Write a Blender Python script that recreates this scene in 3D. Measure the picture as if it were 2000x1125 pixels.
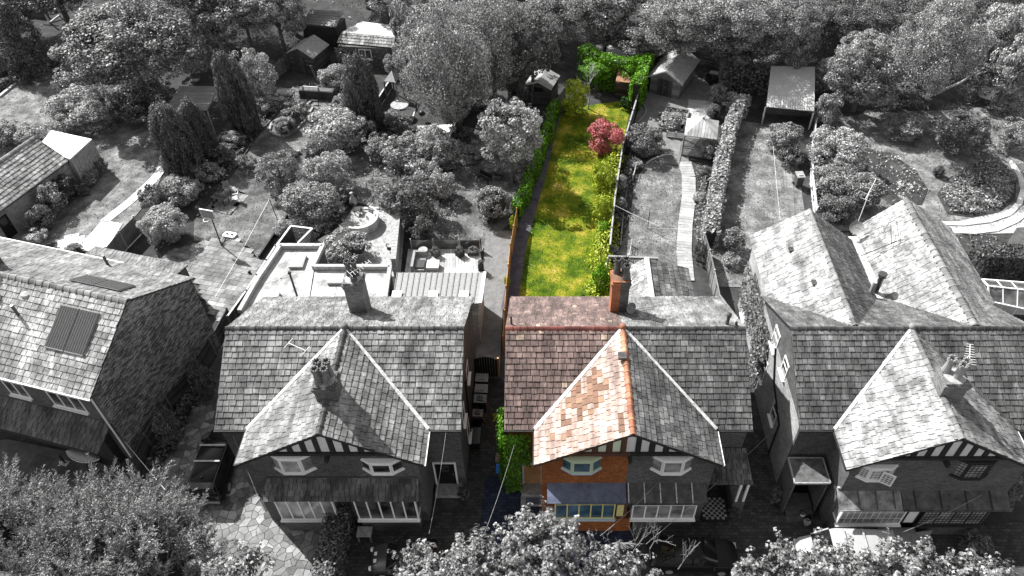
import bpy, math, random
import numpy as np
from mathutils import Vector, Matrix, Euler
R = math.radians
V = Vector
S = bpy.context.scene
for o in list(bpy.data.objects): bpy.data.objects.remove(o)
COL = S.collection

# ------------------------------------------------------------------ camera, sky, sun, exposure
FPX, CX, CY, PITCH, H = 1475.0, 1065.0, 562.0, R(44.7), 39.0      # drone camera, photo is 2000 px wide
cam = bpy.data.cameras.new('camera'); co = bpy.data.objects.new('camera', cam); COL.objects.link(co)
cam.sensor_width = 36.0; cam.lens = FPX / 2000 * 36; cam.shift_x = -(CX - 1000) / 2000
cam.clip_start = 0.1; cam.clip_end = 2000
co.location = (0, 0, H); co.rotation_euler = (R(90) - PITCH, 0, 0)
S.camera = co
SUNV = V((-0.75, 0.70, 1.0)).normalized()                        # towards the sun
W = bpy.data.worlds.new('World'); S.world = W; W.use_nodes = True
wn, wl = W.node_tree.nodes, W.node_tree.links
bg = wn['Background']; bg.inputs['Strength'].default_value = 0.14
sky = wn.new('ShaderNodeTexSky'); sky.sky_type = 'NISHITA'; sky.sun_disc = False
sky.sun_elevation = math.asin(SUNV.z); sky.sun_rotation = math.atan2(SUNV.x, SUNV.y)
bw = wn.new('ShaderNodeRGBToBW')                                 # black-and-white photograph: neutral daylight
wl.new(sky.outputs[0], bw.inputs[0]); wl.new(bw.outputs[0], bg.inputs['Color'])
sl = bpy.data.lights.new('sun', 'SUN'); sl.energy = 4.6; sl.angle = R(0.5); sl.color = (1.0, 0.995, 0.985)
so = bpy.data.objects.new('sun', sl); COL.objects.link(so); so.location = (-40, 60, 80)
so.rotation_euler = (-SUNV).to_track_quat('-Z', 'Y').to_euler()
S.view_settings.view_transform = 'Standard'; S.view_settings.look = 'None'
S.view_settings.exposure = 1.1; S.view_settings.gamma = 1.0; S.view_settings.use_curve_mapping = False
S.render.engine = 'CYCLES'
S.cycles.max_bounces = 5; S.cycles.diffuse_bounces = 3; S.cycles.glossy_bounces = 2; S.cycles.transparent_max_bounces = 4

sP, cP = math.sin(PITCH), math.cos(PITCH)
def G(px, py, z=0.0):
    """place in the world that the photo pixel shows, at height z"""
    u = (px - CX) / FPX; v = (py - CY) / FPX
    t = (z - H) / (-sP - v * cP)
    return V((u * t, (cP - v * sP) * t, z))
def depth(p): return p.y * cP - (p.z - H) * sP
def PY(px, py, Y):
    u = (px - CX) / FPX; v = (py - CY) / FPX
    t = Y / (cP - v * sP)
    return V((u * t, Y, H + (-sP - v * cP) * t))
def hsh(*a): return random.Random(repr(a)).random()

# ------------------------------------------------------------------ materials
def M(name, fn):
    m = bpy.data.materials.get(name)
    if m: return m
    m = bpy.data.materials.new(name); m.use_nodes = True
    fn(m.node_tree.nodes, m.node_tree.links, m.node_tree.nodes['Principled BSDF']); return m
def g3(c): return (c, c, c, 1) if not isinstance(c, (tuple, list)) else (*c[:3], 1)
def nd(n, t, **k):
    x = n.new('ShaderNode' + t)
    for a, b in k.items():
        if a in ('inp',):
            for i, val in b.items(): x.inputs[i].default_value = val
        else: setattr(x, a, b)
    return x
def noise(n, l, scale, detail=4, rough=.6, vec=None, stretch=None):
    x = nd(n, 'TexNoise', inp={'Scale': scale, 'Detail': detail, 'Roughness': rough})
    if vec is None: vec = n.new('ShaderNodeNewGeometry').outputs['Position']
    if stretch:
        mp = nd(n, 'Mapping'); mp.inputs['Scale'].default_value = stretch; l.new(vec, mp.inputs['Vector']); vec = mp.outputs[0]
    l.new(vec, x.inputs['Vector']); return x.outputs['Fac']
def ramp(n, l, fac, stops, interp='LINEAR'):
    r = n.new('ShaderNodeValToRGB'); e = r.color_ramp; e.interpolation = interp
    while len(e.elements) > len(stops): e.elements.remove(e.elements[-1])
    while len(e.elements) < len(stops): e.elements.new(1)
    for el, (p, c) in zip(e.elements, stops): el.position = p; el.color = g3(c)
    l.new(fac, r.inputs[0]); return r.outputs['Color']
def mixc(n, l, a, b, fac, mode='MIX'):
    x = nd(n, 'Mix', data_type='RGBA', blend_type=mode)
    for sock, val in ((x.inputs[0], fac), (x.inputs[6], a), (x.inputs[7], b)):
        if hasattr(val, 'is_output'): l.new(val, sock)
        else: sock.default_value = val if not isinstance(val, tuple) else g3(val)
    return x.outputs[2]
def bump(n, l, bs, h, strength, dist=.02):
    b = nd(n, 'Bump', inp={'Strength': strength, 'Distance': dist}); l.new(h, b.inputs['Height']); l.new(b.outputs[0], bs.inputs['Normal'])
def rnd(n, l):
    """one random value for each loose piece, whether it is its own object or part of a joined mesh"""
    a = n.new('ShaderNodeNewGeometry').outputs['Random Per Island']; b = n.new('ShaderNodeObjectInfo').outputs['Random']
    s = nd(n, 'Math', operation='ADD'); l.new(a, s.inputs[0]); l.new(b, s.inputs[1])
    f = nd(n, 'Math', operation='FRACT'); l.new(s.outputs[0], f.inputs[0]); return f.outputs[0]
def plain(name, c, rough=.7, spec=.3, var=.25, scale=6, bmp=.15, metal=0):
    def f(n, l, b):
        lo = tuple(x * (1 - var) for x in g3(c)[:3]); hi = tuple(min(1, x * (1 + var)) for x in g3(c)[:3])
        fac = noise(n, l, scale, 5, .65)
        l.new(ramp(n, l, fac, [(.3, lo), (.7, hi)]), b.inputs['Base Color'])
        b.inputs['Roughness'].default_value = rough; b.inputs['Specular IOR Level'].default_value = spec; b.inputs['Metallic'].default_value = metal
        if bmp: bump(n, l, b, fac, bmp)
    return M(name, f)
def pieces(name, stops, rough=.75, spec=.3, grain=.35, gscale=9, stretch=None, dirt=.35, dscale=.7, bmp=.25, streak=None):
    """separate pieces (slates, slabs, boards): a tone for each, grain, weathering"""
    def f(n, l, b):
        base = ramp(n, l, rnd(n, l), stops)
        gr = noise(n, l, gscale, 6, .7, stretch=stretch)
        k = ramp(n, l, gr, [(.25, 1 - grain), (.75, 1 + grain * .6)])
        c1 = mixc(n, l, base, k, 1.0, 'MULTIPLY')
        d = noise(n, l, dscale, 4, .6)
        k2 = ramp(n, l, d, [(.35, (1 - dirt,) * 3), (.65, (1 + dirt * .5,) * 3)])
        c2 = mixc(n, l, c1, k2, 1.0, 'MULTIPLY')
        if streak:
            st_ = noise(n, l, 1.0, 5, .7, stretch=streak); c2 = mixc(n, l, c2, ramp(n, l, st_, [(.38, .68), (.5, 1.0), (.62, 1.45)]), 1.0, 'MULTIPLY')
            li = noise(n, l, 3.4, 6, .75); c2 = mixc(n, l, c2, ramp(n, l, li, [(.56, 1.0), (.66, 1.55)]), 1.0, 'MULTIPLY')
        l.new(c2, b.inputs['Base Color'])
        b.inputs['Roughness'].default_value = rough; b.inputs['Specular IOR Level'].default_value = spec
        bump(n, l, b, gr, bmp)
    return M(name, f)
def brickmat(name, c1, c2, mort, bw_=.235, bh=.08, var=.5, rough=.85):
    def f(n, l, b):
        uv = n.new('ShaderNodeTexCoord').outputs['UV']
        t = nd(n, 'TexBrick', inp={'Scale': 1.0, 'Brick Width': bw_, 'Row Height': bh, 'Mortar Size': .011, 'Mortar Smooth': .3, 'Bias': -.1,
                                   'Color1': g3(c1), 'Color2': g3(c2), 'Mortar': g3(mort)})
        l.new(uv, t.inputs['Vector'])
        w = noise(n, l, 14, 4, .7); k = ramp(n, l, w, [(.3, 1 - var), (.7, 1 + var * .6)])
        w2 = noise(n, l, .6, 4, .6); k2 = ramp(n, l, w2, [(.3, .7), (.7, 1.2)])
        c = mixc(n, l, mixc(n, l, t.outputs['Color'], k, 1.0, 'MULTIPLY'), k2, 1.0, 'MULTIPLY')
        l.new(c, b.inputs['Base Color']); b.inputs['Roughness'].default_value = rough; b.inputs['Specular IOR Level'].default_value = .2
        inv = nd(n, 'Math', operation='SUBTRACT'); inv.inputs[0].default_value = 1; l.new(t.outputs['Fac'], inv.inputs[1])
        bump(n, l, b, inv.outputs[0], .6, .012)
    return M(name, f)
def setts(name, c1, c2, mort, w_, h_, rough=.8):
    return brickmat(name, c1, c2, mort, w_, h_, .45, rough)
def leafmat(name, lo, hi, trans=.25, rough=.5, spec=.35):
    def f(n, l, b):
        c = ramp(n, l, rnd(n, l), [(0, lo), (.7, tuple((x + y) / 2 for x, y in zip(g3(lo)[:3], g3(hi)[:3]))), (1, hi)])
        w = noise(n, l, .9, 3, .6)
        c = mixc(n, l, c, ramp(n, l, w, [(.3, .7), (.7, 1.25)]), 1.0, 'MULTIPLY')
        l.new(c, b.inputs['Base Color']); b.inputs['Roughness'].default_value = rough; b.inputs['Specular IOR Level'].default_value = spec
        t = nd(n, 'BsdfTranslucent'); l.new(c, t.inputs[0]); mx = nd(n, 'MixShader'); mx.inputs[0].default_value = trans
        out = [x for x in n if x.type == 'OUTPUT_MATERIAL'][0]
        l.new(b.outputs[0], mx.inputs[1]); l.new(t.outputs[0], mx.inputs[2]); l.new(mx.outputs[0], out.inputs['Surface'])
    return M(name, f)
def groundmat(name, stops, scale=1.2, fine=22, rough=.95, bmp=.5, fk=.5):
    def f(n, l, b):
        a = noise(n, l, scale, 6, .65); c = ramp(n, l, a, stops)
        w = noise(n, l, fine, 4, .75); k = ramp(n, l, w, [(.25, 1 - fk), (.75, 1 + fk)])
        l.new(mixc(n, l, c, k, 1.0, 'MULTIPLY'), b.inputs['Base Color'])
        b.inputs['Roughness'].default_value = rough; b.inputs['Specular IOR Level'].default_value = .1
        bump(n, l, b, w, bmp, .04)
    return M(name, f)

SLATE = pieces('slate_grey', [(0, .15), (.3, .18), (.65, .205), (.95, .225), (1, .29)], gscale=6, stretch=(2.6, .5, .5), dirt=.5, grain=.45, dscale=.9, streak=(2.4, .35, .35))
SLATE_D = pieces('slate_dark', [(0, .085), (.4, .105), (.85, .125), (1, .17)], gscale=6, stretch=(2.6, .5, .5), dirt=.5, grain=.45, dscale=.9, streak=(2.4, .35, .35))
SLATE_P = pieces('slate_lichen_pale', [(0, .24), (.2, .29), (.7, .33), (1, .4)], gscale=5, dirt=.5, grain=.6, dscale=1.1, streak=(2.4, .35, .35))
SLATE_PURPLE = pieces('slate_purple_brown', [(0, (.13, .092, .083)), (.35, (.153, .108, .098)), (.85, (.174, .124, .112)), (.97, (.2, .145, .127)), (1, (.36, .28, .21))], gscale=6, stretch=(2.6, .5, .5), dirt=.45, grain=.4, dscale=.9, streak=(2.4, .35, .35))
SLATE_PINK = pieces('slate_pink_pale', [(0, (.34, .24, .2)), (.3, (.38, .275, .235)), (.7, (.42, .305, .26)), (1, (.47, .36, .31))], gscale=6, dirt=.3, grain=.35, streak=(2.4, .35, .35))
SLATE_BROWN = pieces('slate_brown_old', [(0, (.16, .085, .055)), (.5, (.23, .13, .085)), (1, (.32, .2, .13))], gscale=10, dirt=.3)
TILE_CLAY = pieces('ridge_terracotta', [(0, (.26, .1, .06)), (.6, (.38, .17, .1)), (1, (.46, .28, .17))])
TILE_MAROON = pieces('ridge_maroon', [(0, (.12, .04, .035)), (1, (.22, .08, .06))])
TILE_DARK = pieces('ridge_dark', [(0, .035), (1, .1)])
TILE_PALE = pieces('ridge_pale', [(0, .11), (1, .26)])
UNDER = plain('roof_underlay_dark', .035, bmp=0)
BRICK = brickmat('brick_grey', .055, .12, .2)
BRICK_MOT = brickmat('brick_mottled', .07, .42, .11, .3, .1, var=.75); BRICK_CH = brickmat('brick_chimney', .1, .2, .33)
BRICK_L = brickmat('brick_pale', .26, .46, .45); BRICK_B = brickmat('brick_brown_shaded_side', (.07, .05, .045), (.1, .075, .065), (.06, .05, .045))  # the brown brick is kept dark to limit orange bounce light
BRICK_O = brickmat('brick_orange', (.26, .075, .018), (.4, .135, .033), (.2, .1, .06))
BRICK_R = brickmat('brick_red', (.36, .1, .04), (.5, .18, .075), (.3, .2, .15))
STONE = plain('stone_grey', .3, var=.4, scale=5)
RENDER_W = plain('render_white', .62, var=.1, scale=3)
RENDER_G = plain('render_pale_green', (.62, .68, .52), var=.08, scale=3)
TIMBER = plain('timber_black', .022, var=.4)
TIMBER_B = plain('timber_brown', (.09, .045, .03), var=.4)
WHITE = plain('white_paint', .78, rough=.45, var=.06, bmp=0)
CREAM = plain('cream_yellow_paint', (.62, .56, .25), rough=.45, var=.06, bmp=0)
PALEBLUE = plain('pale_blue_sill', (.45, .58, .68), var=.08, bmp=0)
LEAD = plain('lead_pale', .5, var=.5, scale=5, rough=.7)
LEAD_D = plain('lead_dark', .07, var=.6, scale=2.5, rough=.5)
LEAD_BL = plain('lead_blue_grey', (.1, .115, .17), var=.35, scale=2.5, rough=.5)
BLACKM = plain('black_plastic', .012, rough=.45, var=.3, bmp=0)
GREYM = plain('grey_metal', .25, rough=.4, var=.2, bmp=0)
CONC = plain('concrete', .35, var=.3, scale=4, bmp=.3)
CONC_P = plain('concrete_pale', .52, var=.18, scale=2, bmp=.2)
CONC_D = plain('concrete_dark', .08, var=.4, scale=2, bmp=.2)
WOOD = pieces('weathered_wood', [(0, .1), (1, .24)], stretch=(1, 1, 6), grain=.4)
WOOD_D = pieces('dark_wood', [(0, .035), (1, .1)], stretch=(1, 1, 6), grain=.4)
WOOD_L = pieces('pale_wood', [(0, .42), (1, .6)], grain=.25)
WOOD_O = pieces('orange_wood', [(0, (.3, .15, .06)), (1, (.55, .3, .13))], stretch=(1, 1, 6), grain=.4)
FELT = plain('roof_felt', .27, var=.35, scale=5)
SLAB = pieces('paving_slab', [(0, .15), (.5, .21), (1, .31)], gscale=5, dirt=.5)
SLAB_P = pieces('paving_pale', [(0, .5), (1, .68)], gscale=5, dirt=.2)
CRAZY = pieces('crazy_stone', [(0, .1), (.35, .19), (.75, .27), (1, .42)], gscale=5, dirt=.35)
FLAG_D = pieces('flag_dark', [(0, .045), (1, .085)], gscale=3, dirt=.4)
BARK = plain('bark', .11, var=.5, scale=8, bmp=.6)
BARK_L = plain('bark_birch', .4, var=.4, scale=7, bmp=.4)
PAINT_K = plain('car_black_gloss', .01, rough=.3, spec=.22, var=.1, bmp=0)
PAINT_W = plain('van_white', .36, rough=.25, spec=.5, var=.04, bmp=0)
PAINT_G = plain('car_dark_grey', .05, rough=.2, spec=.6, var=.1, bmp=0)
def glassf(c0, c1, rough=.08):
    def f(n, l, b):
        a = noise(n, l, 1.3, 3, .5); l.new(ramp(n, l, a, [(.35, c0), (.7, c1)]), b.inputs['Base Color'])
        b.inputs['Roughness'].default_value = rough; b.inputs['Specular IOR Level'].default_value = .8
    return f
GLASS = M('window_glass', glassf(.012, .12)); GLASS_L = M('window_glass_curtain', glassf(.12, .4)); GLASS_B = M('window_glass_blue', glassf((.02, .05, .08), (.08, .16, .22)))  # patchy tones in the colour imitate curtains and reflections
GLASS_K = M('car_glass', glassf(.006, .02, .05)); ROOFGLASS = M('rooflight_glass', glassf(.55, .75, .2))
SOIL = groundmat('soil', [(.3, .03), (.55, .055), (.75, .1)], .8)
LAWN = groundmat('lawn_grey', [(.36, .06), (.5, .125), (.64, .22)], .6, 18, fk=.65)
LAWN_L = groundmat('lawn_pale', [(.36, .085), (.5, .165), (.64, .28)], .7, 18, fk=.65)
LAWN_G = groundmat('lawn_green_yellow', [(.36, (.025, .06, .003)), (.45, (.07, .115, .005)), (.53, (.15, .175, .01)), (.6, (.27, .235, .03)), (.69, (.42, .31, .1))], .42, 14, fk=.8)
PATHB = groundmat('path_blue_grey', [(.3, (.06, .055, .075)), (.7, (.13, .12, .14))], 1.5)
GRAVEL = groundmat('gravel', [(.3, .13), (.7, .22)], 2, 45, fk=.7)
GRAVEL_P = groundmat('gravel_pale', [(.3, .3), (.7, .5)], 2, 40, fk=.6)
ROOFGRAVEL = groundmat('flat_roof_felt', [(.36, .22), (.48, .4), (.62, .5)], .9, 30, fk=.2)
MOSSROOF = groundmat('mossy_roof', [(.3, .05), (.7, .16)], 3, 30)
COBBLE = setts('setts_grey', .045, .085, .02, .3, .2)
COBBLE_B = setts('setts_blue', (.022, .027, .05), (.045, .055, .1), (.008, .012, .03), .3, .2)  # bluish tint of the shade is put into the sett colour
ROADM = groundmat('asphalt', [(.3, .04), (.7, .07)], 1, 40)
PATCHM = groundmat('patterned_patio', [(.35, .2), (.5, .34), (.65, .42)], 3.2, 20, fk=.25)
LEAF = leafmat('leaf_mid', .06, .6); LEAF_D = leafmat('leaf_dark', .035, .33); LEAF_L = leafmat('leaf_light', .14, .72); LEAF_IVY = leafmat('leaf_ivy', (.015, .085, .003), (.15, .33, .01)); LEAF_LL = leafmat('leaf_pale', .25, .6)
CONIF = leafmat('conifer_dark', .035, .17, .1); CYP = leafmat('cypress_spray', .06, .5, .1); MAPLE = leafmat('maple_leaf_light', .06, .43, .12)
LEAF_G = leafmat('leaf_green', (.03, .14, .003), (.22, .44, .012)); LEAF_YG = leafmat('leaf_yellow_green', (.16, .25, .012), (.62, .66, .07))
LEAF_DG = leafmat('leaf_deep_green', (.008, .035, .003), (.05, .13, .012)); LEAF_RED = leafmat('leaf_pink_red', (.3, .05, .06), (.72, .27, .26)); LEAF_OR = leafmat('leaf_orange_brown', (.2, .08, .02), (.5, .26, .08))
CORE = plain('inner_growth', .02, var=.5, bmp=0); FLOWER = leafmat('flower_white', .5, .8, .1); GRASSB = leafmat('grass_blade', .08, .28); GRASSG = leafmat('grass_blade_green', (.045, .09, .004), (.34, .32, .035))  # CORE: near-black, stands for the shade inside crowns

# ------------------------------------------------------------------ mesh builder
class MB:
    def __init__(s): s.v = []; s.f = []
    def poly(s, pts):
        i = len(s.v); s.v += [tuple(p) for p in pts]; s.f.append(tuple(range(i, i + len(pts)))); return s
    def box(s, c, size, rz=0, mat=None):
        hx, hy, hz = (d / 2 for d in size)
        m = mat or (Matrix.Translation(V(c)) @ Matrix.Rotation(rz, 4, 'Z'))
        i = len(s.v)
        s.v += [tuple(m @ V((x * hx, y * hy, z * hz))) for x, y, z in
                ((-1, -1, -1), (1, -1, -1), (1, 1, -1), (-1, 1, -1), (-1, -1, 1), (1, -1, 1), (1, 1, 1), (-1, 1, 1))]
        s.f += [tuple(i + k for k in q) for q in ((3, 2, 1, 0), (4, 5, 6, 7), (0, 1, 5, 4), (1, 2, 6, 5), (2, 3, 7, 6), (3, 0, 4, 7))]; return s
    def bar(s, a, b, w, h, up=V((0, 0, 1))):
        a, b = V(a), V(b); d = b - a; L = d.length
        if L < 1e-5: return s
        x = d / L; y = up.cross(x)
        if y.length < 1e-4: y = V((0, 1, 0)).cross(x)
        y.normalize(); z = x.cross(y)
        m = Matrix((x, y, z)).transposed().to_4x4(); m.translation = (a + b) / 2
        return s.box(None, (L, w, h), mat=m)
    def tube(s, a, b, r0, r1=None, n=8, cap=True):
        a, b = V(a), V(b); r1 = r0 if r1 is None else r1; d = (b - a).normalized()
        x = d.orthogonal().normalized(); y = d.cross(x); i = len(s.v)
        for p, r in ((a, r0), (b, r1)):
            s.v += [tuple(p + (x * math.cos(t) + y * math.sin(t)) * r) for t in (2 * math.pi * k / n for k in range(n))]
        s.f += [(i + k, i + (k + 1) % n, i + n + (k + 1) % n, i + n + k) for k in range(n)]
        if cap: s.f += [tuple(i + k for k in reversed(range(n))), tuple(i + n + k for k in range(n))]
        return s
    def path(s, pts, r, n=6):
        for a, b in zip(pts, pts[1:]): s.tube(a, b, r, None, n)
        return s
    def prism(s, pts, z0, z1):
        """vertical prism on a plan polygon (counter-clockwise seen from above)"""
        pts = [V((p[0], p[1])) for p in pts]
        if sum(a.x * b.y - b.x * a.y for a, b in zip(pts, pts[1:] + pts[:1])) < 0: pts = pts[::-1]
        i = len(s.v); n = len(pts)
        s.v += [(p.x, p.y, z0) for p in pts] + [(p.x, p.y, z1) for p in pts]
        s.f += [tuple(i + n + k for k in range(n)), tuple(i + k for k in reversed(range(n)))]
        s.f += [(i + k, i + (k + 1) % n, i + n + (k + 1) % n, i + n + k) for k in range(n)]; return s
    def extrude(s, pts, d):
        """polygon pushed along the vector d"""
        pts = [V(p) for p in pts]; d = V(d); n = len(pts)
        nn = V((0, 0, 0))
        for k in range(1, n - 1): nn += (pts[k] - pts[0]).cross(pts[k + 1] - pts[0])
        if nn.dot(d) < 0: pts = pts[::-1]
        i = len(s.v); s.v += [tuple(p) for p in pts] + [tuple(p + d) for p in pts]
        s.f += [tuple(i + n + k for k in range(n)), tuple(i + k for k in reversed(range(n)))]
        s.f += [(i + k, i + (k + 1) % n, i + n + (k + 1) % n, i + n + k) for k in range(n)]; return s
    def lathe(s, c, prof, n=14):
        c = V(c); i = len(s.v); m = len(prof)
        for r, z in prof: s.v += [tuple(c + V((r * math.cos(t), r * math.sin(t), z))) for t in (2 * math.pi * k / n for k in range(n))]
        for j in range(m - 1): s.f += [(i + j * n + k, i + j * n + (k + 1) % n, i + (j + 1) * n + (k + 1) % n, i + (j + 1) * n + k) for k in range(n)]
        s.f += [tuple(i + k for k in reversed(range(n))), tuple(i + (m - 1) * n + k for k in range(n))]; return s
    def ball(s, c, r, nu=12, nv=8):
        r = r if isinstance(r, tuple) else (r, r, r)
        c = V(c); i = len(s.v)
        for j in range(1, nv):
            ph = math.pi * j / nv
            s.v += [tuple(c + V((r[0] * math.sin(ph) * math.cos(t), r[1] * math.sin(ph) * math.sin(t), -r[2] * math.cos(ph)))) for t in (2 * math.pi * k / nu for k in range(nu))]
        for j in range(nv - 2): s.f += [(i + j * nu + k, i + j * nu + (k + 1) % nu, i + (j + 1) * nu + (k + 1) % nu, i + (j + 1) * nu + k) for k in range(nu)]
        s.f += [tuple(i + k for k in reversed(range(nu))), tuple(i + (nv - 2) * nu + k for k in range(nu))]; return s
    def mesh(s, name, mat):
        me = bpy.data.meshes.new(name); me.from_pydata(s.v, [], s.f)
        uv = me.uv_layers.new(name='UVMap'); co_ = me.vertices
        for p in me.polygons:
            nn = p.normal
            if abs(nn.z) > .9: ua, va = V((1, 0, 0)), V((0, 1, 0))
            else:
                ua = V((-nn.y, nn.x, 0)).normalized(); va = nn.cross(ua)
            for li in p.loop_indices:
                q = co_[me.loops[li].vertex_index].co; uv.data[li].uv = (q.dot(ua), q.dot(va))
        if mat: me.materials.append(mat)
        return me
    def build(s, name, mat, parent=None, smooth=False, **tags):
        me = s.mesh(name, mat)
        if smooth:
            for p in me.polygons: p.use_smooth = True
        return link(name, me, parent, **tags)
def link(name, me, parent=None, **tags):
    o = bpy.data.objects.new(name, me); COL.objects.link(o)
    if parent is not None: o.parent = parent
    for k, v in tags.items(): o[k] = v
    return o
def thing(name, label, cat, loc=(0, 0, 0), rz=0, group=None):
    o = bpy.data.objects.new(name, None); COL.objects.link(o); o.empty_display_size = .2
    o.location = loc; o.rotation_euler = (0, 0, rz); o['label'] = label; o['category'] = cat
    if group: o['group'] = group
    return o
def tag(o, label, cat, group=None):
    o['label'] = label; o['category'] = cat
    if group: o['group'] = group
    return o
def copy_tree(o, parent=None, label=None):
    c = o.copy(); COL.objects.link(c)
    if parent is not None: c.parent = parent
    if label: c['label'] = label
    for ch in list(o.children): copy_tree(ch, c)
    return c
def struct(name, mb, mat, parent=None): return mb.build(name, mat, parent, kind='structure')
def pp(pts, z=0): return [G(x, y, z) for x, y in pts]
def inpoly(p, poly):
    x, y = p[0], p[1]; r = False
    for a, b in zip(poly, poly[1:] + poly[:1]):
        if (a[1] > y) != (b[1] > y) and x < (b[0] - a[0]) * (y - a[1]) / (b[1] - a[1]) + a[0]: r = not r
    return r
def clip(poly, a, b):
    """keep the part of a 2-D polygon left of the line a->b"""
    out = []
    def sd(p): return (b[0] - a[0]) * (p[1] - a[1]) - (b[1] - a[1]) * (p[0] - a[0])
    for p, q in zip(poly, poly[1:] + poly[:1]):
        d0, d1 = sd(p), sd(q)
        if d0 >= 0: out.append(p)
        if (d0 > 0) != (d1 > 0) and abs(d0 - d1) > 1e-9:
            t = d0 / (d0 - d1); out.append((p[0] + (q[0] - p[0]) * t, p[1] + (q[1] - p[1]) * t))
    return out
def area2(p): return abs(sum(a[0] * b[1] - b[0] * a[1] for a, b in zip(p, p[1:] + p[:1]))) / 2 if len(p) > 2 else 0
UNIT = {}
def unit_box(name, mat):
    k = (name, mat.name)
    if k not in UNIT: UNIT[k] = MB().box((0, 0, 0), (1, 1, 1)).mesh(name, mat)
    return UNIT[k]
def piece(name, mat, parent, m4, size):
    """one loose piece: a shared unit box set by matrix and size"""
    o = link(name, unit_box(name, mat), parent)
    o.matrix_basis = m4 @ Matrix.Diagonal((*size, 1)); return o

# ------------------------------------------------------------------ slate roofs
class Roofer:
    """lays slates on the slopes of one building; the ones nearest the camera become objects, the rest one joined part per slope"""
    def __init__(s, root, limit=285): s.root, s.limit, s.cand, s.slopes, s.rw = root, limit, [], [], random.Random(root.name + root['label'])
    def slope(s, e0, e1, poly, mat, w=.38, h=.32, thick=.07, alt=None, lift=.05, indiv=True, under=UNDER, name='roof_slope', jw=.25):
        rw = s.rw; e0, e1 = V(e0), V(e1); u = (e1 - e0).normalized()
        P = [V(p) for p in poly]; nn = V((0, 0, 0))
        for k in range(1, len(P) - 1): nn += (P[k] - P[0]).cross(P[k + 1] - P[0])
        nn.normalize()
        if nn.z < 0: nn = -nn
        v = nn.cross(u)
        if v.z < 0: v = -v; 
        p2 = [((p - e0).dot(u), (p - e0).dot(v)) for p in P]
        if sum(a[0] * b[1] - b[0] * a[1] for a, b in zip(p2, p2[1:] + p2[:1])) < 0: p2 = p2[::-1]
        base = MB().extrude(P, -nn * thick).build(name, under, s.root)
        rec = dict(base=base, mb=MB(), mat=mat); s.slopes.append(rec)
        umin, umax = min(p[0] for p in p2), max(p[0] for p in p2); vmax = max(p[1] for p in p2)
        vv = min(p[1] for p in p2) - .02; row = 0
        while vv < vmax - .04:
            hh = h * (1 + (rw.random() - .5) * .06)
            x = umin - w * rw.random()
            while x < umax:
                ww = w * (1 - jw + 2 * jw * rw.random())
                top = vv + hh * 1.18
                drop = (rw.random() - .5) * .025
                q = [(x + .017, vv + drop), (x + ww - .017, vv + drop), (x + ww - .017, top), (x + .017, top)]
                a0 = area2(q); c = q
                for a, b in zip(p2, p2[1:] + p2[:1]):
                    c = clip(c, a, b)
                    if len(c) < 3: break
                ac = area2(c)
                zl, zt = lift * (.8 + rw.random() * .6), .008
                if ac > .25 * a0 * .3:
                    ctr = e0 + u * (x + ww / 2) + v * (vv + hh / 2)
                    m = alt(ctr) if alt else None
                    if ac > a0 * .985 and indiv:
                        s.cand.append((rec, e0, u, v, nn, q, zl, zt, m or mat, ctr))
                    else: s.add(rec, e0, u, v, nn, c, zl, zt, vv, top)
                x += ww
            vv += hh; row += 1
        return base
    def add(s, rec, e0, u, v, nn, c, zl, zt, v0, v1):
        k = lambda p: zl + (zt - zl) * (p[1] - v0) / (v1 - v0)
        mb = rec['mb']; i = len(mb.v); n = len(c)
        mb.v += [tuple(e0 + u * p[0] + v * p[1] + nn * k(p)) for p in c] + [tuple(e0 + u * p[0] + v * p[1] + nn * (k(p) - .016)) for p in c]
        mb.f.append(tuple(i + j for j in range(n)))
        mb.f += [(i + (j + 1) % n, i + j, i + n + j, i + n + (j + 1) % n) for j in range(n)]
    def done(s):
        wm = Matrix.Translation(s.root.location) @ s.root.rotation_euler.to_matrix().to_4x4()
        s.cand.sort(key=lambda t: (wm @ t[9] - V((0, 0, H))).length / max(.15, (wm.to_3x3() @ t[4]).dot((V((0, 0, H)) - wm @ t[9]).normalized())))
        alts = {}
        for k, (rec, e0, u, v, nn, q, zl, zt, mat, ctr) in enumerate(s.cand):
            if k < s.limit or mat is not rec['mat']:
                w, L = q[1][0] - q[0][0], q[2][1] - q[0][1]
                a = e0 + u * q[0][0] + v * q[0][1] + nn * zl; b = e0 + u * q[3][0] + v * q[3][1] + nn * zt
                vy = (b - a).normalized(); nz = u.cross(vy)
                if nz.z < 0: nz = -nz
                uu = vy.cross(nz); tw = (s.rw.random() - .5) * .02
                m = Matrix((uu, vy, nz)).transposed().to_4x4()
                m.translation = a + u * w / 2 + (b - a) / 2 - nn * .008
                piece('slate', mat, rec['base'], m @ Matrix.Rotation(tw, 4, 'Z'), (w, L, .016))
            else:
                s.add(rec, e0, u, v, nn, q, zl, zt, q[0][1], q[2][1])
        for r in s.slopes:
            if r['mb'].f: r['mb'].build('slates', r['mat'], r['base'], kind='stuff')
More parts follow.
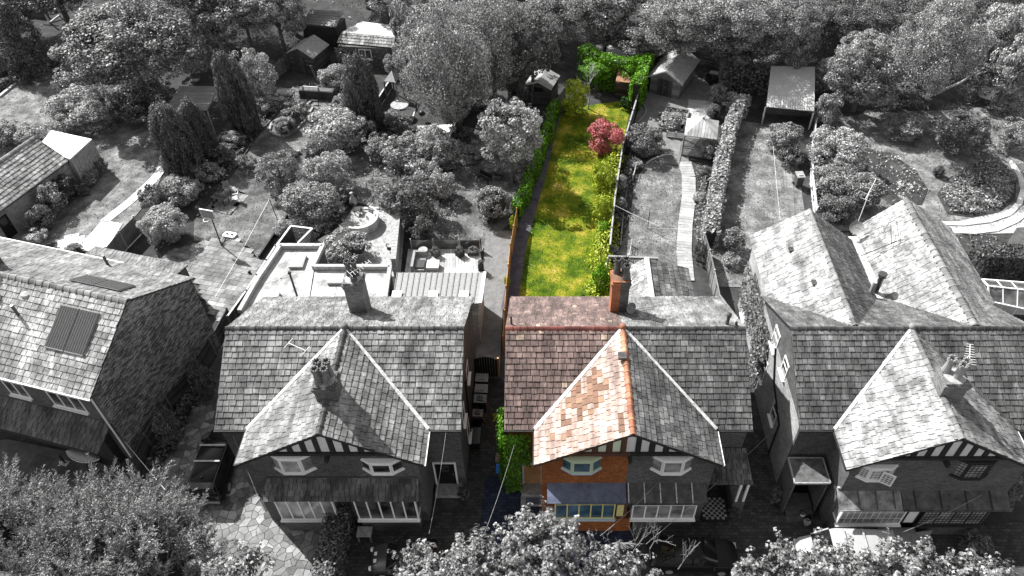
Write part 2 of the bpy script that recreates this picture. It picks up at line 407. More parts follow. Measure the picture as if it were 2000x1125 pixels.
def ridge_row(root, a, b, mat, pitch=.4, r=.16, drop=.13, alt=None, raised=.02):
    """overlapping angled ridge tiles from a to b"""
    a, b = V(a), V(b); d = b - a; L = d.length; x = d / L; y = V((0, 0, 1)).cross(x).normalized(); z = x.cross(y)
    n = max(1, round(L / pitch)); st = L / n
    def me(m):
        k = ('ridge_tile', m.name)
        if k not in UNIT:
            mb = MB(); prof = [(-1, -1), (-.62, -.38), (-.2, .02), (.2, .02), (.62, -.38), (1, -1)]
            for x0, x1, s_ in ((-.54, .36, 1.0), (.36, .54, 1.3)):
                i = len(mb.v)
                for xx in (x0, x1):
                    mb.v += [(xx, p * s_, q * s_ + (.12 if s_ > 1 else 0)) for p, q in prof] + [(xx, p * .82 * s_, q * s_ - .25) for p, q in prof]
                t = 12
                mb.f += [(i + k2, i + k2 + 1, i + t + k2 + 1, i + t + k2) for k2 in range(5)]
                mb.f += [tuple(i + k2 for k2 in (5, 4, 3, 2, 1, 0, 6, 7, 8, 9, 10, 11)), tuple(i + t + k2 for k2 in (0, 1, 2, 3, 4, 5, 11, 10, 9, 8, 7, 6))]
                mb.f += [(i, i + t, i + t + 6, i + 6), (i + 5, i + 11, i + t + 11, i + t + 5)]
            UNIT[k] = mb.mesh('ridge_tile', m)
        return UNIT[k]
    for k in range(n):
        c = a + x * st * (k + .5) + z * (raised + .02 * hsh(k, L))
        m = Matrix((x, y, z)).transposed().to_4x4(); m.translation = c
        o = link('ridge_tile', me(alt(c, mat) if alt else mat), root)
        o.matrix_basis = m @ Matrix.Diagonal((st, r, drop, 1))

# ------------------------------------------------------------------ windows, doors
def window(root, p0, u, w, h, cols=1, transom=None, frame=WHITE, glass=GLASS, n=None, t=.07, sill=True, sillmat=None, lead=None, fw=.07, name='window'):
    """framed window in the plane through p0 (bottom left seen from outside) along u; panes are sub-parts"""
    p0, u = V(p0), V(u).normalized(); up = V((0, 0, 1)); n = V(n) if n else u.cross(up)
    mb = MB(); m3 = Matrix((u, n, up)).transposed()
    def bx(c, s):
        m = m3.to_4x4(); m.translation = c; mb.box(None, s, mat=m)
    bx(p0 + u * w / 2 + up * (fw / 2), (w, t, fw)); bx(p0 + u * w / 2 + up * (h - fw / 2), (w, t, fw))
    for k in range(cols + 1):
        x = fw / 2 + (w - fw) * k / cols
        bx(p0 + u * x + up * (h / 2), (fw, t - .006, h - 2 * fw))
    zs = [fw, h - fw]
    if transom:
        zt = h * transom; zs = [fw, zt, h - fw]
        for k in range(cols):
            x = fw / 2 + (w - fw) * (k + .5) / cols; bx(p0 + u * x + up * zt, ((w - fw) / cols - fw, t - .012, fw * .7))
    if lead:
        nx, nz = lead
        for k in range(cols):
            x0 = (w - fw) * k / cols + fw / 2; cw = (w - fw) / cols
            for j in range(1, nx): bx(p0 + u * (x0 + cw * j / nx) + up * (h / 2) + n * .004, (.02, .02, h - 2 * fw))
        for j in range(1, nz): bx(p0 + u * w / 2 + up * (h * j / nz) + n * .008, (w - 2 * fw, .018, .02))
    win = mb.build(name, frame, root)
    for k in range(cols):
        x = fw / 2 + (w - fw) * (k + .5) / cols; cw = (w - fw) / cols - fw
        for z0, z1 in zip(zs, zs[1:]):
            m = m3.to_4x4(); m.translation = p0 + u * x + up * ((z0 + z1) / 2) - n * .012
            piece('pane', glass, win, m, (cw + .004, .012, z1 - z0))
    if sill:
        m = m3.to_4x4(); m.translation = p0 + u * w / 2 - up * .045 + n * .06
        piece('sill', sillmat or frame, win, m, (w + .12, .2, .09))
    return win
def door(root, p0, u, w, h, mat, frame, glass=None, lights=((.3, .7, .5, .92),)):
    p0, u = V(p0), V(u).normalized(); up = V((0, 0, 1)); n = u.cross(up); m3 = Matrix((u, n, up)).transposed()
    def mk(c): m = m3.to_4x4(); m.translation = c; return m
    d = MB().box(None, (w, .05, h), mat=mk(p0 + u * w / 2 + up * h / 2)).build('door', mat, root)
    fb = MB()
    for s in (-.05, w + .05): fb.box(None, (.1, .12, h + .1), mat=mk(p0 + u * s + up * (h + .1) / 2))
    fb.box(None, (w, .12, .1), mat=mk(p0 + u * w / 2 + up * (h + .05))); fb.build('door_frame', frame, d)
    if glass:
        for x0, x1, z0, z1 in lights: piece('pane', glass, d, mk(p0 + u * w * (x0 + x1) / 2 + up * h * (z0 + z1) / 2 + n * .028), (w * (x1 - x0), .012, h * (z1 - z0)))
    MB().ball(p0 + u * (w * .9) + up * h * .48 + n * .05, .035, 8, 6).build('handle', GREYM, d)
    return d
def PX(px, py, X):
    u = (px - CX) / FPX; v = (py - CY) / FPX
    t = X / u
    return V((X, (cP - v * sP) * t, H + (-sP - v * cP) * t))
# ------------------------------------------------------------------ ground, lawns, paths (the setting)
g = MB(); ext = 420
g.poly([(-ext, -120, -.03), (ext, -120, -.03), (ext, 700, -.03), (-ext, 700, -.03)]); struct('ground', g, SOIL)
def sheet(name, pts, z, mat, parent=None): return struct(name, MB().prism(pp(pts), -.06, z), mat, parent)
L_A = [(-160, 560), (-150, 240), (0, 185), (70, 128), (135, 112), (170, 150), (260, 200), (330, 180), (330, 240), (300, 292), (335, 300), (300, 380), (262, 425), (205, 485), (120, 470), (40, 490)]
L_B = [(380, 430), (452, 340), (505, 262), (575, 172), (650, 170), (705, 200), (690, 260), (640, 300), (590, 400), (556, 428), (507, 505), (440, 480), (378, 470)]
L_C = [(650, 310), (700, 262), (800, 255), (880, 300), (850, 360), (780, 420), (742, 408), (690, 392), (655, 380)]
L_D = [(885, 330), (900, 255), (1060, 225), (1040, 330), (1000, 432), (950, 478), (940, 492), (805, 480), (850, 440), (870, 380)]
L_G = [(1094, 212), (1225, 196), (1232, 205), (1213, 300), (1192, 500), (1187, 600), (1004, 600), (1026, 470), (1062, 345), (1080, 270)]
L_N = [(1246, 345), (1262, 318), (1296, 303), (1334, 318), (1335, 350), (1328, 400), (1321, 460), (1328, 530), (1210, 545), (1205, 505), (1226, 440)]
L_E = [(1448, 236), (1520, 246), (1560, 330), (1575, 440), (1510, 480), (1450, 560), (1385, 560), (1395, 440), (1420, 320)]
L_F = [(1598, 235), (1700, 220), (1850, 215), (2140, 190), (2200, 480), (2000, 440), (1900, 450), (1600, 450)]
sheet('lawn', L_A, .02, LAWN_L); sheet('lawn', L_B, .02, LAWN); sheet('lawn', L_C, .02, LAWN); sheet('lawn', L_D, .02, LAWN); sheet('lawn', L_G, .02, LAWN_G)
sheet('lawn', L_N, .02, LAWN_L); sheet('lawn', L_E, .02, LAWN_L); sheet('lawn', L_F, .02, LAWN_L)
sheet('garden_path', [(1083, 215), (1099, 213), (1083, 270), (1066, 345), (1030, 470), (1010, 605), (978, 605), (1006, 465), (1032, 380), (1060, 290)], .035, PATHB)
sheet('gravel_yard', [(1246, 215), (1262, 158), (1400, 150), (1425, 190), (1392, 235), (1345, 300), (1345, 322), (1296, 322), (1298, 300), (1262, 246), (1240, 240)], .025, GRAVEL)
sheet('gravel_strip', [(948, 452), (1000, 450), (992, 520), (982, 600), (975, 740), (915, 740), (938, 600), (944, 520)], .03, GRAVEL)
sheet('gravel_patch', [(1345, 194), (1392, 198), (1386, 238), (1338, 240)], .035, GRAVEL_P)
sheet('woodland_track', [(1165, 88), (1185, 84), (1250, 112), (1240, 128), (1160, 102)], .03, GRAVEL_P)
sheet('patterned_patio', [(655, 455), (690, 405), (742, 407), (790, 440), (782, 540), (640, 540)], .03, PATCHM)
sheet('forecourt', [(-260, 885), (15, 858), (150, 885), (262, 930), (330, 1010), (360, 1200), (-260, 1250)], .03, CONC_D)
sheet('side_alley', [(905, 740), (982, 735), (1000, 880), (1010, 1150), (800, 1200), (620, 1130), (640, 1000), (900, 1000), (912, 900)], .03, COBBLE)
sheet('drive_blue', [(948, 930), (990, 930), (1085, 1030), (1232, 1036), (1228, 1150), (925, 1150)], .04, COBBLE_B)
sheet('drive_right', [(1228, 1000), (1380, 990), (1460, 640), (1490, 640), (1530, 990), (1640, 1050), (2200, 1000), (2300, 1300), (1228, 1200)], .03, COBBLE)
sheet('road', [(-900, 1320), (2900, 1320), (3300, 1700), (-1300, 1700)], .02, ROADM)
gp = [(200, 430), (240, 437), (205, 492), (150, 490)]
sheet('pale_patio', gp, .06, CONC_P)
sheet('side_path', [(300, 870), (470, 600), (520, 600), (420, 820), (420, 900)], .02, CONC_D)

def pave(name, poly_px, sx, sy, mat, ang=0.0, z=.05, limit=285, base=CONC_D, gap=.012, zb=.02, parent=None, item='slab', jit=.3, seed=1):
    """rectangular slabs in running rows, cut to the outline"""
    rw = random.Random(seed); P = pp(poly_px); c0 = P[0]
    bs = parent or struct(name, MB().prism(P, -.06, zb), base)
    ca, sa = math.cos(ang), math.sin(ang); ux, uy = V((ca, sa, 0)), V((-sa, ca, 0))
    p2 = [((p - c0).dot(ux), (p - c0).dot(uy)) for p in P]
    if sum(a[0] * b[1] - b[0] * a[1] for a, b in zip(p2, p2[1:] + p2[:1])) < 0: p2 = p2[::-1]
    x0, x1, y0, y1 = min(p[0] for p in p2), max(p[0] for p in p2), min(p[1] for p in p2), max(p[1] for p in p2)
    y = y0; out = MB(); cnt = 0
    while y < y1:
        h = sy * (1 + (rw.random() - .5) * jit); x = x0 - rw.random() * sx
        while x < x1:
            w = sx * (1 + (rw.random() - .5) * jit * 2)
            q = [(x + gap, y + gap), (x + w - gap, y + gap), (x + w - gap, y + h - gap), (x + gap, y + h - gap)]
            mid = (x + w / 2, y + h / 2); zz = z + rw.random() * .012
            ins = [inpoly(p, p2) for p in q]
            if all(ins) and cnt < limit:
                m = Matrix.Translation(c0 + ux * mid[0] + uy * mid[1] + V((0, 0, zz - .03))) @ Matrix.Rotation(ang + (rw.random() - .5) * .01, 4, 'Z')
                piece(item, mat, bs, m, (w - 2 * gap, h - 2 * gap, .06)); cnt += 1
            elif any(ins) or inpoly(mid, p2):
                c = q
                hull = p2
                if all(ins): pass
                else:
                    # cut by nearest edges only when convex enough; otherwise keep pieces whose middle is inside
                    if not inpoly(mid, p2): c = []
                if c: out.prism([(c0 + ux * a + uy * b)[:2] for a, b in c], zz - .06, zz)
            x += w
        y += h
    if out.f: out.build(item + 's', mat, bs, kind='stuff')
    return bs
def crazy(name, poly_px, size, mat, seed=3, limit=285, z=.05, base=CONC_D):
    """crazy paving: irregular stones cut from a jittered grid of seeds"""
    rw = random.Random(seed); P = pp(poly_px); bs = struct(name, MB().prism(P, -.06, .015), base); p2 = [(p.x, p.y) for p in P]
    x0, x1, y0, y1 = min(p[0] for p in p2), max(p[0] for p in p2), min(p[1] for p in p2), max(p[1] for p in p2)
    nx, ny = int((x1 - x0) / size) + 2, int((y1 - y0) / size) + 2
    sd = {(i, j): (x0 + (i + rw.random() * 1.0 - .5) * size, y0 + (j + rw.random() * 1.0 - .5) * size) for i in range(-1, nx + 1) for j in range(-1, ny + 1)}
    cells = []
    for (i, j), s_ in sd.items():
        if not inpoly(s_, p2): continue
        c = [(s_[0] - size * 1.5, s_[1] - size * 1.5), (s_[0] + size * 1.5, s_[1] - size * 1.5), (s_[0] + size * 1.5, s_[1] + size * 1.5), (s_[0] - size * 1.5, s_[1] + size * 1.5)]
        for di in range(-2, 3):
            for dj in range(-2, 3):
                t = sd.get((i + di, j + dj))
                if t is None or (di == 0 and dj == 0): continue
                mx, my = (s_[0] + t[0]) / 2, (s_[1] + t[1]) / 2; dx, dy = t[0] - s_[0], t[1] - s_[1]; L = math.hypot(dx, dy) + 1e-6
                mx -= dx / L * .014; my -= dy / L * .014
                c = clip(c, (mx, my), (mx - dy, my + dx))
                if len(c) < 3: break
            if len(c) < 3: break
        if len(c) >= 3: cells.append(c)
    cells.sort(key=lambda c: -area2(c)); out = MB()
    for k, c in enumerate(cells):
        zz = z + rw.random() * .012
        if k < limit:
            cx_, cy_ = sum(p[0] for p in c) / len(c), sum(p[1] for p in c) / len(c)
            o = MB().prism([(p[0] - cx_, p[1] - cy_) for p in c], -.05, 0).build('stone', mat, bs); o.location = (cx_, cy_, zz)
        else: out.prism(c, zz - .05, zz)
    if out.f: out.build('stones', mat, bs, kind='stuff')
    return bs
crazy('crazy_paving', [(318, 800), (420, 760), (412, 850), (470, 900), (520, 1000), (640, 1000), (660, 1040), (640, 1180), (330, 1200), (345, 1010), (290, 940)], .43, CRAZY)
pave('basketball_patio', [(378, 475), (436, 463), (470, 470), (492, 487), (503, 505), (525, 512), (490, 560), (440, 640), (410, 610), (385, 545), (300, 515), (330, 490)], .62, .45, SLAB, R(-14), seed=4)
pave('small_patio', [(122, 467), (150, 455), (172, 470), (150, 490), (110, 482)], .45, .45, SLAB_P, R(20), seed=6)
pave('picnic_patio', [(440, 362), (481, 378), (452, 421), (412, 405)], .55, .55, SLAB, R(-20), seed=7)
pave('flag_path', [(935, 690), (965, 690), (972, 740), (920, 740)], .55, .5, SLAB, 0, seed=10)
pave('forecourt_flags', [(30, 905), (120, 890), (240, 940), (300, 1010), (120, 1010), (0, 960)], 1.1, .8, FLAG_D, R(-15), seed=12, z=.05, base=CONC_D)
# curved white edging of the flower garden at far right
def strip(name, pts, w, mat, z=.08, item=None, piece_len=.6):
    P = pp(pts); P2 = []
    for a, b in zip(P, P[1:]):
        n = max(1, int((b - a).length / piece_len))
        P2 += [a.lerp(b, k / n) for k in range(n)]
    P2.append(P[-1]); bs = None
    mbb = MB()
    for a, b in zip(P2, P2[1:]): mbb.bar(a + V((0, 0, .0)), b, w * .9, .04)
    bs = struct(name, mbb, CONC_D)
    for k, (a, b) in enumerate(zip(P2, P2[1:])):
        d = (b - a); m = Matrix.Translation((a + b) / 2 + V((0, 0, z / 2 + .004 * (k % 2)))) @ Matrix.Rotation(math.atan2(d.y, d.x), 4, 'Z')
        piece(item or 'edging_stone', mat, bs, m, (d.length - .025, w, z + .02))
    return bs
SLAB_M = pieces('paving_mid', [(0, .3), (1, .44)], gscale=5, dirt=.25)
strip('stepping_path', [(322, 303), (317, 330), (300, 352), (255, 393), (203, 434)], .8, SLAB_P, .05, 'slab', .55)
strip('paver_path', [(1337, 316), (1345, 345), (1345, 385), (1338, 440), (1336, 490), (1341, 548)], 1.15, SLAB_M, .05, 'slab', .34)
strip('stepping_stones', [(1527, 328), (1538, 335), (1542, 380), (1545, 450)], .7, SLAB, .05, 'slab', .75)
E1 = [(1948, 303), (1975, 318), (1992, 345), (1998, 372), (1990, 398), (1970, 418), (1930, 432), (1880, 438), (1840, 437)]
strip('curved_edging', E1, .45, SLAB_P, .1, 'edging_stone', .8)
strip('curved_edging', [(1850, 452), (1900, 455), (1945, 450), (1985, 432), (2030, 395)], .35, SLAB_P, .1, 'edging_stone', .8)
strip('garden_edging', [(1262, 320), (1275, 311), (1296, 304), (1312, 303)], .12, SLAB_P, .12, 'edging_stone', .5)
strip('garden_edging', [(1226, 362), (1218, 410), (1212, 480)], .1, STONE, .12, 'edging_stone', .6)
sheet('flower_bed', [(1830, 380), (1850, 350), (1890, 325), (1935, 310), (1965, 325), (1985, 355), (1982, 390), (1950, 415), (1900, 425), (1850, 418)], .07, SOIL)
sheet('flower_bed', [(1690, 290), (1740, 300), (1790, 335), (1812, 370), (1800, 400), (1740, 400), (1690, 360)], .07, SOIL)
sheet('stone_terrace', [(1838, 440), (1990, 405), (2100, 360), (2140, 420), (1990, 455), (1850, 458)], .03, GRAVEL_P)
sheet('water_tank_lid', [(1985, 445), (2060, 440), (2060, 490), (1960, 487)], .05, CONC_D)
sheet('white_slab', [(1962, 432), (1975, 424), (1987, 431), (1972, 440)], .1, CONC_P)

# ------------------------------------------------------------------ houses
ZE, ZR, YR, YB, Y0 = 5.95, 8.7, 4.7, 9.75, 22.85
def chimney(root, x, y, w, d, z0, z1, brick, cap, pots, potmat, name='chimney', extra=None, brick2=None):
    st = MB()
    st.box((x, y, (z0 + z1) / 2), (w, d, z1 - z0))
    for k, (dz, e) in enumerate(((-.42, .05), (-.3, .1), (-.16, .16))): st.box((x, y, z1 + dz), (w + e, d + e, .11))
    c = st.build(name, brick, root)
    if brick2:
        b2 = MB(); b2.box((x + w / 4 + .012, y, (z0 + z1) / 2), (w / 2 + .01, d + .02, z1 - z0 - .01)); 
        for k, (dz, e) in enumerate(((-.42, .07), (-.3, .12), (-.16, .18))): b2.box((x + w / 4 + e / 4, y, z1 + dz), (w / 2 + e / 2, d + e, .115))
        b2.build('neighbour_brickwork', brick2, c)
    MB().lathe((x, y, z1 - .1), [(min(w, d) * .56, 0), (min(w, d) * .5, .1), (min(w, d) * .25, .18)], 8).build('mortar_cap', cap, c)
    for px_, py_, ht, r in pots:
        pm = MB(); n = 12
        pm.lathe((px_, py_, z1 + .05), [(r * 1.15, 0), (r * 1.05, .15), (r * .85, ht * .55), (r * .82, ht * .8), (r * 1.05, ht * .82), (r * 1.08, ht), (r * .75, ht), (r * .7, ht * .7)], n)
        for k in range(0, 8): pm.box((px_ + r * .92 * math.cos(k * math.pi / 4), py_ + r * .92 * math.sin(k * math.pi / 4), z1 + .05 + ht + .035), (.07, .07, .08), k * math.pi / 4)
        pm.build('chimney_pot', potmat, c)
    return c
def aerial(root, base, top, adir, n=6, L=1.1, parent=None):
    mb = MB(); base, top, adir = V(base), V(top), V(adir).normalized(); mb.tube(base, top, .022, None, 6)
    mb.tube(top - adir * L / 2, top + adir * L / 2, .018, None, 5); q = adir.cross(V((0, 0, 1))).normalized()
    for k in range(n):
        c = top + adir * (L * (k / (n - 1) - .5)); s_ = .32 - .02 * k
        mb.tube(c - q * s_, c + q * s_, .011, None, 4)
    return mb.build('tv_aerial', WHITE, parent or root)
def dish(root, c, r, n, parent=None):
    n = V(n).normalized(); c = V(c); x = n.orthogonal().normalized(); y = n.cross(x); mb = MB(); i = 0; N = 16
    for rr, off in ((r, 0), (r * .6, -.07), (.02, -.1)): mb.v += [tuple(c + (x * math.cos(t) + y * math.sin(t)) * rr + n * off) for t in (2 * math.pi * k / N for k in range(N))]
    for j in range(2): mb.f += [(j * N + k, j * N + (k + 1) % N, (j + 1) * N + (k + 1) % N, (j + 1) * N + k) for k in range(N)]
    mb.f.append(tuple(2 * N + k for k in range(N)))
    mb.tube(c - n * .1, c - n * .1 - V((0, 0, .35)), .03); mb.tube(c - y * r * .9, c + n * r * 1.1, .012, None, 5); mb.box(c + n * r * 1.1, (.07, .07, .1))
    return mb.build('satellite_dish', GREYM, parent or root)
def oriel(root, xc, hw, hc, z0, z1, yw, dep, frame, glass, sillmat=None, hinged=False):
    """shallow three-sided bay window: one window part for each face"""
    h = z1 - z0; a, b, c, d = V((xc - hw, yw, z0)), V((xc - hc, yw - dep, z0)), V((xc + hc, yw - dep, z0)), V((xc + hw, yw, z0))
    for p, q in ((a, b), (b, c), (c, d)):
        window(root, p, q - p, (q - p).length, h, 1, None, frame, glass, sill=False, fw=.085, lead=hinged)
    k = V((0, -.07, 0)); f = sillmat or frame
    MB().prism([a + V((-.1, 0, 0)), b + k, c + k, d + V((.1, 0, 0))], z0 - .13, z0 - .004).build('sill', f, root)
    MB().prism([a, b, c, d], z1 + .004, z1 + .09).build('window_head', frame, root)
def bay(root, x0, x1, z0, z1, yf, yw, cols, transom, frame, glass, brick, sillmat=None, sides=True, lead=None):
    MB().prism([(x0 + .05, yf + .06), (x1 - .05, yf + .06), (x1 - .05, yw), (x0 + .05, yw)], 0, z0 - .1).build('bay_wall', brick, root)
    window(root, (x0, yf, z0), (1, 0, 0), x1 - x0, z1 - z0, cols, transom, frame, glass, sillmat=sillmat, lead=lead)
    if sides:
        window(root, (x0 + .035, yw, z0), (0, -1, 0), yw - yf - .06, z1 - z0, 1, transom, frame, glass, sill=False)
        window(root, (x1 - .035, yf + .06, z0), (0, 1, 0), yw - yf - .06, z1 - z0, 1, transom, frame, glass, sill=False)
    MB().prism([(x0, yf, 0), (x1, yf, 0), (x1, yw, 0), (x0, yw, 0)], z1 + .006, z1 + .06).build('bay_lintel', TIMBER, root)
def semi(x0, W_, gx, yg, label, cat='house pair', roofs=None, bricks=(BRICK, BRICK), walls=True, gable_mats=None, rmat=None, panelmats=None, studmats=None, rear=True, limit=285, alt=None, grmat=None, rearmats=None, verge=(WHITE, WHITE)):
    t = thing('semi_detached_house', label, cat, (x0, Y0, 0)); g = gx - x0
    rf = Roofer(t, limit); hw = 4.75; rl, rr = roofs; gl, gr = gable_mats; s_ = (ZR - ZE) / YR
    xl, xr = g - hw, g + hw
    rf.slope((0, 0, ZE), (W_, 0, ZE), [(0, 0, ZE), (xl, 0, ZE), (g, YR, ZR), (0, YR, ZR)], rl)
    rf.slope((0, 0, ZE), (W_, 0, ZE), [(xr, 0, ZE), (W_, 0, ZE), (W_, YR, ZR), (g, YR, ZR)], rr)
    rf.slope((xl, 0, ZE), (xl, yg, ZE), [(xl, yg, ZE), (g, yg, ZR), (g, YR, ZR), (xl, 0, ZE)], gl, alt=alt)
    rf.slope((xr, yg, ZE), (xr, 0, ZE), [(xr, yg, ZE), (xr, 0, ZE), (g, YR, ZR), (g, yg, ZR)], gr)
    if rear:
        r1, r2 = rearmats or (rl, rr)
        rf.slope((g, YB, ZE), (0, YB, ZE), [(g, YB, ZE), (0, YB, ZE), (0, YR, ZR), (g, YR, ZR)], r1, w=.3, h=.27, indiv=False)
        rf.slope((W_, YB, ZE), (g, YB, ZE), [(W_, YB, ZE), (g, YB, ZE), (g, YR, ZR), (W_, YR, ZR)], r2, w=.3, h=.27, indiv=False)
    rf.done()
    m1, m2 = rmat
    ridge_row(t, (0, YR, ZR + .05), (g, YR, ZR + .05), m1); ridge_row(t, (g, YR, ZR + .05), (W_, YR, ZR + .05), m2)
    ridge_row(t, (g, YR - .1, ZR + .07), (g, yg, ZR + .05), grmat or m2, pitch=.42, alt=(lambda c, m: m))
    MB().ball((g, YR, ZR + .1), .2, 10, 7).build('ridge_finial', grmat or m2, t, smooth=True)
    # valleys, verges, gutters
    for sx, m in ((-1, verge[0]), (1, verge[1])):
        a, b = V((g + sx * hw, 0, ZE + .085)), V((g, YR, ZR + .085)); nn = V((sx * .0, -.35, .9))
        v = MB(); nseg = 8
        for k in range(nseg):
            p, q = a.lerp(b, k / nseg), a.lerp(b, (k + 1) / nseg)
            w0 = .17 - .006 * k + .06 * hsh(k, sx, x0); v.bar(p, q, w0, .035, up=V((sx * .25, -.25, .9)))
        v.build('valley_lead', m, t)
    wallh = lambda y: ZE - .1 + min(y, YB - y) * s_
    prof = lambda x: [(x, .25, 0), (x, .25, wallh(.25)), (x, YR, ZR - .14), (x, YB - .3, wallh(YB - .3)), (x, YB - .3, 0)]
    MB().extrude(prof(.16), (g - .16, 0, 0)).build('wall', bricks[0], t)
    MB().extrude(prof(g), (W_ - .16 - g, 0, 0)).build('wall', bricks[1], t)
    yf = yg + .2; zz = lambda dx: ZR - .14 - abs(dx) * s_ * YR / hw
    for sx, bm in ((-1, bricks[0]), (1, bricks[1])):
        MB().extrude([(g, yf, 0), (g + sx * 4.4, yf, 0), (g + sx * 4.4, yf, zz(4.4)), (g, yf, zz(0))], (0, .9 - yf, 0)).build('gable_wall', bm, t)
    # half-timbering: render panels between studs, tie beam, barge boards
    zb = 6.86; pm, sm = panelmats or (RENDER_W, RENDER_W), studmats or (TIMBER, TIMBER)
    xs = [-2.45, -1.75, -1.05, -.35, .35, 1.05, 1.75, 2.45]
    tb = MB().extrude([(g - 3.0, yf - .03, zb), (g + 3.0, yf - .03, zb), (g, yf - .03, zz(0) - .05)], (0, .028, 0)).build('gable_board', TIMBER, t)
    for a, b in zip(xs, xs[1:]):
        a2, b2 = g + a + .16, g + b - .16
        z_a, z_b = zz(a + .16) - .2, zz(b - .16) - .2
        if (a + b) / 2 == 0: a2, b2, = a2 - .1, b2 + .1
        if min(z_a, z_b) < zb + .18: z_a, z_b = max(z_a, zb + .15), max(z_b, zb + .15)
        MB().extrude([(a2, yf - .045, zb + .12), (b2, yf - .045, zb + .12), (b2, yf - .045, z_b), (a2, yf - .045, z_a)], (0, .014, 0)).build('render_panel', pm[0] if (a + b) < -.01 else pm[1], t)
    for a in xs: 
        m = sm[0] if a < 0 else sm[1]
        MB().box((g + a, yf - .06, (zb + zz(a) - .05) / 2), (.26, .06, zz(a) - zb - .1)).build('stud', m, t)
    MB().box((g - 1.45, yf - .09, zb), (2.9, .16, .2)).build('tie_beam', sm[0], t); MB().box((g + 1.45, yf - .09, zb), (2.9, .16, .2)).build('tie_beam', sm[1], t)
    for sx, m in ((-1, sm[0]), (1, sm[1])):
        MB().extrude([(g, yg + .02, ZR - .06), (g + sx * hw, yg + .02, ZE - .06), (g + sx * hw, yg + .02, ZE - .2), (g, yg + .02, ZR - .2)], (0, .05, 0)).build('barge_board', m, t)
        MB().bar((g + sx * (hw + .04), yg - .0, ZE - .03), (g + sx * (hw + .04), 0, ZE - .03), .1, .09).build('gutter', WHITE if sx > 0 else TIMBER, t)
    MB().bar((-.02, -.06, ZE - .03), (xl, -.06, ZE - .03), .11, .09).build('gutter', TIMBER, t); MB().bar((xr, -.06, ZE - .03), (W_ + .02, -.06, ZE - .03), .11, .09).build('gutter', TIMBER, t)
    MB().box((g, yf - .2, 6.6), (.16, .4, .3)).build('bracket', TIMBER, t)
    return t, g
def lo(t, *p): return V((p[0] - t.location.x, p[1] - Y0, p[2]))

CONC_M = plain('pot_grey', .14, var=.6, scale=9)
# --- left pair with grey roof
HB, g = semi(-17.3, 12.9, -10.85, -2.15, 'grey slate house pair with two chimneys, between the solar panel house and the coloured one', roofs=(SLATE, SLATE), gable_mats=(SLATE, SLATE), rmat=(TILE_DARK, TILE_DARK), verge=(LEAD, LEAD))
YW = 21.06 - Y0
oriel(HB, g - 1.88, 1.25, .5, 5.45, 6.62, YW, .45, WHITE, GLASS_L); oriel(HB, g + 2.6, 1.25, .5, 5.4, 6.22, YW, .45, WHITE, GLASS)
rfb = Roofer(HB, 0)
cb = [lo(HB, -14.6, 20.0, 3.66), lo(HB, -6.55, 20.0, 3.66), lo(HB, -6.6, 21.04, 4.5), lo(HB, -14.5, 21.04, 4.5)]
rfb.slope(cb[0], cb[1], cb, SLATE_D, w=.3, h=.3, name='canopy_roof'); rfb.done()
MB().bar(cb[3] + V((0, -.03, .05)), cb[2] + V((0, -.03, .05)), .22, .06).build('lead_flashing', STONE, HB)
bay(HB, 3.1, 6.15, 1.45, 3.45, 20.22 - Y0, YW, 5, None, WHITE, GLASS_L, BRICK); bay(HB, 7.25, 10.5, 1.45, 3.45, 20.22 - Y0, YW, 5, None, WHITE, GLASS, BRICK)
door(HB, lo(HB, -6.2, 23.08, .3), (1, 0, 0), 1.1, 2.1, PAINT_K, WHITE, GLASS, ((.3, .7, .6, .9),))
MB().box(lo(HB, -5.55, 22.7, .14), (1.5, .8, .28)).build('door_step', STONE, HB)
door(HB, lo(HB, -16.7, 23.08, .1), (1, 0, 0), .85, 2.1, BLACKM, WHITE)
chimney(HB, 6.6, 30.25 - Y0, 1.0, .95, 6.2, 9.85, BRICK_CH, CONC, ((6.4, 7.6, 1.0, .17), (6.75, 7.6, 1.0, .17), (6.72, 7.15, .25, .17)), CONC_D)
aerial(HB, (7.0, 7.5, 10), (7.1, 7.45, 10.6), (1, .9, .1), 8, 1.3)
chimney(HB, 6.45, 23.3 - Y0, 1.05, 1.05, 7.2, 9.6, BRICK, STONE, ((6.2, .2, 1.05, .18), (6.65, .2, 1.05, .18), (6.2, .7, 1.05, .18), (6.65, .7, 1.05, .18)), CONC_M)
aerial(HB, (6.2, .75, 9.7), (5.3, 1.1, 11.3), (1, -.45, -.1), 2, 1.0)
# side windows on the alley wall
for (y, z, hh) in ((1.6, 3.9, 1.2), (4.6, 3.9, 1.2), (2.6, .9, 1.3)): window(HB, (12.745, y, z), (0, 1, 0), .9, hh, 1, None, WHITE, GLASS)
dp = MB()
dp.tube((12.83, 3.4, .1), (12.83, 3.4, 5.6), .05).tube((12.83, 3.4, 5.6), (12.95, 3.4, 5.85), .05); dp.build('drainpipe', BLACKM, HB)
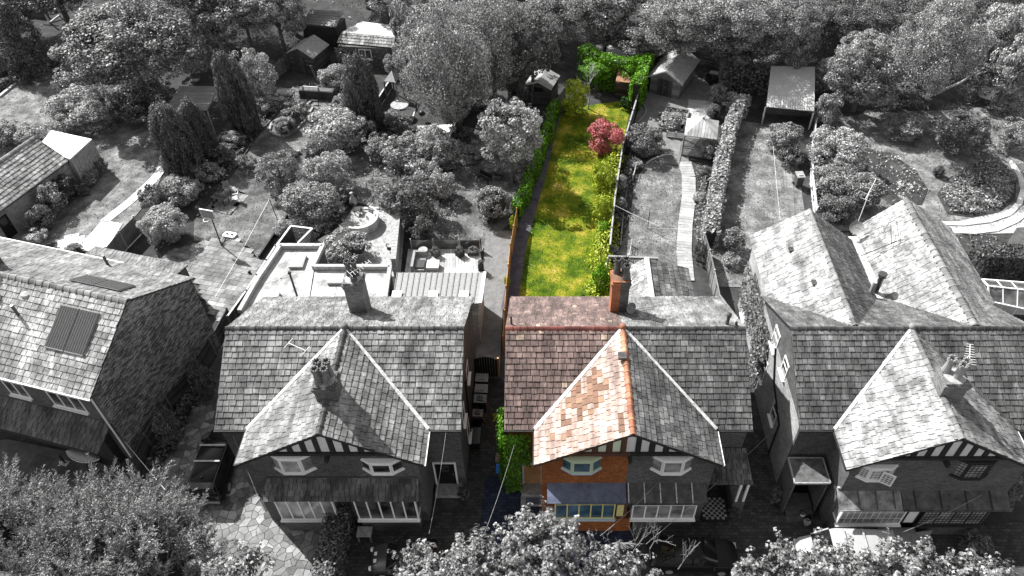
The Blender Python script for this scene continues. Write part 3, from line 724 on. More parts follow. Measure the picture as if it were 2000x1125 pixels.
# rear extensions: flat felt roofs with parapet and rooflights, standing-seam metal roof
hb = lambda px, py, z: G(px, py, z) - HB.location
F1 = [hb(548, 480, 3.3), hb(631, 480, 3.3), hb(612, 520, 3.3), hb(600, 592, 3.3), hb(468, 608, 3.3), hb(495, 560, 3.3), hb(504, 545, 3.3)]
F2 = [hb(614, 521, 3.3), hb(762, 521, 3.3), hb(752, 592, 3.3), hb(602, 592, 3.3)]
for F, nm in ((F1, 'extension_wall'), (F2, 'extension_wall')):
    MB().prism(F, 0, 3.0).build(nm, BRICK, HB); MB().prism(F, 3.006, 3.08).build('flat_roof', ROOFGRAVEL, HB)
par = MB()
for a, b in ((F1[4], F1[5]), (F1[5], F1[6]), (F1[6], F1[0]), (F1[0], F1[1]), (F1[1], F1[2])): par.bar(a, b, .28, .3).tube(b + V((0, 0, -.15)), b + V((0, 0, .148)), .139, None, 8)
par.build('parapet', CONC, HB)
pa2 = MB()
for a, b in ((F2[0], F2[1]), (F2[1], F2[2])): pa2.bar(a + V((0, 0, .01)), b + V((0, 0, .01)), .26, .3)
pa2.build('parapet', CONC, HB)
def rooflight(root, c, sx, sy, z, rz=0, h=.22):
    f = MB().box((c.x, c.y, z + h / 2), (sx, sy, h), rz).build('rooflight', GREYM, root)
    piece('pane', ROOFGLASS, f, Matrix.Translation((c.x, c.y, z + h)) @ Matrix.Rotation(rz, 4, 'Z'), (sx - .22, sy - .22, .03))
for k_, (p_, q_) in enumerate(((F1[0].lerp(F1[1], .4), F1[5].lerp(F1[3], .35)), (F1[6].lerp(F1[2], .0) + V((.4, 0, 0)), F1[2]), (F2[0].lerp(F2[1], .33), F2[3].lerp(F2[2], .33)), (F2[0].lerp(F2[1], .68), F2[3].lerp(F2[2], .68)))): MB().bar(V((p_.x, p_.y - .2, 3.085)), V((q_.x - .1, q_.y, 3.085)), .1, .014).build('felt_seam', STONE, HB)
rooflight(HB, hb(582, 511, 3.2), .95, 1.25, 3.08); rooflight(HB, hb(527, 584, 3.2), 1.1, 1.2, 3.08); rooflight(HB, hb(664, 545, 3.2), 1.5, .95, 3.08)
fl = MB(); a = hb(583, 586, 3.1); fl.tube(a, a + V((0, 0, 2.5)), .075).tube(a + V((0, 0, 2.5)), a + V((0, 0, 2.65)), .13, .1); fl.build('flue_pipe', PAINT_G, HB)
MR = [hb(775, 532, 3.2), hb(944, 532, 3.2), hb(935, 592, 4.1), hb(765, 592, 4.1)]
MB().extrude([p - V((0, 0, .03)) for p in MR], (0, 0, -.12)).build('metal_roof', GREYM, HB)
MB().prism([MR[0] + V((.1, -.1, 0)), MR[1] + V((-.1, -.1, 0)), MR[2] + V((-.1, 0, 0)), MR[3] + V((.1, 0, 0))], 0, 3.0).build('extension_wall', BRICK_L, HB)
N = 15
for k in range(N):
    f0, f1 = k / N, (k + 1) / N
    q = [MR[0].lerp(MR[1], f0), MR[0].lerp(MR[1], f1), MR[3].lerp(MR[2], f1), MR[3].lerp(MR[2], f0)]
    pm = MB(); sh = V((.0, 0, .0)); q = [p + V((.012 if j in (0, 3) else -.012, 0, .0)) for j, p in enumerate(q)]
    pm.extrude([p - V((0, 0, .02)) for p in q], (0, 0, .02)); pm.bar(q[0] + V((.02, 0, .03)), q[3] + V((.02, 0, .03)), .035, .06)
    pm.build('roof_panel', GREYM, HB)
nrm = (MR[1] - MR[0]).cross(MR[3] - MR[0]).normalized()
for px_ in (775, 846, 906):
    c = hb(px_, 576, 3.95); f = MB().box(c + V((0, 0, .03)), (.62, .7, .1)).build('rooflight', WHITE, HB); piece('pane', ROOFGLASS, f, Matrix.Translation(c + V((0, 0, .085))), (.48, .56, .02))
MB().bar(MR[1] + V((.1, 0, 0)), MR[2] + V((.1, 0, 0)), .2, .16).build('white_verge', WHITE, HB)

# --- the coloured half and its grey neighbour
def patch(c):
    """old brown slates left among the relaid pale ones"""
    x, y = c.x - 6.2, c.y
    yy = Y0 + y; zl = c.z
    k = hsh(round(c.x * 3.1), round(c.y * 3.3))
    d = math.hypot((c.y - 1.35) / 1.7, (c.z - 7.35) / .75)
    d2 = math.hypot((c.y + .7) / .9, (c.z - 6.75) / .3)
    if d < .7 and k < .8: return SLATE_BROWN
    if d < 1.05 and k < .45: return SLATE_BROWN
    if d2 < 1 and k < .5: return SLATE_BROWN
    if c.z > 8.3 and c.y < -.9 and k < .4: return SLATE_BROWN
    return None
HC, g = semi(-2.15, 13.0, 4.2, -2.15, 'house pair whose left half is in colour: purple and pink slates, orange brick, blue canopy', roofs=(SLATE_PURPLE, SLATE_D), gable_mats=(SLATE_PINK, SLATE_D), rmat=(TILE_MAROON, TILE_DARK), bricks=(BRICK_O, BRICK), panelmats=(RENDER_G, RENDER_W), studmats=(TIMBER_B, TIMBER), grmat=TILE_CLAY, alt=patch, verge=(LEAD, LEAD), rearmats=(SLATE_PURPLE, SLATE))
LIGHTGREEN = plain('pale_green_frame', (.5, .58, .42), rough=.45, var=.05, bmp=0)
oriel(HC, g - 2.36, 1.2, .48, 5.45, 6.4, YW, .45, LIGHTGREEN, GLASS_B, PALEBLUE); oriel(HC, g + 2.2, 1.22, .5, 5.4, 6.45, YW, .45, WHITE, GLASS_L)
def lead_canopy(root, x0, x1, yb, yt, zb, zt, mat, seams, smat):
    q = [V((x0, yb, zb)), V((x1, yb, zb)), V((x1, yt, zt)), V((x0, yt, zt))]
    c = MB().extrude(q, (0, 0, -.09)).build('canopy_roof', mat, root)
    for k in seams: MB().bar(q[0].lerp(q[1], k) + V((0, 0, .02)), q[3].lerp(q[2], k) + V((0, 0, .02)), .05, .045).build('lead_roll', smat, c)
    MB().bar(q[3] + V((0, -.03, .04)), q[2] + V((0, -.03, .04)), .12, .05).build('lead_flashing', STONE, c)
    MB().bar(q[0] + V((0, -.03, -.06)), q[1] + V((0, -.03, -.06)), .07, .08).build('gutter', mat, c)
    return c
lead_canopy(HC, 2.25, 6.35, 20.0 - Y0, YW - .02, 3.62, 4.05, LEAD_BL, (), LEAD_D)
lead_canopy(HC, 6.4, 10.55, 19.95 - Y0, YW - .02, 3.58, 4.0, LEAD_D, (.02, .22, .42, .62, .82), LEAD)
bay(HC, 2.65, 5.85, 1.6, 3.5, 20.2 - Y0, YW, 5, .74, CREAM, GLASS_B, BRICK_O, PALEBLUE); bay(HC, 6.75, 10.15, 1.55, 3.48, 20.2 - Y0, YW, 5, .72, WHITE, GLASS_L, BRICK)
MB().box((6.2, 20.32 - Y0, 2.5), (.56, .14, 2.0)).build('timber_post', TIMBER_B, HC)
for z0, z1 in ((1.75, 2.9), (3.1, 3.42)): MB().box((6.13, 20.24 - Y0, (z0 + z1) / 2), (.36, .04, z1 - z0)).build('cream_panel', CREAM, HC)
MB().prism([(5.8, 20.26 - Y0), (6.9, 20.26 - Y0), (6.9, YW), (5.8, YW)], 0, 1.4).build('bay_wall', BRICK_O, HC)
door(HC, lo(HC, -1.2, 23.08, .35), (1, 0, 0), .95, 2.0, WOOD_O, PALEBLUE)
st = MB().box(lo(HC, -.72, 22.7, .17), (1.3, .75, .34)).build('door_step', STONE, HC); MB().box(lo(HC, -.72, 22.05, .07), (1.35, .6, .1)).build('doormat', STONE, HC); MB().box(lo(HC, -.72, 22.05, .125), (.8, .4, .02)).build('mat_centre', LEAD_BL, HC)
MB().box((.1, 4.6, 2.9), (.1, 8.6, 5.7)).build('side_wall', BRICK_B, HC)  # added dark facing, keeps orange bounce off the wall across the alley
# porch of the right half
pr = [lo(HC, 8.75, 21.25, 3.2), lo(HC, 11.1, 21.25, 3.2), lo(HC, 10.9, 23.05, 3.95), lo(HC, 8.75, 23.05, 3.95)]
rfc = Roofer(HC, 0); rfc.slope(pr[0], pr[1], pr, SLATE_D, w=.3, h=.28, name='porch_roof'); rfc.done()
for x, y in ((10.55, 21.45), (10.95, 21.45), (10.95, 22.2)): MB().box(lo(HC, x, y, 2.15), (.12, .12, 1.95)).build('porch_post', WHITE, HC)
MB().prism([lo(HC, 10.4, 21.35, 0), lo(HC, 11.05, 21.35, 0), lo(HC, 11.05, 23.0, 0), lo(HC, 10.4, 23.0, 0)], 0, 1.15).build('porch_wall', BRICK, HC)
pt = MB().box(lo(HC, 9.5, 21.55, .1), (1.45, 1.5, .16)).build('porch_floor', TIMBER, HC)
for i in range(9):
    for j in range(9):
        if (i + j) % 2: piece('floor_tile', CONC, pt, Matrix.Translation(lo(HC, 8.9 + i * .15, 20.95 + j * .15, .18)), (.146, .146, .02))
door(HC, lo(HC, 9.2, 23.08, .2), (1, 0, 0), .9, 2.1, BLACKM, WHITE, GLASS)
cc = chimney(HC, 6.35, 30.35 - Y0, .95, 1.0, 6.0, 9.9, BRICK_R, SLATE_BROWN, ((6.15, 7.75, 1.0, .19), (6.6, 7.75, 1.0, .19), (6.62, 7.3, .9, .19)), CONC_D, brick2=BRICK)
dish(HC, (7.05, 6.95, 7.9), .33, (.5, -.8, .5), cc); aerial(HC, (6.9, 7.3, 9.6), (7.3, 7.5, 10.3), (1, .8, .3), 7, 1.2, cc)
MB().tube((12.1, 5.15, 8.2), (12.1, 5.15, 9.2), .1).lathe((12.1, 5.15, 9.2), [(.15, 0), (.15, .12), (.05, .2)], 10).build('flue_pipe', PAINT_G, HC)
MB().tube((12.55, 5.0, 8.2), (12.55, 5.0, 8.85), .08).build('flue_pipe', PAINT_G, HC)
MB().tube((.3, 5.1, 8.2), (.3, 5.1, 9.2), .06).build('flue_pipe', TIMBER_B, HC)
MB().box((6.15, 2.6, 8.85), (.42, .45, .16)).build('lead_saddle', LEAD_D, HC)
# small rear extension of the grey half
e = lambda px, py, z: G(px, py, z) - HC.location
a, b, c_, d_ = e(1236, 524, 3.0), e(1283, 509, 4.0), e(1292, 592, 4.0), e(1234, 592, 3.0)
f_, h_ = e(1370, 545, 3.0), e(1378, 592, 3.0)
rfd = Roofer(HC, 0)
b.x = c_.x = 9.1; a.x = d_.x = 7.75; f_.x = h_.x = 12.1; b.y = a.y = f_.y = max(a.y, b.y); c_.y = d_.y = h_.y = YB - .35
rfd.slope(a, d_, [a, d_, c_, b], SLATE_P, w=.42, h=.42, name='extension_roof'); rfd.slope(h_, f_, [h_, f_, b, c_], SLATE_D, w=.42, h=.42, name='extension_roof'); rfd.done()
MB().bar(b + V((0, 0, .04)), c_ + V((0, 0, .04)), .3, .1).build('ridge_capping', LEAD, HC)
MB().extrude([(a.x + .15, a.y - .15, 0), (f_.x - .15, a.y - .15, 0), (f_.x - .15, a.y - .15, 2.95), (b.x, a.y - .15, 3.9), (a.x + .15, a.y - .15, 2.95)], (0, YB - .3 - a.y, 0)).build('extension_wall', BRICK, HC)

# --- right pair with two rear gables
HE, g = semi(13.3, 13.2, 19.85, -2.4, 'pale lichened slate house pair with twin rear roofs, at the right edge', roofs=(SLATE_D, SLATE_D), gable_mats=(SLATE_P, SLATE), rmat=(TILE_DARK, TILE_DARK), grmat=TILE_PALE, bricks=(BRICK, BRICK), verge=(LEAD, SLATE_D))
YE = 20.83 - Y0
oriel(HE, g - 3.05, 1.15, .5, 5.1, 6.05, YE, .42, WHITE, GLASS_L, hinged=(4, 6)); oriel(HE, g + 1.7, 1.22, .5, 5.25, 6.55, YE, .42, TIMBER, GLASS_L, hinged=(4, 6))
ops = window(HE, lo(HE, 16.85, 20.3, 5.15), (.8, -.45, 0), .62, .9, 1, None, WHITE, GLASS_L, sill=False, lead=(3, 5))
LEAD_M = plain('lead_streaked', .2, var=.8, scale=1.6, rough=.5)
lead_canopy(HE, 2.0, 5.3, 19.8 - Y0, YE - .02, 3.2, 3.7, LEAD_M, (.32, .6, .88), LEAD_D); lead_canopy(HE, 5.34, 10.9, 19.8 - Y0, YE - .02, 3.2, 3.7, LEAD_D, (.12, .36, .6, .83), TIMBER)
bay(HE, 2.35, 5.75, 1.35, 3.1, 20.0 - Y0, YE, 1, .78, WHITE, GLASS_L, BRICK, lead=(10, 3)); bay(HE, 6.7, 10.1, 1.3, 3.1, 20.0 - Y0, YE, 4, .82, TIMBER, GLASS_L, BRICK, lead=(4, 7))
MB().box((6.2, 20.1 - Y0, 2.2), (.75, .1, 1.8)).build('timber_post', TIMBER, HE)
for z0, z1 in ((1.45, 2.55), (2.75, 3.05)): MB().box((6.2, 20.04 - Y0, (z0 + z1) / 2), (.5, .04, z1 - z0)).build('render_panel', RENDER_W, HE)
chimney(HE, 6.95, 23.5 - Y0, 1.2, 1.1, 7.0, 9.65, BRICK_CH, STONE, ((6.6, .95, .9, .2), (7.0, .55, .9, .2), (7.35, .9, .75, .2)), GREYM)
aerial(HE, (7.4, 1.1, 9.3), (7.7, 1.4, 10.4), (.2, 1, .6), 9, 1.0)
# flat porch roof, steps and door at its left corner
FP = [lo(HE, 13.3, 22.85, 0), lo(HE, 15.2, 22.85, 0), lo(HE, 15.2, 21.3, 0), lo(HE, 13.3, 21.3, 0)]
pw = MB().prism(FP, 3.1, 3.3).build('porch_roof', MOSSROOF, HE); fr = MB()
for a, b in zip(FP, FP[1:] + FP[:1]): fr.bar(a + V((0, 0, 3.27)), b + V((0, 0, 3.27)), .07, .12)
fr.build('porch_fascia', STONE, HE)
MB().box(lo(HE, 14.3, 23.0, 1.6), (1.6, .1, 2.8)).build('porch_recess', TIMBER, HE); door(HE, lo(HE, 13.9, 22.9, .55), (1, 0, 0), .9, 2.1, BLACKM, WHITE)  # black panel behind the door stands for the shade inside the porch
for k in range(3): MB().box(lo(HE, 14.2, 21.9 - k * .35, .25 - k * .08), (1.5, .9, .5 - k * .16)).build('porch_step', CONC_D, HE)
MB().box(lo(HE, 13.36, 22.1, 1.5), (.1, 1.5, 3.0)).build('porch_side_wall', BRICK, HE); MB().box(lo(HE, 15.12, 22.1, 1.5), (.1, 1.5, 3.0)).build('porch_side_wall', BRICK, HE)
# rear wing: two parallel gabled roofs with a lead valley gutter between
rfe = Roofer(HE, 15); yA = 37.75 - Y0; X = lambda x: x - 13.3
rfe.slope((X(13.65), yA + .6, ZE), (X(13.65), 6, ZE), [(X(13.65), yA + .6, ZE), (X(16.85), yA, ZR), (X(16.85), YR, ZR), (X(13.65), 6, ZE)], SLATE_P, w=.46, h=.42)
rfe.slope((X(20.2), 5.5, ZE + .2), (X(20.2), yA, ZE + .2), [(X(20.2), yA, ZE + .2), (X(16.85), yA, ZR), (X(16.85), YR, ZR), (X(20.2), 8.5, ZE + .2)], SLATE_D, w=.3, h=.3)
yB2 = 38.9 - Y0
rfe.slope((X(20.75), yB2, ZE + .2), (X(20.75), 5, ZE + .2), [(X(20.75), yB2, ZE + .2), (X(23.4), yB2, ZR), (X(23.4), YR, ZR), (X(20.75), 8.5, ZE + .2)], SLATE_P, w=.46, h=.42)
rfe.slope((X(27.65), 5, ZE - .3), (X(27.65), yB2, ZE - .3), [(X(27.65), 9.6, ZE - .3), (X(27.65), yB2 + .6, ZE - .3), (X(23.4), yB2, ZR), (X(23.4), YR, ZR)], SLATE, w=.34, h=.2)
rfe.done()
ridge_row(HE, (X(16.85), yA, ZR + .04), (X(16.85), YR + .2, ZR + .04), TILE_PALE, pitch=.5); ridge_row(HE, (X(23.4), yB2, ZR + .04), (X(23.4), YR + .2, ZR + .04), TILE_PALE, pitch=.5, r=.22)
MB().prism([(X(20.1), 6.5), (X(20.85), 6.5), (X(20.85), yA + .3), (X(20.1), yA + .3)], ZE + .1, ZE + .22).build('valley_gutter', LEAD, HE)
MB().extrude([(X(13.8), 9.4, 0), (X(13.8), 9.4, ZE - .02), (X(16.85), 9.4, ZR - .15), (X(20.2), 9.4, ZE), (X(20.2), 9.4, 0)], (0, yA - 9.5, 0)).build('rear_wing_wall', BRICK_L, HE)
MB().extrude([(X(20.9), 9.4, 0), (X(20.9), 9.4, ZE + .05), (X(23.4), 9.4, ZR - .3), (X(27.4), 9.4, ZE - .45), (X(27.4), 9.4, 0)], (0, yB2 - 9.5, 0)).build('rear_wing_wall', BRICK, HE)
MB().box((X(13.48), 4.85, 2.9), (.06, 8.9, 5.75)).build('side_wall', BRICK_L, HE)
for px_, py_, w_, h_ in ((1455, 605, .9, 1.5), (1515, 662, 1.0, 1.5), (1533, 718, .9, 1.2), (1490, 715, 1.3, 1.9), (1512, 806, .9, 1.5)):
    p = PX(px_, py_, 13.44) - HE.location
    window(HE, (X(13.44), p.y + w_ / 2, p.z - h_ / 2), (0, -1, 0), w_, h_, 2 if w_ > 1.2 else 1, .6, WHITE, GLASS if py_ > 700 else GLASS_L)
dpe = MB(); p = PX(1512, 745, 13.4) - HE.location; q = PX(1522, 830, 13.4) - HE.location; dpe.path([(X(13.38), p.y + 1.2, 5.6), (X(13.38), p.y, 4.0), (X(13.38), q.y, q.z), (X(13.38), q.y, .1)], .055); dpe.build('drainpipe', BLACKM, HE)
c = V((X(20.6), yA - 6.3, 7.0))
MB().tube((X(20.3), 10.0, 6), (X(20.3), 10.0, 7.6), .17).lathe((X(20.3), 10.0, 7.5), [(.25, 0), (.27, .2), (.2, .22)], 12).build('flue_pipe', PAINT_G, HE); MB().tube((X(19.85), 9.7, 6.4), (X(19.85), 9.7, 7.3), .13).build('flue_pipe', CONC, HE)
dish(HE, (X(20.4), yA + .2, 7.0), .45, (-.3, -.6, .6))
am = MB(); am.tube((X(20.2), 13.0, 6.4), (X(22.3), 12.9, 7.9), .03).tube((X(21.8), 12.9, 7.5), (X(21.9), 14.0, 8.2), .02).tube((X(22.2), 12.9, 7.8), (X(22.3), 14.2, 8.3), .02); am.build('roof_bracket', PAINT_G, HE)
aerial(HE, (X(20.4), yA + .3, 6.3), (X(20.9), yA + 1.2, 9.4), (.5, .7, .5), 5, 1.6)
for y, x in ((12.4, 15.4), (9.0, 15.9)): MB().box((X(x), y, ZE + (x - 13.65) / 3.2 * 2.75 + .05), (.35, .4, .14)).build('roof_vent', LEAD_D, HE)

# --- left house, turned away, with solar panels
ZE, ZR = 6.35, 9.15
HA = thing('detached_house', 'slate roofed house with solar panels and dark brick gable at the left edge', 'house', (-24.73 * .985, 24.91 * .985, 0), R(-15.1))
MA = (Matrix.Translation(HA.location) @ Matrix.Rotation(R(-15.1), 4, 'Z')).inverted()
la = lambda px, py, z: MA @ G(px, py, z)
rfa = Roofer(HA, 285); XL = -15.5; YAr, YAb = 4.8, 9.65
rfa.slope((XL, 0, ZE), (0, 0, ZE), [(XL, 0, ZE), (0, 0, ZE), (0, YAr, ZR), (XL, YAr, ZR)], SLATE_P, w=.42, h=.36)
rfa.slope((0, YAb, ZE), (XL, YAb, ZE), [(0, YAb, ZE), (XL, YAb, ZE), (XL, YAr, ZR), (0, YAr, ZR)], SLATE, w=.42, h=.34)
c1, c2, c3, c4 = la(-40, 838, 2.75), la(192, 886, 2.75), la(222, 838, 3.7), la(-40, 782, 3.7)
c1 = V((-9.5, c2.y, 2.75)); c4 = V((-9.5, .28, 3.7)); c3 = V((c2.x + .15, .28, 3.7))
rfa.slope(c1, c2, [c1, c2, c3, c4], SLATE_D, w=.34, h=.3, name='canopy_roof')
rfa.done(); ridge_row(HA, (XL, YAr, ZR + .05), (0, YAr, ZR + .05), TILE_PALE, pitch=.45, r=.2)
MB().extrude([(-.14, .3, 0), (-.14, .3, ZE + .06), (-.14, YAr, ZR - .14), (-.14, YAb - .3, ZE + .06), (-.14, YAb - .3, 0)], (XL + .4, 0, 0)).build('wall', BRICK, HA)
MB().extrude([(-.13, .28, 0), (-.13, .28, ZE + .04), (-.13, YAr, ZR - .12), (-.13, YAb - .28, ZE + .04), (-.13, YAb - .28, 0)], (.1, 0, 0)).build('gable_wall', BRICK_MOT, HA)
MB().bar((XL, -.06, ZE - .03), (.02, -.06, ZE - .03), .11, .09).build('gutter', WHITE, HA); MB().bar((XL, YAb + .06, ZE - .03), (-5.2, YAb + .06, ZE - .03), .11, .09).build('gutter', WHITE, HA)
MB().tube((-.1, .1, 0), (-.1, .1, ZE), .05).build('drainpipe', WHITE, HA)
for px0, px1, py0, py1 in ((12, 52, 745, 768), (92, 168, 768, 795)):
    a = la((px0 + px1) / 2, (py0 + py1) / 2, 5.0); w_ = 1.4 if px1 < 90 else 2.2
    window(HA, (a.x - w_ / 2, .28, 4.3), (1, 0, 0), w_, 1.3, 2 if w_ < 2 else 3, None, WHITE, GLASS)
def solar(root, x, y0, y1, w, front=True):
    zf = lambda y: ZE + (y if front else YAb - y) * (ZR - ZE) / YAr + .16
    a, b, c, d = V((x, y0, zf(y0))), V((x + w, y0, zf(y0))), V((x + w, y1, zf(y1))), V((x, y1, zf(y1)))
    s_ = MB().extrude([a, b, c, d], (0, 0, -.1)).build('solar_panel', GREYM, root)
    n = (b - a).cross(d - a).normalized(); n = n if n.z > 0 else -n
    for k in range(8):
        p, q = a.lerp(b, (k + .12) / 8), a.lerp(b, (k + .88) / 8); r_, t_ = d.lerp(c, (k + .88) / 8), d.lerp(c, (k + .12) / 8)
        MB().extrude([p.lerp(t_, .03) + n * .004, q.lerp(r_, .03) + n * .004, r_.lerp(q, .03) + n * .004, t_.lerp(p, .03) + n * .004], n * .02).build('collector_tube', SOLAR, s_)
SOLAR = plain('solar_glass', .07, rough=.25, spec=.6, var=.15, bmp=0)
s0 = la(100, 660, 7.0)
for dx in (0, 1.28): solar(HA, -3.75 + dx, 1.75, 3.9, 1.2)
for dx in (0, 1.7): solar(HA, -4.6 + dx, 5.6, 6.7, 1.62, False)
fl = MB(); fl.tube((-6.2, 3.0, 7.4), (-6.2, 3.0, 8.9), .09).build('flue_pipe', PAINT_G, HA); MB().lathe((-6.3, 4.1, 8.1), [(.2, 0), (.19, .5), (.3, .52), (.28, .68), (.05, .75)], 12).build('roof_vent', CONC, HA)
MB().tube((-5.6, 9.0, 6.0), (-5.6, 9.0, 7.5), .09).build('flue_pipe', PAINT_G, HA)
chimney(HA, -10.4, 5.4, 1.0, 1.6, 7.5, 10.6, BRICK, CONC, ((-10.6, 5.0, .9, .19), (-10.6, 5.7, .9, .19)), CONC)
l1, l2, l3, l4 = la(187, 481, 2.7), la(362, 523, 2.7), la(392, 556, 3.3), la(160, 505, 3.3)
rfl = Roofer(HA, 0); xa, xb = l1.x, l2.x
rfl.slope((xb, l1.y, 2.7), (xa, l1.y, 2.7), [(xb, l1.y, 2.7), (xa, l1.y, 2.7), (xa, YAb - .35, 3.4), (xb, YAb - .35, 3.4)], SLATE, w=.3, h=.3, name='lean_to_roof'); rfl.done()
MB().prism([(xa + .1, YAb - .3), (xb - .1, YAb - .3), (xb - .1, l1.y - .15), (xa + .1, l1.y - .15)], 0, 2.65).build('lean_to_wall', BRICK, HA)
MB().bar((c1.x, c2.y - .04, 2.72), (c2.x, c2.y - .04, 2.72), .1, .1).build('gutter', TIMBER, HA)
MB().prism([(-9.5, -.2), (c2.x - .6, -.2), (c2.x - .6, .3), (-9.5, .3)], 0, 2.7).build('porch_recess', TIMBER, HA)  # solid black block stands for the shade under the canopy

# --- brick garage with white flat-roofed annex, far left
gz = 2.6
G1, G2, G3 = G(135, 312, gz), G(-60, 455, gz), G(75, 277, 4.3)
uu = (G1 - G2); uu.z = 0; Lg = uu.length; ua = math.atan2(uu.y, uu.x)
GA = thing('garage', 'brick garage with pale slate roof and dark door, at the left edge', 'garage', (G2.x, G2.y, 0), ua)
MG = (Matrix.Translation(GA.location) @ Matrix.Rotation(ua, 4, 'Z')).inverted()
rp = MG @ G3; wd = max(2.6, rp.y)
rg = Roofer(GA, 285); rg.slope((0, 0, gz), (Lg, 0, gz), [(0, 0, gz), (Lg, 0, gz), (Lg, wd, 4.3), (0, wd, 4.3)], SLATE_P, w=.42, h=.34)
rg.slope((Lg, 2 * wd, gz), (0, 2 * wd, gz), [(Lg, 2 * wd, gz), (0, 2 * wd, gz), (0, wd, 4.3), (Lg, wd, 4.3)], SLATE_P, w=.42, h=.34, indiv=False); rg.done()
ridge_row(GA, (0, wd, 4.35), (Lg, wd, 4.35), TILE_PALE, pitch=.5, r=.22)
MB().extrude([(.1, .25, 0), (.1, .25, gz), (.1, wd, 4.2), (.1, 2 * wd - .25, gz), (.1, 2 * wd - .25, 0)], (Lg - .2, 0, 0)).build('wall', BRICK_L, GA)
pd = MG @ G(22, 452, 0); door(GA, (pd.x - .9, .23, .05), (1, 0, 0), .95, 2.0, BLACKM, GREYM, GLASS, ((.2, .8, .6, .9),))
MB().bar((0, -.05, gz - .03), (Lg, -.05, gz - .03), .1, .1).build('gutter', TIMBER, GA)
a1, a2, a3, a4 = G(136, 310, 2.9), G(179, 271, 2.9), G(100, 254, 2.9), G(76, 284, 2.9)
AN = thing('garden_store', 'white flat roofed store with ribbed cladding, joined to the garage end', 'shed', (a1.x, a1.y, 0))
av = [p - V((a1.x, a1.y, 0)) for p in (a1, a2, a3, a4)]
MB().prism([p * .97 + (av[0] + av[2]) * .015 for p in av], 0, 2.78).build('wall', CONC, AN)
MB().prism(av, 2.79, 2.9).build('flat_roof', WHITE, AN)
for k in range(9):
    a = av[0].lerp(av[1], (k + .5) / 9); d = (av[1] - av[0]).normalized(); n = V((d.y, -d.x, 0))
    MB().bar(V((a.x, a.y, 0)) + n * -.0, V((a.x, a.y, 2.76)) + n * .0, .3, .1, up=n).build('cladding_board', STONE, AN)
# ------------------------------------------------------------------ foliage
def leaves_mesh(name, P, N, size, mat, rng, w=.5, fold=.25, tang=None):
    n = len(P)
    N = N / (np.linalg.norm(N, axis=1, keepdims=True) + 1e-9)
    r = rng.normal(size=(n, 3)) if tang is None else tang
    T = r - (r * N).sum(1, keepdims=True) * N; T /= np.linalg.norm(T, axis=1, keepdims=True) + 1e-9
    B = np.cross(N, T); s = size.reshape(-1, 1)
    v = np.empty((n, 4, 3)); v[:, 0] = P - T * s; v[:, 1] = P + B * s * w + N * s * fold * w; v[:, 2] = P + T * s; v[:, 3] = P - B * s * w + N * s * fold * w
    return raw_mesh(name, v.reshape(-1, 3), 4, mat)
def raw_mesh(name, v, k, mat):
    me = bpy.data.meshes.new(name); nv = len(v); nf = nv // k
    me.vertices.add(nv); me.vertices.foreach_set('co', np.ascontiguousarray(v, dtype=np.float32).ravel())
    me.loops.add(nv); me.loops.foreach_set('vertex_index', np.arange(nv, dtype=np.int32))
    me.polygons.add(nf); me.polygons.foreach_set('loop_start', np.arange(0, nv, k, dtype=np.int32)); me.polygons.foreach_set('loop_total', np.full(nf, k, dtype=np.int32))
    me.update(); me.validate(); me.materials.append(mat); return me
def unit(rng, n):
    d = rng.normal(size=(n, 3)); return d / np.linalg.norm(d, axis=1, keepdims=True)
CROWNS = {}
def crown(kind, n, leaf, nc, seed, cr=(.24, .42)):
    key = (kind, n, leaf, nc, seed)
    if key in CROWNS: return CROWNS[key]
    rng = np.random.default_rng(seed)
    if kind == 'round':
        d = unit(rng, nc); d[:, 2] = np.where((d[:, 2] < -.55) & (n > 15000), -d[:, 2] * .5, d[:, 2]); c = d * rng.uniform(.42, .82, (nc, 1)); rc = rng.uniform(*cr, nc)
    elif kind == 'ball':
        d = unit(rng, nc); c = d * .8; rc = np.full(nc, .24)
    elif kind == 'open':
        d = unit(rng, nc); c = d * rng.uniform(.3, .95, (nc, 1)); rc = rng.uniform(.14, .3, nc)
    elif kind == 'flame':
        z = rng.uniform(-1, 1, nc); R_ = .72 * np.sqrt(np.clip(1 - ((z + .35) / 1.35) ** 2, .02, 1)); t = rng.uniform(0, 2 * np.pi, nc)
        c = np.stack([R_ * np.cos(t), R_ * np.sin(t), z], 1); rc = rng.uniform(.16, .26, nc)
    elif kind == 'cone':
        z = -1 + 2 * rng.uniform(0, 1, nc) ** 1.4; R_ = .9 * (1 - (z + 1) / 2) ** .8 * rng.uniform(.6, 1, nc); t = rng.uniform(0, 2 * np.pi, nc)
        c = np.stack([R_ * np.cos(t), R_ * np.sin(t), z], 1); rc = rng.uniform(.14, .27, nc)
    ci = rng.integers(0, nc, n); out = c[ci] / (np.linalg.norm(c[ci], axis=1, keepdims=True) + 1e-6)
    d = unit(rng, n) + .75 * out; d /= np.linalg.norm(d, axis=1, keepdims=True)
    sc = np.array([1, 1, 2.1]) if kind == 'flame' else np.array([1, 1, .8])
    P = c[ci] + d * (rc[ci] * (1 - .45 * rng.uniform(0, 1, n) ** 2)).reshape(-1, 1) * sc
    N = d + (.65 if kind not in ('flame',) else .35) * rng.normal(size=(n, 3)) + np.array([0, 0, .35]); s = leaf * rng.uniform(.55, 1.35, n)
    tg = None
    if kind in ('flame', 'cone'):
        tg = rng.normal(size=(n, 3)) * .35 + np.array([0, 0, 1.0]) + out * (.2 if kind == 'flame' else .9)
    CROWNS[key] = leaves_mesh('leaves', P, N, s, LEAF, rng, w=.55 if kind not in ('flame', 'cone') else .3, tang=tg)
    return CROWNS[key]
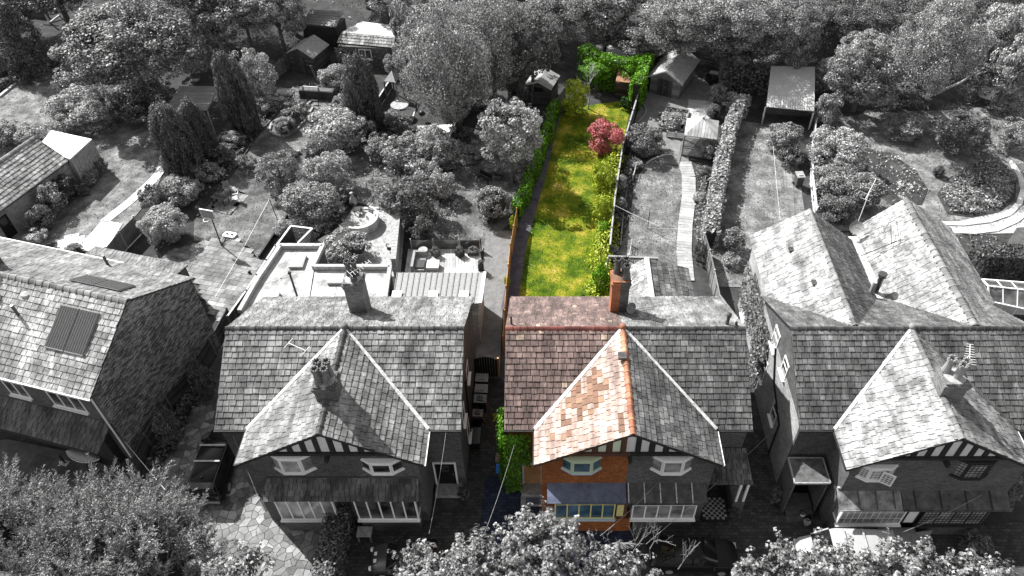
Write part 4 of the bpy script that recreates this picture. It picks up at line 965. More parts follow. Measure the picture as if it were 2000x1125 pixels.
def put_crown(root, me, mat, c, a, b, rz):
    o = link('crown', me, root); o.location = c; o.scale = (a, a, b); o.rotation_euler = (0, 0, rz)
    o.material_slots[0].link = 'OBJECT'; o.material_slots[0].material = mat; return o
def ellip(px, py, rx, ry, zc):
    z = zc if zc is not None else .8
    for _ in range(5):
        c = G(px, py, z); m = depth(c) / FPX; a = rx * m; th = math.atan2(H - z, c.y)
        q = (ry * m) ** 2 - (a * math.sin(th)) ** 2
        b = math.sqrt(q) / math.cos(th) if q > 0 else .55 * a
        b = max(.6 * a, min(2.4 * a, b))
        if zc is None: z = b * .92
    return c, a, b
def plant(label, px, py, rx, ry, kind='round', mat=None, zc=None, name='shrub', cat='shrub', group=None, bark=None, lean=(0, 0)):
    mat = mat or LEAF; c, a, b = ellip(px, py, rx, ry, zc)
    sd = int(hsh(label, px) * 3)
    t = thing(name, label, cat, (c.x + lean[0], c.y + lean[1], 0), group=group)
    if kind == 'round': me = crown('round', 3200, .068, 30, sd) if a < 1.6 else crown('round', 11000, .042, 75, sd, (.16, .36)) if a < 3.2 else crown('round', 42000, .0225, 170, sd, (.09, .25))
    elif kind == 'open': me = crown('open', 7000, .044, 80, sd) if a < 3 else crown('open', 40000, .021, 220, sd)
    elif kind == 'ball': me = crown('ball', 5200, .045, 60, sd)
    elif kind == 'flame': me = crown('flame', 15000, .05, 110, sd)
    else: me = crown('cone', 18000, .045, 150, sd)
    put_crown(t, me, mat, (-lean[0], -lean[1], c.z), a, b, hsh(label) * 6.28)
    if kind == 'flame': MB().lathe((0, 0, c.z - b), [(a * .5, .1), (a * .72, b * .6), (a * .62, b * 1.1), (a * .3, b * 1.6), (.05, b * 1.85)], 12).build('inner_growth', CORE, t)  # solid dark core, added inside the leaves to block light
    elif kind == 'ball': MB().ball((0, 0, c.z), (a * .78, a * .78, b * .78), 14, 10).build('inner_growth', CORE, t)  # same added light-blocking core for clipped balls
    tr = MB(); r = max(.05, min(.35, a * .07)); top = V((-lean[0], -lean[1], c.z))
    if c.z - b * .5 > .1 or name != 'shrub':
        tr.tube((0, 0, -.05), top * .6, r, r * .75, 8); tr.tube(top * .6, top + V((0, 0, b * .3)), r * .75, r * .3, 8)
        for k in range(5):
            an = k * 1.26 + hsh(label, k); tr.tube(top * (.6 + .06 * k), top + V((a * .55 * math.cos(an), a * .55 * math.sin(an), b * (.1 + .1 * k))), r * .45, r * .12, 6)
    else:
        for k in range(5):
            an = k * 1.26; tr.tube((.03 * k, 0, -.02), (a * .4 * math.cos(an), a * .4 * math.sin(an), c.z + b * .2), r * .5, r * .15, 5)
    tr.build('trunk' if name != 'shrub' else 'stem', bark or BARK, t); return t
TREES = [  # label, px, py, rx, ry, kind, mat, height of crown centre
 ('very large dark evergreen with drooping boughs, left of the corrugated pergola roof', 245, 88, 140, 100, 'round', LEAF_D, 6.5),
 ('dark pointed conifer in the far left corner beside the low panel fence', 38, 72, 56, 62, 'cone', CONIF, 4.0),
 ('pale leafy tree in the top left corner of the photo', 8, 25, 55, 45, 'round', LEAF, 4.5),
 ('leafy tree to the right of the very large dark evergreen, over a bare shaded lawn', 408, 45, 52, 55, 'open', LEAF, 4.0),
 ('slim dark conifer standing left of the small shed with white barge boards', 1010, 150, 26, 50, 'cone', CONIF, 3.2),
 ('dense tree covering the left end of the boarded shed roof', 540, 34, 66, 64, 'round', LEAF, 4.2),
 ('tree at the top edge above the shaded lawn, left of the boarded shed', 470, 15, 55, 45, 'round', LEAF, 5.5),
 ('thin tree behind the white roofed summer house', 752, -6, 50, 34, 'open', LEAF, 4.5),
 ('tall loose birch with pale trunk, standing on the fence line right of the summer house', 868, 118, 92, 118, 'open', LEAF, 7.5),
 ('leafy tree overhanging the right end of the summer house roof', 806, 62, 42, 82, 'open', LEAF, 6.0),
 ('large tree between the birch and the small shed with white barge boards', 960, 70, 78, 95, 'open', LEAF, 7.0),
 ('round tree directly behind the small shed with white barge boards', 1040, 86, 58, 66, 'open', LEAF_D, 6.0),
 ('tree at the top edge left of the ladder trunk', 1095, 12, 78, 62, 'open', LEAF, 5.5),
 ('tree at the top edge above the woodland track', 1185, 30, 56, 58, 'round', LEAF, 4.6),
 ('dark bushy tree on the far side of the woodland track', 1248, 80, 55, 40, 'round', LEAF_D, 3.2),
 ('tree behind the large gabled shed', 1335, 34, 82, 62, 'open', LEAF, 6.5),
 ('bright topped tree right of the large gabled shed at the top edge', 1430, 24, 90, 66, 'open', LEAF, 7.5),
 ('tree over the railing and the black covered barbecue', 1440, 88, 62, 45, 'round', LEAF_D, 4.5),
 ('tree behind the tiled lean-to shed, left of the bushy domed tree', 1540, 54, 74, 72, 'round', LEAF, 5.5),
 ('small tree in front of the wood, above the tiled lean-to shed roof', 1562, 105, 38, 34, 'round', LEAF, 3.5),
 ('shaded wispy tree at the top edge between two pale crowns', 1630, 34, 72, 54, 'open', LEAF_D, 5.0),
 ('large domed bushy tree right of the tiled lean-to shed', 1690, 138, 88, 88, 'round', LEAF, 4.2),
 ('tall birch with a bare white trunk right of the domed tree', 1838, 85, 80, 92, 'open', LEAF, 9.5),
 ('tree of large pale leaves at the top right corner of the photo', 1965, 55, 48, 60, 'round', LEAF_L, 7.0),
 ('pale leaved tree at the right edge, below the corner tree', 1990, 120, 46, 62, 'round', LEAF_L, 5.5),
 ('shaded shrubby tree between the bare white trunk and the right edge', 1925, 140, 45, 52, 'open', LEAF_D, 3.0),
 ('dark tree at the top edge right of the tall white-trunked birch', 1900, 24, 62, 52, 'open', LEAF_D, 5.0),
 ('tree at the top edge left of the tall white-trunked birch', 1742, 30, 78, 56, 'open', LEAF_D, 6.0),
]
for lb, px, py, rx, ry, kd, mt, zc in TREES:
    n = 'conifer' if kd == 'cone' else 'tree'
    ln = (0, 0); bk = BARK
    if 'bare white trunk' in lb: b0 = G(1806, 190); c0 = G(px, py, zc); ln = (b0.x - c0.x, b0.y - c0.y); bk = BARK_L
    if 'pale trunk' in lb: b0 = G(893, 245); c0 = G(px, py, zc); ln = (b0.x - c0.x, b0.y - c0.y); bk = BARK_L
    plant(lb, px, py, rx, ry, kd, mt, zc, n, 'tree', 'trees around the far gardens', bk, ln)
WOODL = ['tree cut by the top edge, ' + q for q in ('in the extreme top left corner', 'over the pale timber frame', 'above the left half of the very large evergreen', 'above the right half of the very large evergreen', 'over the shaded bare lawn', 'above the dense tree at the boarded shed', 'behind the boarded shed roof', 'behind the summer house and birch', 'behind the large tree left of the small shed', 'just left of the pale ladder', 'just right of the pale ladder', 'behind the large gabled shed trees', 'above the dark clipped hedge', 'behind the domed bushy tree', 'in the extreme top right corner')]
for k in range(15):   # the wood goes on behind the gardens, its near crowns just inside the frame
    px = -60 + k * 152; plant(WOODL[k], px, (-36 - 12 * (k % 3)) if k != 5 else -95, 108 if k != 5 else 62, 66, 'open' if k % 2 else 'round', (LEAF, LEAF_D)[k % 2], 6.5, 'tree', 'tree', 'trees of the wood behind')
SHRUBS = [
 ('large feathery shrub on the shaded lawn behind the white roofed store', 165, 212, 82, 55, 'round', LEAF, 1.5),
 ('dark clipped dome against the brick garage wall', 128, 366, 27, 27, 'ball', CONIF),
 ('flowering rhododendron against the garage wall, left of the clipped dome', 102, 388, 29, 32, 'round', LEAF),
 ('dark shrub against the garage wall, nearest the dark door', 76, 424, 28, 27, 'round', LEAF_D),
 ('low white-flowered shrub on the corner of the small patio by the garage door', 70, 462, 23, 14, 'round', LEAF_L),
 ('low shrub under the ribbed wall of the white store', 170, 346, 24, 17, 'round', LEAF),
 ('small shrub at the right corner of the ribbed white store', 193, 322, 17, 16, 'round', LEAF_D),
 ('tiny shrub under the left end of the ribbed white store wall', 163, 372, 14, 10, 'round', LEAF_D),
 ('small dome of clipped box beside the pale patio, behind the house gutter', 143, 487, 17, 12, 'ball', LEAF_D),
 ('bright pale-leaved maple next to the fence of trellised panels', 318, 437, 45, 43, 'round', LEAF_LL),
 ('mid grey shrub between the pale-leaved maple and the two joined conifers', 350, 372, 42, 34, 'round', LEAF),
 ('shrub left of the pale-leaved maple, over the end of the stone path', 300, 388, 26, 30, 'round', LEAF_D),
 ('shrub at the foot of the two joined conifers, right side', 405, 335, 32, 24, 'round', LEAF),
 ('dark foliage plant in the border above the picnic table', 428, 300, 30, 18, 'round', LEAF_D),
 ('low light shrub in the border below the tall flame-shaped conifer', 455, 272, 24, 15, 'round', LEAF),
 ('dark rhododendron bank under the very large evergreen', 285, 195, 62, 34, 'round', LEAF_D, 1.4),
 ('round dark shrub on the corner of the bed left of the corrugated roof', 245, 175, 40, 30, 'round', LEAF_D, 1.2),
 ('light upright tree of narrow boughs left of the gabled garden shed', 500, 145, 42, 60, 'open', LEAF_L, 2.6),
 ('low plant left of the light upright tree, in white flower', 520, 205, 26, 14, 'round', LEAF),
 ('round cushion shrub in the oval stone edged bed', 555, 245, 22, 18, 'ball', LEAF),
 ('spreading plants in the oval bed near the swing frame', 578, 216, 30, 14, 'round', LEAF_D),
 ('feathery bush behind the dark swing trough', 650, 148, 34, 27, 'round', LEAF),
 ('large round light-leaved bush below the blunt conifer', 655, 252, 60, 52, 'round', LEAF_L),
 ('round bush hugging the left foot of the blunt conifer', 672, 205, 27, 22, 'round', LEAF),
 ('dark shrub right of the large round light-leaved bush', 716, 258, 28, 30, 'round', LEAF_D),
 ('small bush left of the round patio tables', 765, 226, 18, 15, 'round', LEAF),
 ('clump of shrubs below the round patio tables', 775, 240, 28, 17, 'round', LEAF_D),
 ('round dark leaved tree on the washing line lawn', 545, 338, 44, 50, 'round', LEAF, 1.9),
 ('silvery shrub behind the big bush of the seating corner', 640, 335, 46, 44, 'round', LEAF_L),
 ('wide bush left of the cane armchair', 604, 396, 56, 48, 'round', LEAF),
 ('low silvery shrub behind the white framed log store', 555, 442, 22, 20, 'round', LEAF_L),
 ('sprawling branchy shrub left of the pale terrace strip', 795, 300, 52, 42, 'open', LEAF),
 ('sprawling branchy shrub on the pale terrace strip by the birch fence', 868, 290, 44, 46, 'open', LEAF),
 ('round dark tree overhanging the patterned patio', 800, 390, 56, 52, 'round', LEAF_D, 2.1),
 ('rhododendron with pale flower heads right of the round dark tree', 862, 358, 30, 34, 'round', LEAF_L),
 ('dark shrub against the deck wall, under the round dark tree', 826, 446, 26, 30, 'round', LEAF_D),
 ('light leaved tree against the green hedge of the coloured garden', 998, 258, 64, 66, 'open', LEAF_L, 5.0),
 ('big clipped ball bush next to the garden bench', 960, 398, 36, 36, 'ball', LEAF),
 ('large rounded clipped bush behind the flat roof parapet', 676, 482, 48, 38, 'ball', LEAF),
 ('low plants beside the fence in front of the birch', 910, 262, 22, 15, 'round', LEAF_D),
 ('dark shade shrub between the small shed and the birch fence', 960, 205, 36, 26, 'round', LEAF_D, 1.0),
 ('dark wide bush by the fence on the bark bed of the gazebo garden', 1262, 275, 42, 34, 'round', LEAF_D),
 ('planted shrub filling the low box left of the gazebo', 1312, 234, 27, 19, 'round', LEAF),
 ('small clipped ball between the gazebo roof and the black barbecue', 1393, 216, 14, 15, 'ball', LEAF),
 ('fluffy bush right of the gravel yard', 1404, 182, 21, 22, 'round', LEAF),
 ('light bush leaning over the long hedge, below the dark clipped hedge', 1437, 198, 27, 20, 'round', LEAF_L),
 ('shrub right of the gazebo trellis', 1388, 290, 20, 22, 'round', LEAF),
 ('shrub by the curved edging, upper of three pale ones along the grey fence', 1240, 318, 17, 12, 'round', LEAF_L),
 ('silvery shrub along the grey fence, middle of the three pale ones', 1212, 356, 14, 18, 'round', LEAF_L),
 ('light shrub along the grey fence, lowest of the three pale ones', 1211, 398, 14, 14, 'round', LEAF_L),
 ('pale low shrub by the corner post of the grey fence', 1197, 490, 14, 13, 'round', LEAF_L),
 ('round light shrub between the paver path and the long hedge', 1366, 384, 13, 13, 'round', LEAF_L),
 ('spiky grassy clump between the paver path and the lapped fence', 1366, 490, 13, 22, 'open', LEAF_D),
 ('dark leafy plant beside the paver path, near the gazebo', 1372, 335, 18, 14, 'round', LEAF_D),
 ('round shrub with pale leaves at the rear corner of the ivy-clad house', 1434, 470, 26, 27, 'round', LEAF),
 ('low shrub in front of the one at the rear corner of the ivy-clad house', 1428, 506, 22, 16, 'round', LEAF),
 ('leafy shrub in front of the tiled lean-to shed', 1532, 268, 36, 36, 'round', LEAF),
 ('dark shrub left of the wheeled bin', 1545, 303, 28, 24, 'round', LEAF_D),
 ('wide pale shrub in front of the domed tree, over the white fence', 1640, 292, 58, 50, 'round', LEAF_L, 1.9),
 ('dark shrub on the far side of the white fence, below the wide pale shrub', 1632, 352, 48, 42, 'round', LEAF),
 ('feathery shrub behind the dish of the twin rear roofs', 1686, 372, 42, 40, 'round', LEAF),
 ('low shrub behind the left rear roof ridge', 1635, 405, 40, 34, 'round', LEAF_D),
 ('shrub at the foot of the domed tree, left of the flower bed', 1615, 215, 34, 38, 'round', LEAF, 1.6),
 ('small dark ball bush on the lawn between the two flower beds', 1834, 334, 12, 12, 'ball', LEAF_D),
 ('wild shrub in the sunken hollow of the flower garden', 1765, 250, 38, 26, 'open', LEAF),
 ('shaded ground shrub right of the hollow in the flower garden', 1880, 258, 60, 30, 'open', LEAF_D),
 ('leafy shrub on the right edge beyond the curved white edging', 1985, 262, 36, 36, 'open', LEAF),
 ('climbing shrub at the right end of the right-hand bay canopy', 1972, 960, 24, 34, 'open', LEAF, 1.4),
 ('dark shrub under the bay window of the right pair, beyond the parked van', 1905, 1062, 34, 20, 'round', LEAF_D),
 ('dark shrub left of the porch steps of the right pair', 1516, 968, 12, 22, 'round', LEAF_D),
 ('dark climber in the border left of the crazy paved drive', 328, 835, 26, 42, 'open', LEAF_D),
 ('strap-leaved plant in the border between the fence posts', 392, 742, 24, 50, 'open', LEAF_D),
 ('low spreading shrub in the gap between the oval bed and the large round light bush', 612, 290, 24, 18, 'round', LEAF),
 ('leggy shrub left of the chiminea, behind the wide bush', 668, 372, 28, 24, 'open', LEAF),
 ('loose shrub above the seating corner lawn, left of the sprawling pair', 738, 288, 32, 30, 'open', LEAF),
 ('mid grey shrub below the two sprawling branchy shrubs', 832, 338, 34, 30, 'round', LEAF),
 ('pale flowering shrub at the top of the sprawling pair', 842, 262, 28, 22, 'round', LEAF_L),
 ('small wild shrub on the shaded lawn under the green hedge, upper one', 1030, 330, 24, 24, 'open', LEAF_D),
 ('small wild shrub on the shaded lawn under the green hedge, lower one', 968, 328, 26, 20, 'open', LEAF),
 ('tangled shrub behind the bench, above the clipped ball bush', 925, 300, 32, 26, 'open', LEAF),
 ('shrub in the corner between the wide bush and the log store', 618, 442, 28, 20, 'round', LEAF),
 ('leafy shrub on the border left of the round dark tree of the washing line lawn', 478, 318, 22, 18, 'round', LEAF_D),
 ('frothy shrub behind the gable end of the brick garage', 62, 262, 34, 20, 'open', LEAF),
 ('wild shrub at the far left edge above the garage roof', 8, 262, 40, 26, 'open', LEAF_D),
 ('bush under the left side of the very large dark evergreen', 150, 150, 46, 34, 'open', LEAF),
 ('tall loose bush right of the very large dark evergreen', 372, 110, 44, 46, 'open', LEAF),
 ('bushy growth between the summer house and the loose birch', 770, 128, 22, 24, 'open', LEAF),
 ('bush at the foot of the loose birch', 900, 185, 44, 34, 'open', LEAF_D),
 ('undergrowth bush behind the slim dark conifer by the small shed', 985, 130, 36, 30, 'open', LEAF),
 ('bright bush behind the railing at the black covered barbecue', 1400, 95, 34, 26, 'round', LEAF_L),
 ('bush filling the gap between tiled lean-to shed and domed tree', 1605, 150, 28, 36, 'round', LEAF),
 ('wild bush left of the bare white birch trunk', 1775, 185, 40, 28, 'open', LEAF_D),
 ('wild bush on the right of the shaded shrubby tree', 1968, 195, 40, 30, 'open', LEAF),
 ('dark bush in the wood above the large gabled shed', 1300, 78, 34, 28, 'round', LEAF_D),
 ('bush in the wood above the dark clipped hedge', 1500, 130, 34, 30, 'round', LEAF),
 ('potted shrub beside the door of the grey pair', 905, 962, 12, 14, 'ball', LEAF_D),
 ('potted shrub at the porch of the half-coloured pair', 1434, 1002, 14, 14, 'round', LEAF_D),
]
for r_ in SHRUBS: plant(*r_[:7], zc=r_[7] if len(r_) > 7 else None)
for lb, px, py, rx, ry, hz in (('dark flame-shaped conifer, larger of the two joined ones at the end of the stone path', 346, 286, 46, 64, None), ('narrow dark conifer joined to the right side of a larger one by the stone path', 388, 264, 33, 52, None),
        ('tall flame-shaped conifer right of the corrugated pergola roof', 462, 195, 38, 70, None), ('blunt thick conifer in front of the summer house', 706, 190, 42, 64, None)):
    plant(lb, px, py, rx, ry, 'flame', CONIF, hz, 'conifer', 'conifer')
# the coloured garden
plant('red leaved maple against the grey fence of the coloured lawn', 1181, 266, 38, 36, 'round', LEAF_RED, 1.7, 'tree', 'tree')
plant('light green young tree at the far left of the coloured lawn', 1124, 188, 29, 36, 'round', LEAF_YG, 1.9, 'tree', 'tree')
plant('rounded bright green growth on the far hedge, left of the arbour', 1165, 135, 34, 26, 'round', LEAF_G, 2.3)
plant('yellow green bush below the red leaved maple', 1178, 346, 25, 40, 'round', LEAF_YG)
plant('green bush along the grey fence, halfway down the coloured lawn', 1176, 408, 20, 30, 'round', LEAF_YG)
plant('small deep green bush by the grey fence', 1178, 450, 13, 20, 'round', LEAF_G)
plant('bright green leafy bush at the rear eaves of the coloured half', 1174, 548, 19, 38, 'round', LEAF_G)
plant('small green bush above the one at the rear eaves', 1182, 512, 10, 16, 'round', LEAF_YG)
plant('yellow tipped shrub on the left path, at the lower hedge end', 1003, 436, 10, 16, 'round', LEAF_YG)
plant('tiny yellow green shrub beside the orange board fence', 990, 550, 7, 16, 'round', LEAF_YG)
plant('deep green ivy bush over the garden arbour', 1228, 134, 26, 20, 'round', LEAF_G, 2.5)
plant('tumbling bright green climber on the right of the garden arbour', 1241, 165, 19, 34, 'round', LEAF_G, 1.3)
plant('dark leafy clump in front of the arbour of stacked logs', 1222, 200, 12, 14, 'round', LEAF_DG)
plant('yellow flowering twigs on the roof edge above the blue box', 972, 815, 12, 10, 'open', LEAF_YG, 3.4)

def hedge(label, pts, w, h, mat, leaf=.11, dens=95, name='hedge', cat='hedge', bow=.12, rough=.16, core=True):
    P = [V(p) for p in (pp(pts) if not isinstance(pts[0], Vector) else pts)]; rng = np.random.default_rng(int(hsh(label) * 1e6))
    t = thing(name, label, cat, tuple(P[0])); o = P[0]; ps, ns = [], []
    cm = MB()
    for a, b in zip(P, P[1:]):
        d = b - a; L = d.length; d.normalize(); n = V((-d.y, d.x, 0))
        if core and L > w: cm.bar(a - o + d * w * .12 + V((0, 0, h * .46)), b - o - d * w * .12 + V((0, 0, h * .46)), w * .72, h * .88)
        k = int(L * (2 * h + w) * dens)
        s = rng.uniform(-w * .42, L + w * .42, k); f = rng.uniform(-h, h + w, k)
        x = np.where(f < 0, -w / 2, np.where(f < w, f - w / 2, w / 2)); z = np.where(f < 0, -f, np.where(f < w, h, f - w))
        nx = np.where(f < 0, -1, np.where(f < w, 0, 1)); nz = np.where((f >= 0) & (f < w), 1, .15)
        wob = np.sin(s * 1.7 + 3 * x) * rough * .6 + rng.normal(size=k) * rough * .5
        x = x + nx * wob; z = z + np.where(nz > .5, wob, 0)
        ps.append(np.stack([a.x - o.x + d.x * s + n.x * x, a.y - o.y + d.y * s + n.y * x, z], 1)); ns.append(np.stack([n.x * nx, n.y * nx, nz], 1))
    Pn = np.concatenate(ps); Nn = np.concatenate(ns) + rng.normal(size=Pn.shape) * .55
    link('foliage', leaves_mesh('foliage', Pn, Nn, leaf * rng.uniform(.6, 1.4, len(Pn)), mat, rng), t)
    if core: cm.build('twigs', UNDER, t)  # solid dark box added inside the leaves, stands for the shaded interior
    return t
hedge('bright green hedge along the left path of the coloured garden', [(1083, 222), (1069, 272), (1045, 340), (1011, 425)], .65, 1.5, LEAF_G, .1, 130)
hedge('tall green hedge closing the far end of the coloured garden', [(1140, 152), (1180, 172), (1222, 176)], 1.1, 3.4, LEAF_G, .12, 120)
hedge('continuous yellow green border along the long weathered fence of the coloured lawn', [(1197, 318), (1186, 400), (1178, 480), (1172, 590)], 1.15, .95, LEAF_YG, .11, 110, name='border_planting', cat='planting', rough=.42, core=False)
hedge('low green top of hedge beside the arbour and grey fence', [(1222, 172), (1258, 158), (1240, 212)], 1.0, 2.9, LEAF_G, .12, 120)
hedge('long pale hedge right of the gazebo and paver path', [(1446, 222), (1424, 262), (1412, 310), (1400, 370), (1388, 440), (1384, 480)], 1.0, 1.9, LEAF_L, .12, 110)
hedge('broad dark hedge beyond the railing, left of the tiled lean-to shed', [(1420, 168), (1500, 178)], 1.7, 2.5, LEAF_D, .13, 100)
hedge('dark hedge behind the grey fence, left of the large gabled shed', [(1268, 140), (1310, 108)], 1.2, 2.4, LEAF_D, .13, 100)
hedge('tall black clipped hedge at the right edge', [(1898, 536), (1950, 540), (2100, 548)], 1.6, 2.6, CONIF, .1, 150, rough=.07)
hedge('tall dark clipped hedge beside the small striped car', [(672, 1022), (655, 1108), (640, 1180)], 1.15, 2.1, LEAF_D, .075, 190, rough=.06)
hedge('straggling low hedge along the far left fence', [(-20, 182), (50, 150), (100, 128)], .8, .7, LEAF_D, .12, 90)
hedge('ivy covered bank of shrubs at the garden end of the washing line lawn', [(455, 262), (415, 312), (380, 345)], .9, .7, LEAF, .12, 90, name='border_planting', cat='planting')
hedge('shade planting along the grey fence of the gazebo garden', [(1238, 300), (1222, 350), (1205, 440)], .6, .5, LEAF_D, .1, 80, name='border_planting', cat='planting')
hedge('planting strip between the paver path and the long pale hedge', [(1376, 340), (1368, 420), (1366, 470)], .5, .4, LEAF, .1, 80, name='border_planting', cat='planting')
hedge('rough border under the white fence and domed tree', [(1612, 260), (1598, 320), (1605, 400)], 1.2, .8, LEAF_D, .13, 80, name='border_planting', cat='planting')
hedge('planting along the foot of the patterned patio steps', [(600, 470), (640, 440), (665, 425)], .9, .7, LEAF_D, .11, 90, name='border_planting', cat='planting')
hedge('low plants along the border fence of the crazy paved drive', [(310, 905), (345, 840), (372, 790), (402, 735)], .8, .5, LEAF_D, .12, 90, name='border_planting', cat='planting')

def wall_leaves(label, rects, mat, leaf=.1, dens=170, name='ivy', thick=.16, cat='ivy'):
    """leaf cover on upright faces: (corner, along, up)"""
    rng = np.random.default_rng(int(hsh(label) * 1e6)); t = thing(name, label, cat, tuple(V(rects[0][0]) * 1.0)); o = V(rects[0][0]); ps, ns = [], []
    for c, u, v in rects:
        c, u, v = V(c) - o, V(u), V(v); k = int(u.length * v.length * dens); n = u.cross(v).normalized()
        a, b = rng.uniform(0, 1, k), rng.uniform(0, 1, k); off = np.abs(rng.normal(size=k)) * thick
        ps.append(np.array(c) + np.outer(a, u) + np.outer(b, v) + np.outer(off, n)); ns.append(np.tile(np.array(n) + np.array([0, 0, .5]), (k, 1)))
    P = np.concatenate(ps); N = np.concatenate(ns) + rng.normal(size=P.shape) * .5
    link('foliage', leaves_mesh('foliage', P, N, leaf * rng.uniform(.5, 1.4, len(P)), mat, rng), t); return t
wall_leaves('thick green ivy on the front corner of the coloured half', [((-2.25, 22.78, .2), (.9, -.02, 0), (0, 0, 5.5)), ((-2.25, 24.6, .3), (0, -1.85, 0), (0, 0, 5.3)), ((-1.35, 22.78, 2.9), (.55, 0, 0), (0, 0, 2.8))], LEAF_IVY, .075, 420, thick=.15)
wall_leaves('dark creeper on the alley side wall of the ivy-clad right pair', [((13.38, 36.5, 2.2), (0, -7.0, 0), (0, 0, 3.2)), ((13.38, 32.0, .1), (0, -2.2, 0), (0, 0, 4.5))], LEAF_D, .1, 120, thick=.1)
wall_leaves('ivy covering the front wall of the summer house', [(G(662, 128), G(765, 130) - G(662, 128), V((0, 0, 2.1)))], LEAF_D, .11, 110, thick=.2)

def bare_tree(label, base, h, spread, seed, mat, name='dead_tree', r0=.09):
    rw = random.Random(seed); t = thing(name, label, 'tree', tuple(base)); mb = MB()
    def grow(p, d, L, r, lv):
        q = p + d * L; mb.tube(p, q, r, r * .65, 6)
        if lv == 0: return
        for _ in range(3 if lv > 1 else 2):
            dd = (d + V((rw.uniform(-1, 1), rw.uniform(-1, 1), rw.uniform(-.5, .6))) * spread).normalized(); grow(q, dd, L * rw.uniform(.6, .85), r * .6, lv - 1)
    grow(V((0, 0, -.05)), V((.1, -.1, 1)).normalized(), h * .4, r0, 4); mb.build('branches', mat, t); return t
bare_tree('bare silvery tree leaning over the far end of the coloured lawn', G(1148, 212), 3.8, .85, 4, STONE)
bare_tree('bare twigs of a climber on the left wall of the coloured half', V((-2.5, 24.6, 0)), 4.4, .7, 8, TIMBER_B, 'bare_climber')

def beds(name, pts, n, mat, leaf, h, seed=1):
    """ground cover nobody could count, inside an outline"""
    P = [(p.x, p.y) for p in pp(pts)]; rng = np.random.default_rng(seed); x0, x1, y0, y1 = min(p[0] for p in P), max(p[0] for p in P), min(p[1] for p in P), max(p[1] for p in P); out = []
    cl = rng.uniform(0, 1, (max(6, n // 60), 2))
    while len(out) < n:
        if rng.uniform() < .7:
            c = cl[rng.integers(0, len(cl))] + rng.normal(size=2) * .035; x, y = x0 + c[0] * (x1 - x0), y0 + c[1] * (y1 - y0)
        else: x, y = rng.uniform(x0, x1), rng.uniform(y0, y1)
        if inpoly((x, y), P): out.append((x, y, .05 + rng.uniform() * h))
        elif rng.uniform() < .002: break
    P3 = np.array(out); N = rng.normal(size=P3.shape) * .6 + np.array([0, 0, .8])
    tg = rng.normal(size=P3.shape) * .5 + np.array([0, 0, .8])
    return link(name, leaves_mesh(name, P3, N, leaf * rng.uniform(.6, 1.5, len(P3)), mat, rng, w=.35, tang=tg), None, kind='stuff')
HEART = [(1834, 380), (1852, 352), (1890, 328), (1935, 314), (1962, 328), (1980, 355), (1976, 386), (1946, 410), (1900, 420), (1852, 414)]
beds('bedding_plants', HEART, 9000, LEAF, .14, .5, 2); beds('bedding_plants', [(1890, 330), (1940, 318), (1972, 345), (1974, 385), (1930, 410), (1890, 380)], 4500, LEAF, .13, .4, 22); beds('bedding_flowers', HEART, 300, FLOWER, .09, .55, 3)
FB = [(1692, 292), (1740, 302), (1788, 337), (1809, 370), (1798, 397), (1742, 397), (1700, 360)]
beds('bedding_plants', FB, 5000, LEAF, .13, .4, 4); beds('bedding_flowers', FB, 450, FLOWER, .09, .5, 5)
beds('undergrowth', [(1700, 205), (1800, 200), (2000, 210), (2100, 300), (1940, 300), (1830, 300), (1730, 285), (1690, 250)], 9000, LEAF, .16, .35, 6)
beds('undergrowth', [(640, 250), (760, 240), (900, 260), (900, 420), (760, 440), (600, 440), (560, 420), (620, 330)], 2600, LEAF, .14, .25, 26)
beds('undergrowth', [(1850, 460), (1985, 455), (1950, 495), (1880, 500)], 2500, LEAF, .1, .2, 7)
beds('undergrowth', [(340, 0), (700, -10), (1000, 120), (900, 200), (700, 120), (480, 110), (350, 120)], 7000, LEAF_D, .2, .3, 8)
beds('undergrowth', [(-60, 60), (150, 20), (330, 10), (330, 130), (140, 108), (60, 120), (-60, 170)], 6000, LEAF_D, .2, .35, 9)
beds('undergrowth', [(1000, -40), (2050, -40), (2050, 190), (1600, 180), (1420, 150), (1260, 130), (1130, 95)], 14000, LEAF_D, .22, .4, 10)
beds('border_plants', [(1226, 335), (1246, 345), (1226, 440), (1207, 520), (1196, 500), (1206, 400)], 1200, LEAF_D, .12, .35, 11)
beds('border_plants', [(1245, 245), (1292, 300), (1262, 316), (1238, 345), (1230, 300)], 1000, LEAF_D, .12, .3, 12)
beds('border_plants', [(870, 400), (890, 330), (900, 250), (1000, 215), (1060, 220), (960, 240), (900, 330)], 1600, LEAF_D, .13, .3, 13)
beds('border_plants', [(1290, 218), (1345, 214), (1340, 250), (1280, 252)], 700, LEAF_D, .12, .3, 14)
beds('border_plants', [(470, 262), (505, 230), (560, 180), (600, 160), (640, 175), (570, 195), (510, 262), (455, 338), (385, 420), (370, 395)], 2600, LEAF, .13, .35, 15)
beds('border_plants', [(1380, 500), (1400, 440), (1420, 330), (1440, 235), (1450, 240), (1425, 330), (1402, 470)], 900, LEAF_D, .13, .3, 16)
